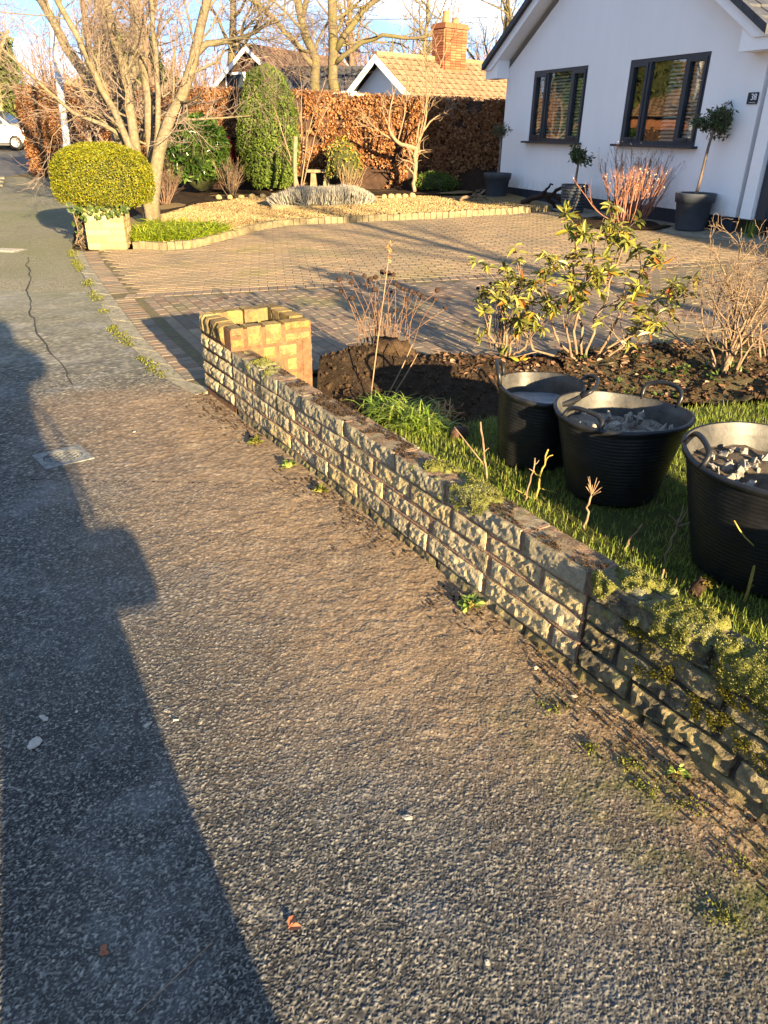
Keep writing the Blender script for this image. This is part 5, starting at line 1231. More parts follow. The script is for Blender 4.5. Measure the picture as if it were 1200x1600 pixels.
mb = MB().lathe([(.02, .55), (.17, .58), (.22, .75), (.20, 1.0), (.13, 1.18), (.05, 1.26), (.02, 1.27)], 16); mb.V[0] = mb.V[0] + (np.column_stack([vn3(mb.V[0], .12, 1), vn3(mb.V[0], .12, 2), vn3(mb.V[0], .12, 3)]) - .5) * .14; mb.build('cloth', M_red, rb, True)
MB().tubes(poly([(0, 0, 0), (0, 0, .7)], 4), np.full(4, .03), 6).build('post', M_shrubw, rb)
# mop headed small tree with the grafted crown, young staked tree, stone bench
bare_tree('mop_headed_tree', (.55, 18.0, tz(.55, 18)), [([(0, 0, 0), (.01, 0, .5), (0, 0, .98)], .045, .048), ([(0, 0, .93), (-.35, -.05, 1.02), (-.55, -.05, 1.15), (-.62, -.1, 1.5), (-.50, -.1, 1.95)], .05, .012), ([(-.40, 0, 1.05), (-.75, 0, 1.22), (-1.05, 0, 1.45)], .03, .012), ([(0, 0, .95), (.15, 0, 1.25), (.22, 0, 1.7), (.18, 0, 2.3)], .028, .010), ([(.1, 0, 1.2), (.32, 0, 1.5), (.85, .05, 1.75)], .022, .009), ([(0, 0, .95), (.05, .05, 1.5), (.35, .1, 2.2), (.62, .1, 2.9)], .018, .008), ([(.05, 0, 1.0), (.22, -.1, 1.9), (.10, -.2, 2.9)], .014, .007), ([(-.4, 0, 1.05), (-.25, -.1, 1.6), (-.2, -.1, 2.3)], .018, .008)],
          [L(7, (.35, 1), .7, .55, .5, 5, .2, .06, rmin=.006), L(5, (.2, 1), .7, .3, .6, 4, .24, .04, rmin=.005)], 'small bare grafted tree with a straight trunk and mop head', (M_tan, M_tan), seed=14, n0=7)
yt, _, _ = twiggy('young_tree', (-1.95, 17.6, tz(-2, 17.6)), 5, 2.3, .12, M_tan, 'slender young bare tree tied to a short post', 55, .016, ((7, .22, .5), (3, .12, .6)), cat='tree', base_spread=.03)
MB().tubes(poly([(-.10, .0, -.1), (-.11, .01, .75), (-.07, 0, 1.25)], 6), np.full(6, .045), 7).build('post', M_tan, yt)
bench = thing('stone_bench', (-1.62, 18.7, tz(-1.6, 18.7)), 'small weathered stone bench before the hedge', 'bench')
MB().box((0, 0, .50), (.56, .26, .06)).build('seat', M_sett, bench)
for x_ in (-.14, .16): MB().add([(x_ - .09, -.09, 0), (x_ + .09, -.09, 0), (x_ + .09, .09, 0), (x_ - .09, .09, 0), (x_ - .05, -.07, .465), (x_ + .05, -.07, .465), (x_ + .05, .07, .465), (x_ - .05, .07, .465)], [[0, 1, 5, 4], [1, 2, 6, 5], [2, 3, 7, 6], [3, 0, 4, 7]]).build('leg', M_sett, bench)
def arcs(mb, pos, length, width, e0=1.15, e1=-.75):
    """strap leaves that rise and arch over"""
    k = len(pos); az = rng.random(k) * 6.283; a0 = e0 + rng.normal(size=k) * .25; a1 = e1 + rng.normal(size=k) * .4; ln = length * (.55 + .7 * rng.random(k)); m = 6
    p = np.array(pos, float); W_ = np.column_stack([-np.sin(az), np.cos(az), rng.normal(size=k) * .3]); V = np.zeros((k, m, 2, 3))
    for q in range(m):
        f = q / (m - 1); wd = width * (.6 + .8 * f if f < .4 else 1.0 - (f - .4) * 1.5) * .5; V[:, q, 0] = p - W_ * wd; V[:, q, 1] = p + W_ * wd
        el = a0 + (a1 - a0) * f; p = p + np.column_stack([np.cos(az) * np.cos(el), np.sin(az) * np.cos(el), np.sin(el)]) * (ln / (m - 1))[:, None]
    i = np.arange(m - 1) * 2; F = np.stack([i, i + 1, i + 3, i + 2], -1); mb.add(V.reshape(-1, 3), (F[None] + (np.arange(k) * m * 2)[:, None, None]).reshape(-1, 4))
# lavender and the green blades under the tree
lv = thing('lavender', (-1.35, 15.85, .2), 'low grey lavender mound in the gravel', 'lavender')
mb = MB(); k = 5200; c = np.column_stack([rng.uniform(-1.0, 1.02, k), rng.uniform(-.25, .32, k)]); c = c[(c[:, 0] / 1.05) ** 2 + (c[:, 1] / .36) ** 2 < 1]; k = len(c); zb = T(c[:, 0] - 1.35, c[:, 1] + 15.85) - .2 + .05
hgt = .30 * (1 - (c[:, 0] / 1.2) ** 4) * (.75 + .5 * fbm(c[:, 0], c[:, 1], .25, 5)); az = np.arctan2(c[:, 1], c[:, 0]); X = np.column_stack([c[:, 0] * .35, c[:, 1] * .9, np.ones(k)]) + rng.normal(size=(k, 3)) * .25
mb.scatter([(0, -.5, 0), (0, .5, 0), (.7, .5, 0), (1, 0, 0), (.7, -.5, 0)], [[0, 1, 2, 3, 4]], np.column_stack([c, zb]), X, rdirs(k), np.column_stack([hgt * 1.15, np.full(k, .016), hgt])); mb.build('spikes', M_lav, lv)
MB().lathe([(.9, 0), (.86, .10), (.6, .19), (.02, .22)], 18).build('core', M_soilg, lv).scale = (1, .30, 1)
lvk = thing('timber_edge', (-1.55, 15.42, tz(-1.5, 15.4)), 'low weathered board along the front of the lavender', 'edging'); MB().box((0, 0, .05), (1.45, .035, .10), R(3)).build('board', M_sett, lvk)
lg = thing('day_lily_clump', (-3.35, 12.1, .06), 'spread of bright yellow green blades at the foot of the pale tree', 'plant')
p = pts_in([(-3.72, 11.42), (-2.9, 11.38), (-2.72, 11.7), (-2.5, 12.3), (-2.7, 12.6), (-3.3, 12.9), (-3.9, 13.1), (-4.0, 12.1)], 5200); mb = MB(); arcs(mb, np.column_stack([p[:, 0] + 3.35, p[:, 1] - 12.1, T(p[:, 0], p[:, 1]) - .03]), .30, .016); mb.build('leaf_blades', M_lushy, lg)
# edging stones in a row before the back bed
for i, (x, y) in enumerate([(-.12 + .15 * q, 16.75 + .02 * q) for q in range(5)] + [(-3.75 + .24 * q, 17.6 + .02 * q) for q in range(6)]):
    o = MB(); o.lathe([(.001, -.07), (.085, -.04), (.10, .02), (.075, .075), (.001, .095)], 10); o.V[0] = o.V[0] * (1 + .25 * (rng.random(3) - .5)) + (rng.random(o.V[0].shape) - .5) * .02
    o.V[0] = o.V[0] * .72; s_ = o.build('edging_stone', M_chipy if 'M_chipy' in globals() else plain('yellow_cobble', (.27, .21, .10, 1), .85, .25, 15, .4), smooth=True, loc=(x, y, tz(x, y) + .08)); globals()['M_chipy'] = s_.data.materials[0]
    tag(s_, 'round yellow stone in the short row right of the lavender' if i < 5 else 'round yellow stone in the row before the laurel', 'stone', 'yellow stones edging the back bed')
# ------------------------------------------------------------------ flexible black tubs
def tub(cx, cy, r, h, label, seed, handles, squash=(1, 1), rot=0., tilt=(0, 0), fill=None):
    z = tz(cx, cy) + .06
    t = thing('rubber_tub', (cx, cy, z), label, 'tub', 'black rubber tubs on the lawn', rot); t.rotation_euler = (tilt[0], tilt[1], rot)
    rb = r * .72; n = 64
    prof = [(.001, .0), (rb * .9, .0), (rb, .012)]
    zs = np.linspace(.02, h - .03, 90)
    for q in zs:
        f = q / h; rr = rb + (r - rb) * f ** .9; rr += .0012 * math.sin(q / .0165 * 2 * math.pi) * (1 if .05 < f < .93 else 0); prof.append((rr, q))
    prof += [(r + .010, h - .022), (r + .013, h - .008), (r + .008, h), (r - .002, h)]
    mb = MB().lathe(prof, n); 
    def deform(V):
        f = np.clip(V[:, 2:3] / h, 0, 1); a = np.arctan2(V[:, 1:2], V[:, 0:1])
        w_ = 1 + f * (.034 * np.sin(2 * a + seed) + .022 * np.sin(3 * a + seed * 2) + .008 * np.sin(7 * a + seed)); V = V.copy(); V[:, 0:1] *= (1 + (squash[0] - 1) * f) * w_; V[:, 1:2] *= (1 + (squash[1] - 1) * f) * w_
        V[:, 2] += f[:, 0] * .012 * np.sin(2 * a[:, 0] + seed * 1.3); return V
    mb.V = [deform(v) for v in mb.V]; mb.build('body', M_tub, t, True)
    ip = [(r - .002, h - .001), (r - .006, h - .02)] + [(rb - .006 + (r - rb) * (q / h) ** .9, q) for q in np.linspace(h - .03, .02, 24)] + [(rb * .88, .012), (.001, .010)]
    mb = MB().lathe(ip, n); mb.V = [deform(v) for v in mb.V]; mb.build('lining', M_tubin, t, True)
    for a0, up, out in handles:
        m = 26; th = np.linspace(0, math.pi, m); w_ = .095
        P = np.zeros((m, 3)); lat = -np.cos(th) * w_ * (1 + .12 * np.sin(th)); ht = np.clip(np.sin(th), 0, 1) ** .55 * .082
        aa = a0 + lat / r; rr = r + .004 + out * ht * 1.0 - (.0)
        P = np.column_stack([rr * np.cos(aa), rr * np.sin(aa), h - .012 + up * ht]); P = deform(np.column_stack([P[:, 0], P[:, 1], np.minimum(P[:, 2], h)])) + np.column_stack([np.zeros(m), np.zeros(m), np.maximum(P[:, 2] - h, 0)])
        hb = MB(); hb.tubes(P, np.full(m, .0105), 8); hb.build('handle', M_tub, t, True)
    return t, z, deform
tubA = tub(*TUBS[0], 'farthest black rubber tub, squeezed narrow, half full of grey water', 1, [(R(165), 1.15, .25), (R(-12), .55, .8)], (.84, 1.10), 0)
tubB = tub(*TUBS[1], 'middle black rubber tub holding broken rubble', 2.2, [(R(38), 1.1, .35), (R(215), .75, -.45)], (1.03, .99), 0)
tubC = tub(*TUBS[2], 'nearest black rubber tub, cut by the right edge, with soil and stones', 3.1, [(R(172), .85, -.45), (R(-5), .9, .3)], (1, 1.05), 0)
tub_shade = tub(*TUBS[3], 'unseen black rubber tub added beyond the right edge to shade the nearest one', 4.0, [(R(90), 1., .3), (R(-90), 1., .3)])  # out of view, added to keep the front of the nearest tub in shade
def fill_disc(name, tb, r, z, mat, amp, sc_, label, cat):
    a = np.arange(40) / 40 * 2 * math.pi; rs = np.linspace(0, 1, 18)[1:]
    V = [(0, 0, z)] + [(r * q * math.cos(b), r * q * math.sin(b), z) for q in rs for b in a]; V = tb[2](np.array(V)); V[:, 2] += (fbm(V[:, 0] + 3, V[:, 1], sc_, 9) - .5) * amp
    i = np.arange(16)[:, None] * 40 + 1; j = np.arange(40)[None]; F4 = np.stack([i + j, i + 40 + j, i + 40 + (j + 1) % 40, i + (j + 1) % 40], -1).reshape(-1, 4)
    mb = MB().add(V, [[0, 1 + q, 1 + (q + 1) % 40] for q in range(40)]); mb.F.append((F4, 0)); o = mb.build(name, mat, smooth=True, loc=tb[0].location); tag(o, label, cat); return o
fill_disc('grey_water', tubA, .208, .30, M_slurry, .015, .12, 'dusty grey cement water in the farthest tub', 'water')
fill_disc('dust_fill', tubB, .246, .295, M_rub, .06, .10, 'grey mortar dust under the rubble in the middle tub', 'rubble')
fill_disc('soil_fill', tubC, .312, .37, m_soil('dry_tub_soil', (.06, .048, .036, 1), (.17, .14, .11, 1)), .07, .12, 'dry brown soil filling the nearest tub', 'soil')
def chunk(seed, s):
    mb = MB(); a = np.arange(8) / 8 * 6.283; P = []
    for zz_, rr in ((-.5, .55), (-.2, 1), (.25, .95), (.5, .5)): P += [(rr * math.cos(q), rr * math.sin(q) * .75, zz_ * .7) for q in a]
    P = np.array(P + [(0, 0, -.4), (0, 0, .4)]); P += (np.column_stack([vn3(P + seed * 7, .7, 1), vn3(P + seed * 7, .7, 2), vn3(P + seed * 7, .7, 3)]) - .5) * .75; P *= s
    F = [[k * 8 + q, k * 8 + (q + 1) % 8, k * 8 + 8 + (q + 1) % 8, k * 8 + 8 + q] for k in range(3) for q in range(8)]
    mb.add(P, F); mb.F.append((np.array([[32, (q + 1) % 8, q] for q in range(8)] + [[33, 24 + q, 24 + (q + 1) % 8] for q in range(8)]), 0)); return mb
M_rub2 = plain('mortar_lump', (.23, .205, .175, 1), .95, .35, 30, .6, 90, .1)
cks = [chunk(i, .5).mesh('rubble_chunk', M_rub2) for i in range(6)]
for i in range(44):
    a = rng.random() * 6.28; q = .225 * math.sqrt(rng.random()); s_ = rng.uniform(.022, .065)
    o = link('rubble_chunk', cks[i % 6], None, (TUBS[1][0] + q * math.cos(a), TUBS[1][1] + q * math.sin(a), tz(1.07, 3.3) + .06 + .305 + .025 * rng.random())); o.scale = (s_ * 1.3, s_, s_ * .8); o.rotation_euler = rng.random(3) * 6
    tag(o, 'broken lump of mortar or stone heaped in the middle tub', 'rubble', 'rubble in the middle tub')
cks2 = [chunk(i + 9, .5).mesh('loose_stone', plain('pale_grey_stone', (.19, .18, .165, 1), .9, .35, 30, .5, 90, .1)) for i in range(4)]
for i in range(64):
    a = R(100) + rng.random() * R(150) if i < 30 else rng.random() * 6.28; q = .27 * math.sqrt(rng.uniform(.05, 1)); s_ = rng.uniform(.018, .055)
    o = link('loose_stone', cks2[i % 4], None, (TUBS[2][0] + q * math.cos(a), TUBS[2][1] + q * math.sin(a), tz(1.455, 2.47) + .06 + .38 + .012 * rng.random())); o.scale = (s_ * 1.2, s_, s_ * .7); o.rotation_euler = rng.random(3) * 6
    tag(o, 'pale grey stone lying on the soil in the nearest tub', 'stone', 'stones in the nearest tub')

# ------------------------------------------------------------------ plants of the near bed
LLEAF_V = [(0, 0, 0), (.3, .5, .12), (.7, .42, .05), (1, 0, -.15), (.7, -.42, .05), (.3, -.5, .12), (.35, 0, -.02), (.72, 0, -.08)]
LLEAF_F = [np.array([[0, 6, 1], [0, 5, 6], [2, 7, 3], [7, 4, 3]]), np.array([[1, 6, 7, 2], [6, 5, 4, 7]])]
def whorls(mb, tips, dirs, n, size, width, g, spread=1.0):
    k = len(tips); p = np.repeat(tips, n, 0); D = np.repeat(dirs, n, 0); a = g.normal(size=(k * n, 3)); a -= D * (a * D).sum(1, keepdims=True); a /= np.linalg.norm(a, axis=1, keepdims=True) + 1e-9
    X = a * spread + D * g.uniform(-.35, .7, (k * n, 1)) + np.array([0, 0, -.15]); s = size * g.uniform(.6, 1.15, k * n); mb.scatter(LLEAF_V, LLEAF_F, p + D * g.uniform(-.03, .02, (k * n, 1)), X, D + g.normal(size=(k * n, 3)) * .2, np.column_stack([s, s * width, s]))
def rhodo(name, loc, stems, label, seed, nsub=6, whorl_n=9, size=.085, group=None):
    t = thing(name, loc, label, 'shrub', group); g = np.random.default_rng(seed)
    S = np.array([poly(s_, 9) for s_ in stems]); S[:, 1:-1] += g.normal(size=S[:, 1:-1].shape) * .012; SR = np.linspace(.011, .005, 9)[None] * np.ones((len(S), 1))
    mb = MB().tubes(S, SR, 6); c, r_ = grow(S, SR, nsub, (.45, 1.), .55, .26, .65, 6, .12, .10, seed=seed, rmin=.0035); mb.tubes(c, r_, 4)
    c2, r2 = grow(c, r_, 2, (.3, .9), .7, .16, .7, 5, .2, .05, seed=seed + 1, rmin=.0022); mb.tubes(c2, r2, 3, cap=False); mb.build('stem', M_shrubw, t, True)
    P = np.concatenate([c[:, -1], S[:, -1], c2[::2, -1]]); D = np.concatenate([c[:, -1] - c[:, -2], S[:, -1] - S[:, -2], (c2[:, -1] - c2[:, -2])[::2]]); D /= np.linalg.norm(D, axis=1, keepdims=True)
    keep = g.random(len(P)) < .85; lm = MB(); whorls(lm, P[keep], D[keep], whorl_n, size, .30, g); lm.build('foliage', M_rhodo, t); return t
zr = tz(1.35, 5.15) + .05
RH = rhodo('rhododendron', (1.35, 5.12, zr), [
    [(0, 0, 0), (-.08, .0, .35), (-.02, .02, .75), (.04, 0, 1.05)], [(.04, 0, 0), (.10, .05, .3), (.16, .05, .65), (.20, 0, .98)], [(0, 0, 0), (-.2, 0, .25), (-.30, 0, .50), (-.30, -.02, .72)],
    [(.05, 0, 0), (.3, .0, .22), (.50, -.02, .42), (.66, 0, .56)], [(.0, -.05, 0), (-.12, -.1, .2), (-.14, -.1, .40), (-.10, -.12, .55)], [(.05, .1, 0), (.0, .15, .4), (-.10, .12, .80), (-.12, .10, .98)],
    [(.08, 0, 0), (.25, .05, .35), (.32, .05, .62), (.36, .02, .80)], [(-.02, 0, 0), (-.32, .02, .12), (-.42, 0, .28)], [(.05, -.05, 0), (.22, -.08, .14), (.34, -.10, .32)]],
    'tall leggy rhododendron with olive and yellow leaves behind the tubs', 61, 7, 9, .088)
rhodo('rhododendron', (.86, 5.20, tz(.8, 5.2) + .05), [[(0, 0, 0), (-.03, 0, .3), (-.10, 0, .55)], [(0, 0, 0), (.06, 0, .3), (.04, .02, .58)], [(0, 0, 0), (-.14, 0, .22), (-.18, 0, .44)], [(.02, -.02, 0), (.12, -.05, .16), (.16, -.06, .30)], [(0, 0, 0), (-.06, -.04, .18), (-.02, -.06, .34)]],
    'short sparse rhododendron with yellow leaves, left of the tall one', 62, 5, 8, .078)
twiggy('bare_azalea', (2.25, 4.78, tz(2.25, 4.8) + .03), 15, .95, .42, M_shrubw, 'bare tan azalea shrub with many crooked twigs at the right', 63, .010, ((5, .36, .5), (3, .2, .6), (3, .09, .7)), up=.22, wob=.20, ang=.75, base_spread=.05)
twiggy('bare_azalea', (2.62, 5.1, tz(2.6, 5.1) + .03), 8, 1.1, .40, M_shrubw, 'taller bare shrub with budded twigs cut by the right edge', 64, .009, ((6, .3, .55), (5, .14, .6), (2, .06, .7)), up=.08, wob=.22, ang=.8, lean=(-.12, -.05))
tr_, S_, c_ = twiggy('red_stemmed_shrub', (3.72, 12.45, tz(3.7, 12.4)), 62, .98, .38, M_redtw, 'bare shrub of many upright reddish stems in front of the white house', 65, .011, ((4, .34, .5), (3, .14, .6)), up=.28, wob=.07, ang=.4, base_spread=.28)
bd = MB(); tips = c_[rng.random(len(c_)) < .25][:, -1]; bd.scatter(OCT_V, OCT_F, tips, rdirs(len(tips)), rdirs(len(tips)), np.full(len(tips), .013)); tag(bd.build('bud', plain('pale_bud', (.45, .36, .26, 1), .7, .2), tr_), kind='stuff')
sheet('shrub_bed', [(3.0, 13.1), (2.95, 12.4), (3.25, 11.75), (3.95, 11.6), (4.3, 12.0), (3.7, 13.2)], M_soil, .02, .12, fn=lambda x, y: (fbm(x, y, .2, 5) - .3) * .07)
RH.scale = (1, 1, .90)
# dried coneflowers: every stem and seed head its own part
def coneflowers(loc, heads, base, label, seed, r=.0030, hr=.0195):
    t = thing('dried_coneflower', loc, label, 'plant', 'dried seed heads on the bed'); g = np.random.default_rng(seed)
    hm = MB().lathe([(.001, -.6), (.55, -.5), (.95, -.15), (1, .2), (.7, .7), (.35, .95), (.001, 1.05)], 9); V = hm.V[0]; hm.V[0] = V * (1 + .25 * (g.random((len(V), 1)) - .5)); hm = hm.mesh('seed_head', M_deadh)
    for (x, y, z) in heads:
        b = np.array([g.normal() * base[0] + x * .45, g.normal() * base[1] + y * .4, 0]); e = np.array([x, y, z]); m = (b + e) / 2 + np.array([(b[0] - x) * .15, 0, .03]) + g.normal(size=3) * .012
        MB().tubes(poly([b, m, e], 7), np.linspace(r, r * .7, 7), 5).build('stem', M_dstem, t, True)
        o = link('seed_head', hm, t, (x, y, z + .005)); s_ = hr * g.uniform(.8, 1.15); o.scale = (s_, s_, s_ * .9); o.rotation_euler = (g.normal() * .3, g.normal() * .3, 0)
    P = np.zeros((16, 6, 3)); a = g.random(16) * 6.28; rr = .13 * g.random(16)
    for q in range(6): P[:, q] = np.column_stack([np.cos(a) * rr * (1 + q * .12), np.sin(a) * rr * .5, np.full(16, .06 * q)]) + g.normal(size=(16, 3)) * .008
    MB().tubes(P, np.full((16, 6), .003), 4).build('broken_stem', M_btw, t)
    return t
M_dstem = m_bark('straw_stem', (.085, .043, .026, 1), (.18, .108, .064, 1), 20)
zc = tz(0, 5.2) + .12
HP = [(-.31, .52), (-.30, .44), (-.235, .545), (-.225, .40), (-.23, .50), (-.14, .55), (-.13, .455), (-.10, .52), (-.065, .53), (-.07, .475), (-.02, .55), (-.005, .39), (.02, .56), (.055, .565), (.07, .51), (.05, .42), (.09, .455), (.12, .46), (.14, .475), (.15, .40), (.18, .445), (.20, .43), (.23, .43), (.255, .43), (.36, .46), (.35, .39), (.08, .30), (.42, .34)]
coneflowers((-.02, 5.22, zc), [(x, rng.normal() * .07, z) for x, z in HP], (.10, .07), 'clump of dried coneflowers with dark round seed heads by the pier', 71)
coneflowers((.86, 5.42, zc + .02), [(-.22, .0, .42), (-.13, .02, .45), (-.05, .0, .46), (-.08, .03, .37), (.0, .0, .47), (.05, .03, .45), (.02, .0, .36), (.10, .02, .44), (.06, 0, .27), (.09, .0, .18)], (.06, .04), 'few dark seed heads standing among the short rhododendron', 72, .0035, .016)
st = thing('dry_flower_stalk', (-.08, 4.55, .08), 'tall pale dry stalk leaning beside the wall in front of the coneflowers', 'stalk')
MB().tubes(poly([(-.02, -.10, 0), (.02, .0, .35), (.06, .08, .66), (.085, .12, .88)], 9), np.linspace(.0045, .0025, 9), 6).build('stalk', M_tan, st, True)
k = 40; mb = MB(); leaf_shell(mb, np.column_stack([.085 + rng.normal(size=k) * .006, .12 + rng.normal(size=k) * .006, .82 + .12 * rng.random(k)]), np.tile(np.array([0, -1, .2]), (k, 1)), .02, .4, 1.); mb.build('husk', M_dry, st)
for dx, rot_, ln in ((.07, .5, .34), (.10, .62, .28)): MB().tubes(poly([(dx, -.06, 0), (dx + rot_ * ln * .6, 0, ln * .55), (dx + rot_ * ln, .05, ln)], 6), np.linspace(.005, .003, 6), 5).build('broken_stem', M_tan, st, True)
# earth clump and green tuft beside the wall
ec = MB(); a = np.linspace(0, 2 * math.pi, 61)[:-1]; V = []
for q in np.linspace(0, 1, 27): V += [(.20 * math.sin(q * math.pi * .62 + .5) ** .7 * (1.1 - .45 * q) * math.cos(b), .17 * math.sin(q * math.pi * .62 + .5) ** .7 * (1.1 - .45 * q) * math.sin(b), q * .24) for b in a]
V = np.array(V); V += (np.column_stack([fbm3(V + 1, .11, 1, 5), fbm3(V, .11, 2, 5), fbm3(V, .11, 3, 5)]) - .5) * .19; i = np.arange(26)[:, None] * 60 + np.arange(60)[None]; j = np.arange(26)[:, None] * 60 + (np.arange(60)[None] + 1) % 60
ec.add(V, np.stack([i, j, j + 60, i + 60], -1).reshape(-1, 4)); ec.F.append((np.array([[1560 + q for q in range(60)]]), 0)); o = ec.build('earth_clump', M_clod, smooth=True, loc=(.03, 4.98, tz(0, 5) + .04)); tag(o, 'big clump of dug brown earth at the foot of the coneflowers', 'earth')
ec2 = link('earth_clump', o.data, None, (-.30, 4.86, tz(-.3, 4.9) + .0)); ec2.scale = (.75, .7, .62); ec2.rotation_euler = (0, 0, 2.1); tag(ec2, 'smaller clump of dug earth close beside the pier', 'earth')
gt = thing('grass_tuft', (.12, 4.05, tz(.1, 4.1)), 'bright green arching tuft of long grass against the wall', 'plant')
mb = MB()
for cx, cy, n_, ln in ((-.12, .20, 230, .16), (.0, .05, 300, .19), (.09, -.09, 260, .19)):
    p = np.column_stack([cx + rng.normal(size=n_) * .05, cy + rng.normal(size=n_) * .05, np.full(n_, .04)]); arcs(mb, p, ln * 1.15, .008)
mb.build('blades', M_lush, gt)
twn = MB(); k = 90; p = np.column_stack([.20 + rng.normal(size=k) * .06, .12 + rng.normal(size=k) * .07, np.full(k, .04)]); arcs(twn, p, .17, .006); twn.build('dry_blades', M_dry, gt)
# pruned rose stubs along the wall
def stub(x, y, pts, side, mat, label, thorns=0, r=.0065, head=0):
    t = thing('pruned_stem', (x, y, tz(x, y) + .05), label, 'plant', 'pruned stems along the wall'); P = poly(pts, 9); g = np.random.default_rng(int(x * 1000) % 997)
    r *= .82; P[1:-1] += g.normal(size=(7, 3)) * .0035
    mb = MB().tubes(P, np.linspace(r, r * .72, 9) * (1 + .16 * g.random(9)), 6)
    for s0, d, ln in side:
        q = P[min(8, int(s0 * 8))]; e = q + np.array(d) * ln; mb.tubes(poly([q, (q + e) / 2 + g.normal(size=3) * .008, e], 5), np.linspace(r * .7, r * .45, 5), 5)
    if thorns:
        for q in range(thorns): b = P[rng.integers(1, 8)] + (P[1] - P[0]) * rng.random(); d = rdirs(1)[0]; d[2] = abs(d[2]) * .2; mb.tubes(np.array([b, b + d * .014]), np.array([.0028, .0004]), 4)
    mb.build('stem', mat, t, True)
    if head:
        hb = MB(); 
        for q in range(head):
            d = np.array([g.normal() * .5, g.normal() * .4, 1.]); e = P[-1] + d * g.uniform(.03, .07); hb.tubes(poly([P[-1] - (P[-1] - P[-2]) * .3, P[-1] + d * .02, e], 5), np.linspace(r * .5, r * .3, 5), 4)
        hb.build('spray', M_tan, t, True)
    return t
stub(.50, 3.30, [(0, 0, 0), (-.02, 0, .16), (-.05, .02, .30)], [(.25, (-.75, .1, .9), .22), (.5, (.7, 0, .7), .03)], M_shrubw, 'forked reddish pruned stem nearest the green tuft', r=.007)
stub(.70, 3.08, [(0, 0, 0), (.01, 0, .12), (.03, .0, .26)], [(.6, (-.6, 0, .5), .05), (.3, (.9, 0, -.25), .10), (.8, (.5, 0, .8), .06), (.1, (-.8, 0, .5), .12)], M_rose, 'yellow green pruned rose stub with side twigs before the farthest tub', r=.006)
stub(.645, 3.06, [(0, 0, 0), (.02, 0, .12), (.03, .02, .22)], [(.8, (-.7, 0, .5), .03), (.9, (.6, 0, .6), .03)], M_shrubw, 'thin brown pruned stub beside the yellow green one', r=.005)
stub(.865, 2.80, [(0, 0, 0), (.0, 0, .10), (.005, 0, .17)], [], M_tan, 'pale stub topped with a fan of short spikes', r=.0065, head=14)
stub(1.10, 2.50, [(0, 0, 0), (.02, .02, .10), (.035, .03, .20)], [(.95, (-.7, 0, .8), .06), (.95, (.9, 0, .4), .08), (.9, (.1, 0, 1), .09), (.92, (.5, .2, .9), .07)], M_shrubw, 'grey branching stub with dried tips at the foot of the nearest tub', r=.006)
stub(1.305, 2.24, [(0, 0, 0), (.005, 0, .20), (-.02, .0, .36), (-.045, 0, .46)], [(.55, (-.75, 0, .75), .15), (.6, (.55, 0, .9), .12), (.75, (-.4, 0, .9), .08)], M_rose, 'tall thorny yellow green rose cane at the right', 34, .0065)
stub(.985, 2.62, [(0, 0, 0), (.02, 0, .07), (.05, 0, .13)], [], M_tan, 'short bent stub in the grass left of the nearest tub', r=.005)
stub(1.03, 2.35, [(0, 0, 0), (.004, 0, .05), (.01, 0, .09)], [], M_tan, 'tiny pale cut peg standing just behind the mossy coping', r=.0055)
sg = thing('rotten_stump', (1.135, 2.30, tz(1.1, 2.3) + .04), 'small dark rotten stump with yellow lichen behind the mossy coping', 'stump')
mb = MB().lathe([(.03, -.02), (.032, .03), (.026, .08), (.018, .10), (.001, .085)], 10); mb.V[0] += (np.column_stack([vn3(mb.V[0], .02, 1), vn3(mb.V[0], .02, 2), vn3(mb.V[0], .02, 3)]) - .5) * .022; so = mb.build('wood', M_deadh, sg, True); so.rotation_euler = (0, R(28), 0)
mb = MB(); k = 160; mb.scatter([(0, -.4, 0), (1, 0, 0), (0, .4, 0)], [[0, 1, 2]], np.column_stack([.045 + rng.normal(size=k) * .012, -.01 + rng.normal(size=k) * .014, .07 + .03 * rng.random(k)]), rdirs(k), rdirs(k), np.full(k, .011)); tag(mb.build('lichen', M_lichen, sg), kind='stuff')
tp = MB().lathe([(.001, -.05), (.05, -.03), (.062, .02), (.05, .06), (.02, .09), (.001, .10)], 12); tp.V[0] *= np.array([1.2, .8, 1]) * .75; tp = tp.build('clay_lump', plain('brown_clay', (.065, .035, .025, 1), .7, .3, 15), smooth=True, loc=(.40, 3.83, tz(.4, 3.8) + .07)); tp.rotation_euler = (.3, .5, .2); tag(tp, 'rounded reddish brown lump lying by the green tuft', 'lump')
# weeds at the foot of the wall
def weed(s, o, size, n, mat, label, name='weed'):
    q = wpt(s, o); t = thing(name, (q[0], q[1], 0.), label, 'weed', 'weeds along the foot of the wall'); g = np.random.default_rng(int(s * 100)); lm = MB()
    k = n; d = g.normal(size=(k, 3)); d[:, 2] = np.abs(d[:, 2]) + .35; d /= np.linalg.norm(d, axis=1, keepdims=True); tip = d * size * g.uniform(.4, 1, (k, 1)); lm.scatter(LLEAF_V, LLEAF_F, tip * .6, d * np.array([1, 1, .5]), np.array([0, 0, 1]) + g.normal(size=(k, 3)) * .4, np.column_stack([np.full(k, size * .55), np.full(k, size * .42), np.full(k, size * .5)])); lm.build('leaves', mat, t)
    P = np.stack([np.zeros((k, 3)), tip * .4, tip * .7], 1); MB().tubes(P, np.full((k, 3), .0012), 3, cap=False).build('stem', M_rose, t); return t
M_weed = leafmat('weed_leaf', [(0, (.08, .13, .03, 1)), (.6, (.16, .25, .05, 1)), (1, (.28, .34, .10, 1))], .35, .5, .3)
weed(2.98, .05, .055, 34, M_weed, 'small leafy green weed below the old mossy part of the wall')
weed(3.93, .06, .035, 14, M_weed, 'tiny bright green seedling at the wall foot near the right edge')
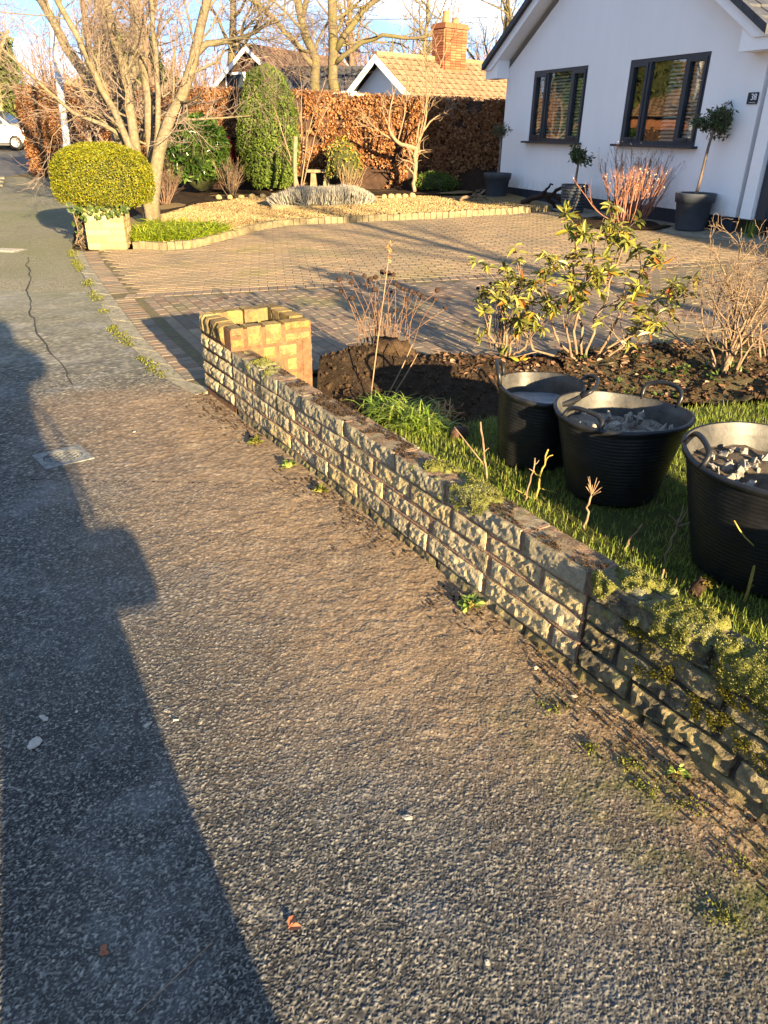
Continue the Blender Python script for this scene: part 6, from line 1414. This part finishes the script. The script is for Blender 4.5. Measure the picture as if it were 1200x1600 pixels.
weed(1.45, .07, .05, 26, M_weed, 'little yellow green weed by a dark patch at the wall foot')
weed(1.80, .07, .045, 26, M_mossg, 'mossy weed at the wall foot midway along')
weed(1.05, .09, .05, 40, M_mossg, 'mossy weed nearest the pier at the wall foot')
weed(4.55, .11, .075, 46, M_weed, 'feathery pale weed at the wall foot in the lower right corner')
gs = thing('daffodil_shoots', (4.95, 10.75, tz(4.95, 10.7)), 'small tuft of green shoots against the dark plinth', 'plant'); mb = MB(); blades(mb, np.column_stack([rng.normal(size=30) * .04, rng.normal(size=30) * .04, np.zeros(30)]), .22, .016, .3); mb.build('blades', M_lush, gs)
# moss patches on the asphalt near the wall, chips and leaves
pp = []
for cx, cy, r_ in ((.75, 1.47, .035), (.83, 1.40, .022), (.72, 1.55, .02), (.62, 1.62, .018), (.90, 1.24, .03), (.80, 1.10, .02), (.98, 1.05, .03), (.55, 1.78, .02)): pp += [(cx + rng.normal() * r_, cy + rng.normal() * r_ * .7, .004) for q in range(16)]
mb = MB(); tufts(mb, pp, .006, .25, 9, .008); tag(mb.build('moss_patch', M_mossg), 'little olive moss patches on the asphalt near the wall', 'moss', kind='stuff')
for i, (px_, py_, s_, lb) in enumerate([(.075, 1.36, .020, 'white angular stone chip lying alone on the sunlit asphalt'), (-1.00, 1.60, .036, 'largest pale stone chip in the shade at the left'), (-1.02, 1.70, .024, 'small pale stone chip just beyond the largest one'), (-.70, 1.68, .022, 'tan stone chip in the shade between two smaller crumbs'), (-.66, 1.74, .014, 'tiny white crumb right of the tan chip'), (-.62, 1.70, .014, 'tiny pale crumb farthest right in the shade'), (-.93, 1.73, .012, 'tiny crumb between the large chip and the tan chip'), (-.90, 1.82, .012, 'tiny white crumb farthest from the viewer in the shade'), (-1.48, 4.08, .022, 'white stone chip beyond the utility cover'), (.24, .98, .012, 'tiny white grit stone in the lower middle'), (.95, 1.52, .022, 'white stone shard at the wall foot'), (.52, 1.98, .020, 'pale shard at the wall foot halfway'), (.62, 1.84, .016, 'small white crumb at the wall foot')]):
    o = chunk(i + 30, s_ * .62).build('stone_chip', M_chipw, loc=(px_, py_, .006)); o.scale = (1.1, .8, .55); o.rotation_euler = (0, 0, i * 1.3); tag(o, lb, 'stone')
for i, (x, y, s_, lb) in enumerate([(-.20, 1.045, .032, 'flattened orange brown leaf on the sunlit asphalt'), (-.60, .98, .022, 'small dark leaf in the shade near the bottom left')]):
    mb = MB(); mb.scatter(LEAF_V, LEAF_F, np.array([[0, 0, 0.], [.004, .003, .001]]), np.array([[1, .3, 0], [.2, 1, 0]]), np.array([[0, 0, 1], [.1, 0, 1.]]), np.full(2, s_)); o = mb.build('fallen_leaf', plain('orange_leaf', (.26, .10, .05, 1), .8, .3, 40), loc=(x, y, .009)); tag(o, lb, 'leaf')
gst = MB().tubes(poly([(-.48, .86, .012), (-.42, .93, .018), (-.36, 1.01, .012)], 6), np.full(6, .0012), 4).build('straw', M_tan); tag(gst, 'thin pale straw on the asphalt in the shade', 'straw')

# ------------------------------------------------------------------ covers in the pavement
CC = [(-1.905, 3.715), (-1.71, 3.875), (-1.578, 3.672), (-1.785, 3.50)]; cc = np.array(CC).mean(0)
ca = math.atan2(CC[1][1] - CC[0][1], CC[1][0] - CC[0][0]); cw, cl = .255, .235
uc = thing('utility_cover', (cc[0], cc[1], 0), 'small worn metal utility cover with an oval chequered lid in the asphalt', 'cover', rz=ca)
fm = MB(); n = 40; a = np.arange(n) / n * 6.2832; oa, ob = cw * .40, cl * .37
sq = np.column_stack([np.cos(a), np.sin(a)]); sq = sq / np.max(np.abs(sq), axis=1, keepdims=True) * np.array([cw / 2, cl / 2])
V = np.vstack([np.column_stack([sq, np.full(n, .009)]), np.column_stack([oa * np.cos(a), ob * np.sin(a), np.full(n, .009)]), np.column_stack([sq, np.full(n, -.03)]), np.column_stack([oa * np.cos(a), ob * np.sin(a), np.full(n, .004)])]); i = np.arange(n); j = (i + 1) % n
fm.add(V, np.vstack([np.stack([i, j, j + n, i + n], -1), np.stack([i + 2 * n, j + 2 * n, j, i], -1), np.stack([i + n, j + n, j + 3 * n, i + 3 * n], -1)])).build('frame', M_cover, uc)
MB().lathe([(0, .004), (1, .004), (1, -.02)], 40).build('lid', M_coverd, uc).scale = (oa - .008, ob - .008, 1)
db = MB(); 
for sg in (-1, 1):
    for q in np.arange(-6, 7):
        o_ = q * .026; d = np.array([math.cos(.62), sg * math.sin(.62)]); nrm = np.array([-d[1], d[0]]); tt = np.linspace(-.16, .16, 41); P = nrm[None] * o_ + d[None] * tt[:, None]; m = (P[:, 0] / (oa - .016)) ** 2 + (P[:, 1] / (ob - .016)) ** 2 < 1
        if m.sum() > 3: P = P[m]; db.tubes(np.column_stack([P[[0, -1]], np.full(2, .004 + .0006 * sg)]), np.full(2, .0042), 4)
db.build('chequer_rib', M_cover, uc); rg = MB(); th = np.linspace(0, 2 * math.pi, 41); rg.tubes(np.column_stack([(oa - .012) * np.cos(th), (ob - .012) * np.sin(th), np.full(41, .004)]), np.full(41, .005), 5).build('lid_rim', M_cover, uc)
uc2 = thing('utility_cover', (-5.48, 11.13, tz(-5.5, 11.1)), 'pale rectangular cover plate in the pavement at the left edge', 'cover', rz=R(-8)); MB().box((0, 0, .006), (.36, .24, .012)).build('lid', M_chipw, uc2); MB().box((0, 0, .0), (.42, .30, .012)).build('frame', M_cover, uc2)

# ------------------------------------------------------------------ pots with standard trees
def pot(x, y, r, h, ribbed, label, stem, crown, cr_n, seed, leaf=.07, cc_=None):
    z = tz(x, y) + .012; t = thing('plant_pot', (x, y, z), label, 'pot', 'grey pots along the house front')
    if ribbed: pr = [(.001, 0), (r * .78, 0)] + [(r * (.78 + .2 * q) + .010 * math.sin(q * 9 * 2 * math.pi), h * q) for q in np.linspace(.02, .97, 60)] + [(r, h), (r - .025, h), (r - .035, h - .05), (.001, h - .05)]
    else: pr = [(.001, 0), (r * .70, 0), (r * .72, .02), (r * .88, h * .74), (r * .90, h * .745), (r * .955, h * .75), (r, h - .015), (r - .004, h), (r - .022, h), (r - .035, h - .04), (.001, h - .04)]
    MB().lathe(pr, 36).build('pot', M_pot, t, True); MB().lathe([(.001, h - .034), (r - .03, h - .036)], 24).build('compost', M_soilg, t)
    b = thing('bay_tree', (x, y, z + h - .04), label.replace('pot holding', 'tree in the pot:') if False else crown[4], 'tree', 'standard trees in grey pots')
    P = poly(stem, 9); tb = MB().tubes(P, np.linspace(.024, .018, 9), 7); 
    g = np.random.default_rng(seed); c0 = np.array(crown[:3]); R_ = crown[3]
    br, rr = grow(P[None], np.linspace(.024, .016, 9)[None], 12, (.86, 1.), .7, R_ * 1.25, .4, 6, .15, .12, seed=seed, rmin=.004); b2, r2 = grow(br, rr, 6, (.25, 1), .7, R_ * .6, .6, 5, .2, .08, seed=seed + 1, rmin=.0025)
    tb.build('trunk', M_twig, b, True); MB().tubes(br, rr, 4).tubes(b2, r2, 3, cap=False).build('branch', M_shrubw, b)
    pts = b2[:, 1:].reshape(-1, 3); pts = pts[g.permutation(len(pts))[:cr_n]]
    pts = pts[np.linalg.norm((pts - c0) / R_, axis=1) < 1.35]
    lm = MB(); leaf_shell(lm, pts, rdirs(len(pts)), leaf * 1.15, .38, .6); leaf_shell(lm, pts + rdirs(len(pts)) * .045, rdirs(len(pts)), leaf, .38, .6); leaf_shell(lm, pts + rdirs(len(pts)) * .03, rdirs(len(pts)), leaf * .9, .34, .6); lm.build('foliage', M_bay, b)
pot(2.22, 16.75, .285, .48, False, 'far grey pot at the left corner of the house', [(0, 0, 0), (.02, 0, .35), (.0, 0, .72)], (0, 0, .92, .25, 'thin standard tree in the far pot at the house corner'), 150, 81, .045)
pot(3.22, 14.05, .24, .45, True, 'ribbed grey pot partly hidden by the red stemmed shrub', [(0, 0, 0), (.0, 0, .15), (.01, 0, .38)], (.02, 0, .55, .22, 'low dense standard tree in the ribbed pot'), 260, 82, .07)
pot(4.42, 11.62, .285, .50, False, 'near grey pot below the near window', [(0, 0, 0), (.03, 0, .3), (.04, 0, .6), (.07, 0, .84)], (.09, 0, 1.08, .32, 'tall leaning standard tree in the near pot'), 330, 83, .07)
# driftwood pieces
def drift(loc, rz, sc_, label):
    t = thing('driftwood', loc, label, 'driftwood', rz=rz); mb = MB()
    for pts, r0, r1 in (([(-.45, 0, .02), (-.25, .02, .12), (.0, 0, .16), (.22, -.02, .22), (.36, 0, .34)], .06, .03), ([(-.05, 0, .15), (.06, -.05, .30), (.18, -.04, .38)], .04, .015), ([(.05, 0, .16), (.16, .05, .06), (.26, .05, -.03)], .05, .03), ([(.16, 0, .2), (.42, .0, .08), (.62, .02, .0)], .045, .02)):
        P = poly(np.array(pts) * sc_, 9); P[1:-1] += rng.normal(size=(7, 3)) * .012; mb.tubes(P, np.linspace(r0, r1, 9) * sc_, 7)
    mb.build('wood', M_deadh if sc_ > .8 else M_shrubw, t, True)
drift((2.85, 14.85, tz(2.85, 14.8) + .05), R(-35), .95, 'dark gnarled piece of driftwood in front of the house plinth')
drift((1.65, 15.75, tz(1.65, 15.7) + .06), R(5), .6, 'small brown log lying on the gravel beneath the mop headed tree')

# ------------------------------------------------------------------ lamp post, wire, car
lp = thing('lamp_post', (-7.25, 18.35, tz(-7.25, 18.3)), 'tapering pale grey lamp post behind the golden bush', 'lamp post')
sh = MB().tubes(np.array([(0, 0, 0), (0, 0, 1.2), (0, 0, 1.22), (0, 0, 3), (0, 0, 5.6)]), np.array([.10, .098, .075, .065, .05]), 14).build('post', M_galv, lp, True); lp.rotation_euler = (0, R(2.2), 0)
MB().box((.075, -.05, .62), (.012, .09, .5)).build('door', M_galv, lp); MB().tubes(poly([(0, 0, 5.5), (.05, -.1, 5.75), (.2, -.5, 5.9), (.3, -.8, 5.9)], 8), np.full(8, .03), 8).build('arm', M_galv, lp, True); MB().box((.36, -1.0, 5.88), (.22, .5, .12)).build('lantern', M_plate, lp)
wr = thing('overhead_wire', (0, 38.5, 0), 'single dark wire crossing the sky above the tan roof', 'wire'); x_ = np.linspace(-14, 22, 40); MB().tubes(np.column_stack([x_, np.zeros(40) + x_ * -.05, 5.95 + .0011 * (x_ - 4) ** 2 + .03 * x_]), np.full(40, .014), 4).build('wire', M_plate, wr)
car = thing('silver_car', (-18.75, 39.2, tz(-19.5, 39.2)), 'silver people carrier parked across the road, only its nose in view', 'car')
PROF = [(2.12, .30), (2.16, .48), (2.13, .62), (2.02, .78), (1.55, .92), (1.18, 1.03), (.42, 1.60), (.05, 1.69), (-1.2, 1.70), (-1.95, 1.58), (-2.12, 1.0), (-2.18, .5), (-2.15, .30)]
def wid(z): return .86 if z < .75 else .86 - (z - .75) * .22
bm_ = MB(); st_ = (-1, -.85, 0, .85, 1); k = len(PROF); V = []
for s_ in st_:
    for x, z in PROF: V.append((x - (.10 if abs(s_) == 1 and abs(x) > 1.9 else 0) * np.sign(x) - (.03 * (abs(s_) > .5)), s_ * wid(z) * (1 if abs(s_) < 1 else 1), z - (.03 if abs(s_) == 1 and z > 1.5 else 0)))
F = [[a_ * k + q, a_ * k + q + 1, (a_ + 1) * k + q + 1, (a_ + 1) * k + q] for a_ in range(4) for q in range(k - 1)]
bm_.add(V, F); bm_.F.append((np.array([list(range(k))[::-1], [4 * k + q for q in range(k)]]), 0)); bm_.build('body', M_car, car, True)
ws = MB(); ws.add([(1.13, -.70, 1.09), (1.13, .70, 1.09), (.47, .60, 1.585), (.47, -.60, 1.585)], [[0, 1, 2, 3]]); ws.V[0] += np.array([.012, 0, .012]); ws.build('windscreen', M_carglass, car)
for sg in (-1, 1):
    sw = MB(); y0 = wid(1.05) * sg + .006 * sg; y1 = wid(1.52) * sg + .006 * sg
    sw.add([(.98, y0, 1.05), (.1, y0, 1.05), (.1, y1, 1.53), (.42, y1, 1.53)], [[0, 1, 2, 3]]); sw.add([(.02, y0, 1.05), (-1.0, y0, 1.05), (-1.0, y1, 1.53), (.02, y1, 1.53)], [[0, 1, 2, 3]]); sw.build('side_window', M_carglass, car)
    MB().box((1.0, sg * .93, 1.08), (.10, .14, .12)).build('mirror', M_car, car)
    MB().add([(1.96, sg * .80, .66), (1.78, sg * .865, .68), (1.62, sg * .868, .85), (1.86, sg * .72, .84), (2.06, sg * .55, .70)], [[0, 1, 2, 3, 4]]).build('headlight', M_lampr, car)
    for x in (1.32, -1.35):
        wl = link('wheel', None, car, (x, sg * .80, .31)); wl.rotation_euler = (R(90) * sg, 0, 0)
        MB().lathe([(.20, -.10), (.29, -.10), (.31, -.06), (.31, .06), (.29, .10), (.20, .10)], 28).build('tyre', M_tyre, wl, True); MB().lathe([(.001, -.075), (.06, -.085), (.20, -.07), (.205, -.09), (.205, .08)], 28).build('rim', M_alloy, wl, True)
        hb = MB()
        for q in range(6): a = q * math.pi / 3; hb.box((.125 * math.cos(a), .125 * math.sin(a), -.083), (.05, .045, .012), a)
        hb.build('rim_hole', M_tyre, wl)
MB().box((2.10, 0, .40), (.16, 1.50, .20)).build('bumper', M_plate, car); MB().box((2.185, 0, .48), (.012, .52, .11)).build('number_plate', M_white, car)
MB().box((0, 0, .25), (3.9, 1.5, .14)).build('underbody', M_plate, car)
# hedge bank, grasses, conifers at the end of the road
shrub('beech_bush', (-13.7, 38.6, .55), (1.5, .9), 2.6, 2600, .19, M_dry, M_hcore, 'orange brown beech bush across the road behind the lamp post', ratio=.6, power=2, lump=.35, seed=21, tilt=1.2, base=.3)
shrub('dry_bank', (-13.9, 38.0, .5), (2.3, .7), 1.5, 2600, .17, M_dry, M_hcore, 'bank of dry beige grasses beside the road end', ratio=.22, power=2, lump=.35, seed=22, tilt=1.3, base=.0)
shrub('dry_bank', (-11.2, 36.5, .5), (2.2, .8), 1.7, 2200, .17, M_beech, M_hcore, 'russet undergrowth between lamp post and hedge', ratio=.4, power=2, lump=.35, seed=23, tilt=1.3, base=.0)
shrub('evergreen_tree', (-20.6, 42.5, .6), (2.2, 1.8), 5.2, 5200, .26, M_conif, M_gcore, 'dark green evergreen tree behind the silver car', ratio=.4, power=2, lump=.4, seed=24, tilt=1.2, cat='tree')
shrub('evergreen_tree', (-14.0, 45.5, .6), (2.4, 1.6), 5.4, 4200, .26, M_conif, M_gcore, 'broad green conifer behind the lamp post', ratio=.4, power=2, lump=.4, seed=25, tilt=1.2, cat='tree')
shrub('evergreen_tree', (-24.5, 46.0, .6), (2.6, 1.8), 6.4, 3600, .28, M_conif, M_gcore, 'tall green conifer beyond the left edge of the road', ratio=.4, power=2, lump=.4, seed=26, tilt=1.2, cat='tree')
shrub('holly_bush', (-7.0, 24.2, tz(-7, 24)), (1.0, .7), 1.5, 1400, .12, M_ever, M_gcore, 'dark green bush half hidden behind the grey trunk', ratio=.4, power=2, lump=.3, seed=27, tilt=1.2)

# the far side of the road, seen mirrored in the windows
hg2 = thing('beech_hedge', (-24, 24, .3), 'copper beech hedge across the road, off the left edge', 'hedge'); k = 9000
mb = MB(); leaf_shell(mb, np.column_stack([rng.uniform(-7, 7, k), rng.uniform(-.5, .5, k), rng.uniform(0, 1.7, k)]), np.tile(np.array([.6, -.6, .3]), (k, 1)), .14, .6, .9); mb.build('foliage', M_beech, hg2); hg2.rotation_euler = (0, 0, R(62)); MB().box((0, 0, .8), (14, .8, 1.6)).build('core', M_hcore, hg2)
gable_house('tan_roofed_bungalow', (-35, 22, .4), R(70), 14, 8.5, 2.4, 5.0, 'buff roofed bungalow across the road, off the left edge', M_rbrick, M_tan_tile, M_white)
for q, (x, y, h_) in enumerate([(-29, 33, 7), (-38, 40, 9), (-31, 38, 6.5), (-41, 30, 9), (-42, 20, 8), (-27, 17, 5)]): shrub('evergreen_tree', (x, y, .4), (2.4, 2.4), h_, 2200, .34, M_conif, M_gcore, ['broad conifer across the road beside the hedge end', 'tallest conifer behind the far bungalow', 'conifer between the far bungalow and the road', 'conifer left of the far bungalow', 'conifer behind the far bungalow, nearest the viewer', 'low conifer in front of the far hedge'][q], ratio=.4, power=2, lump=.4, seed=60 + q, tilt=1.2, cat='tree')

# ------------------------------------------------------------------ the person taking the picture
def skin_mesh(name, verts, edges, radii, mat, parent, sub=2):
    me = bpy.data.meshes.new(name); me.from_pydata([tuple(v) for v in verts], edges, []); me.materials.append(mat); o = link(name, me, parent)
    sm = o.modifiers.new('skin', 'SKIN'); sm.use_smooth_shade = True
    sv = me.skin_vertices[0].data
    for q, r_ in zip(sv, radii): q.radius = r_ if isinstance(r_, tuple) else (r_, r_)
    sv[0].use_root = True
    s2 = o.modifiers.new('subsurf', 'SUBSURF'); s2.levels = sub; s2.render_levels = sub; return o
pe = thing('person', (.135, -.324, 0), 'person in a dark coat with a bag on the hip holding up a phone', 'person')
B = {'pel': (-.02, 0, .95), 'sp1': (-.02, .0, 1.12), 'sp2': (-.02, -.02, 1.30), 'ch': (-.01, -.02, 1.42), 'nk': (0, .0, 1.51), 'h0': (0, .03, 1.58), 'h1': (0, .03, 1.69), 'h2': (0, .02, 1.76),
     'hl': (-.11, 0, .90), 'kl': (-.13, .02, .50), 'al': (-.13, -.02, .10), 'tl': (-.15, .14, .045), 'hr': (.10, 0, .90), 'kr': (.13, .02, .50), 'ar': (.15, -.02, .10), 'tr': (.18, .14, .045),
     'sl': (-.19, -.01, 1.42), 'el': (-.30, .10, 1.24), 'wl': (-.20, .265, 1.45), 'ml': (-.185, .285, 1.50), 'sr': (.15, -.01, 1.43), 'er': (.245, .05, 1.43), 'wr': (-.01, .265, 1.50), 'mr': (-.045, .29, 1.54)}
RAD = {'pel': (.125, .10), 'sp1': (.13, .105), 'sp2': (.105, .10), 'ch': (.10, .10), 'nk': .055, 'h0': .075, 'h1': .088, 'h2': .06, 'hl': .095, 'kl': .07, 'al': .055, 'tl': .045, 'hr': .095, 'kr': .07, 'ar': .055, 'tr': .045, 'sl': .062, 'el': .052, 'wl': .033, 'ml': .030, 'sr': .062, 'er': .055, 'wr': .033, 'mr': .030}
kn = list(B); ix = {q: i for i, q in enumerate(kn)}; ED = [('pel', 'sp1'), ('sp1', 'sp2'), ('sp2', 'ch'), ('ch', 'nk'), ('nk', 'h0'), ('h0', 'h1'), ('h1', 'h2'), ('pel', 'hl'), ('hl', 'kl'), ('kl', 'al'), ('al', 'tl'), ('pel', 'hr'), ('hr', 'kr'), ('kr', 'ar'), ('ar', 'tr'), ('ch', 'sl'), ('sl', 'el'), ('el', 'wl'), ('wl', 'ml'), ('ch', 'sr'), ('sr', 'er'), ('er', 'wr'), ('wr', 'mr')]
skin_mesh('body', [B[q] for q in kn], [(ix[a], ix[b]) for a, b in ED], [RAD[q] for q in kn], M_skin, pe)
def sub(keys, eds, grow_, name, mat, extra=None):
    kk = list(keys); r_ = [tuple(c + grow_ for c in RAD[q]) if isinstance(RAD[q], tuple) else RAD[q] + grow_ for q in kk]; skin_mesh(name, [B[q] for q in kk], [(kk.index(a), kk.index(b)) for a, b in eds], r_, mat, pe)
sub(['pel', 'sp1', 'sp2', 'ch', 'sl', 'el', 'wl', 'sr', 'er', 'wr'], [('pel', 'sp1'), ('sp1', 'sp2'), ('sp2', 'ch'), ('ch', 'sl'), ('sl', 'el'), ('el', 'wl'), ('ch', 'sr'), ('sr', 'er'), ('er', 'wr')], .020, 'coat', M_coat)
MB().lathe([(.20, 1.0), (.215, .90), (.205, .75), (.225, .50), (.27, .27), (.265, .25), (.25, .26), (.19, .95)], 28).build('coat_skirt', M_coat, pe, True).scale = (1.0, .72, 1)
sub(['pel', 'hl', 'kl', 'al', 'hr', 'kr', 'ar'], [('pel', 'hl'), ('hl', 'kl'), ('kl', 'al'), ('pel', 'hr'), ('hr', 'kr'), ('kr', 'ar')], .014, 'trousers', M_jean)
for sd in ('l', 'r'): skin_mesh('boot', [B['a' + sd], (B['a' + sd][0], B['a' + sd][1] - .03, .06), B['t' + sd]], [(0, 1), (1, 2)], [.072, .065, (.058, .045)], M_boot, pe)
hh = MB().lathe([(.001, .125), (.06, .11), (.10, .06), (.112, 0), (.105, -.06), (.09, -.12)], 20).build('hair', M_hair, pe, True, loc=(0, .0, 1.70))
MB().lathe([(.001, .02), (.016, .0), (.012, -.035)], 10).build('nose', M_skin, pe, True, loc=(0, .125, 1.665))
for sx_ in (-.034, .034): MB().lathe([(.001, -.012), (.012, 0), (.001, .012)], 10).build('eye', M_white, pe, True, loc=(sx_, .105, 1.69))
for sd, hx in (('l', 1), ('r', -1)):
    w_ = np.array(B['m' + sd])
    for q in range(5):
        b = w_ + np.array([0, .01, -.03 + .018 * q]); ln = (.05, .07, .075, .07, .055)[q]
        skin_mesh('finger' if q < 4 else 'thumb', [b, b + np.array([hx * ln * .1, .022, .0]), b + np.array([hx * ln * .55, .026, .004]), b + np.array([hx * ln, .018, .004])], [(0, 1), (1, 2), (2, 3)], [.010, .0095, .0085, .007], M_skin, pe, 1)
MB().box((-.112, .308, 1.55), (.075, .009, .155)).build('phone', M_phone, pe)
bgm = MB().lathe([(.001, -.09), (.10, -.085), (.118, -.05), (.118, .05), (.10, .085), (.001, .09)], 18).build('shoulder_bag', M_bag, pe, True, loc=(.305, .0, .745)); bgm.scale = (.95, .6, .85)
MB().tubes(poly([(.26, 0, .84), (.17, .12, 1.1), (-.05, .14, 1.35), (-.14, .02, 1.47)], 10), np.full(10, .012), 6).build('strap', M_bag, pe, True)
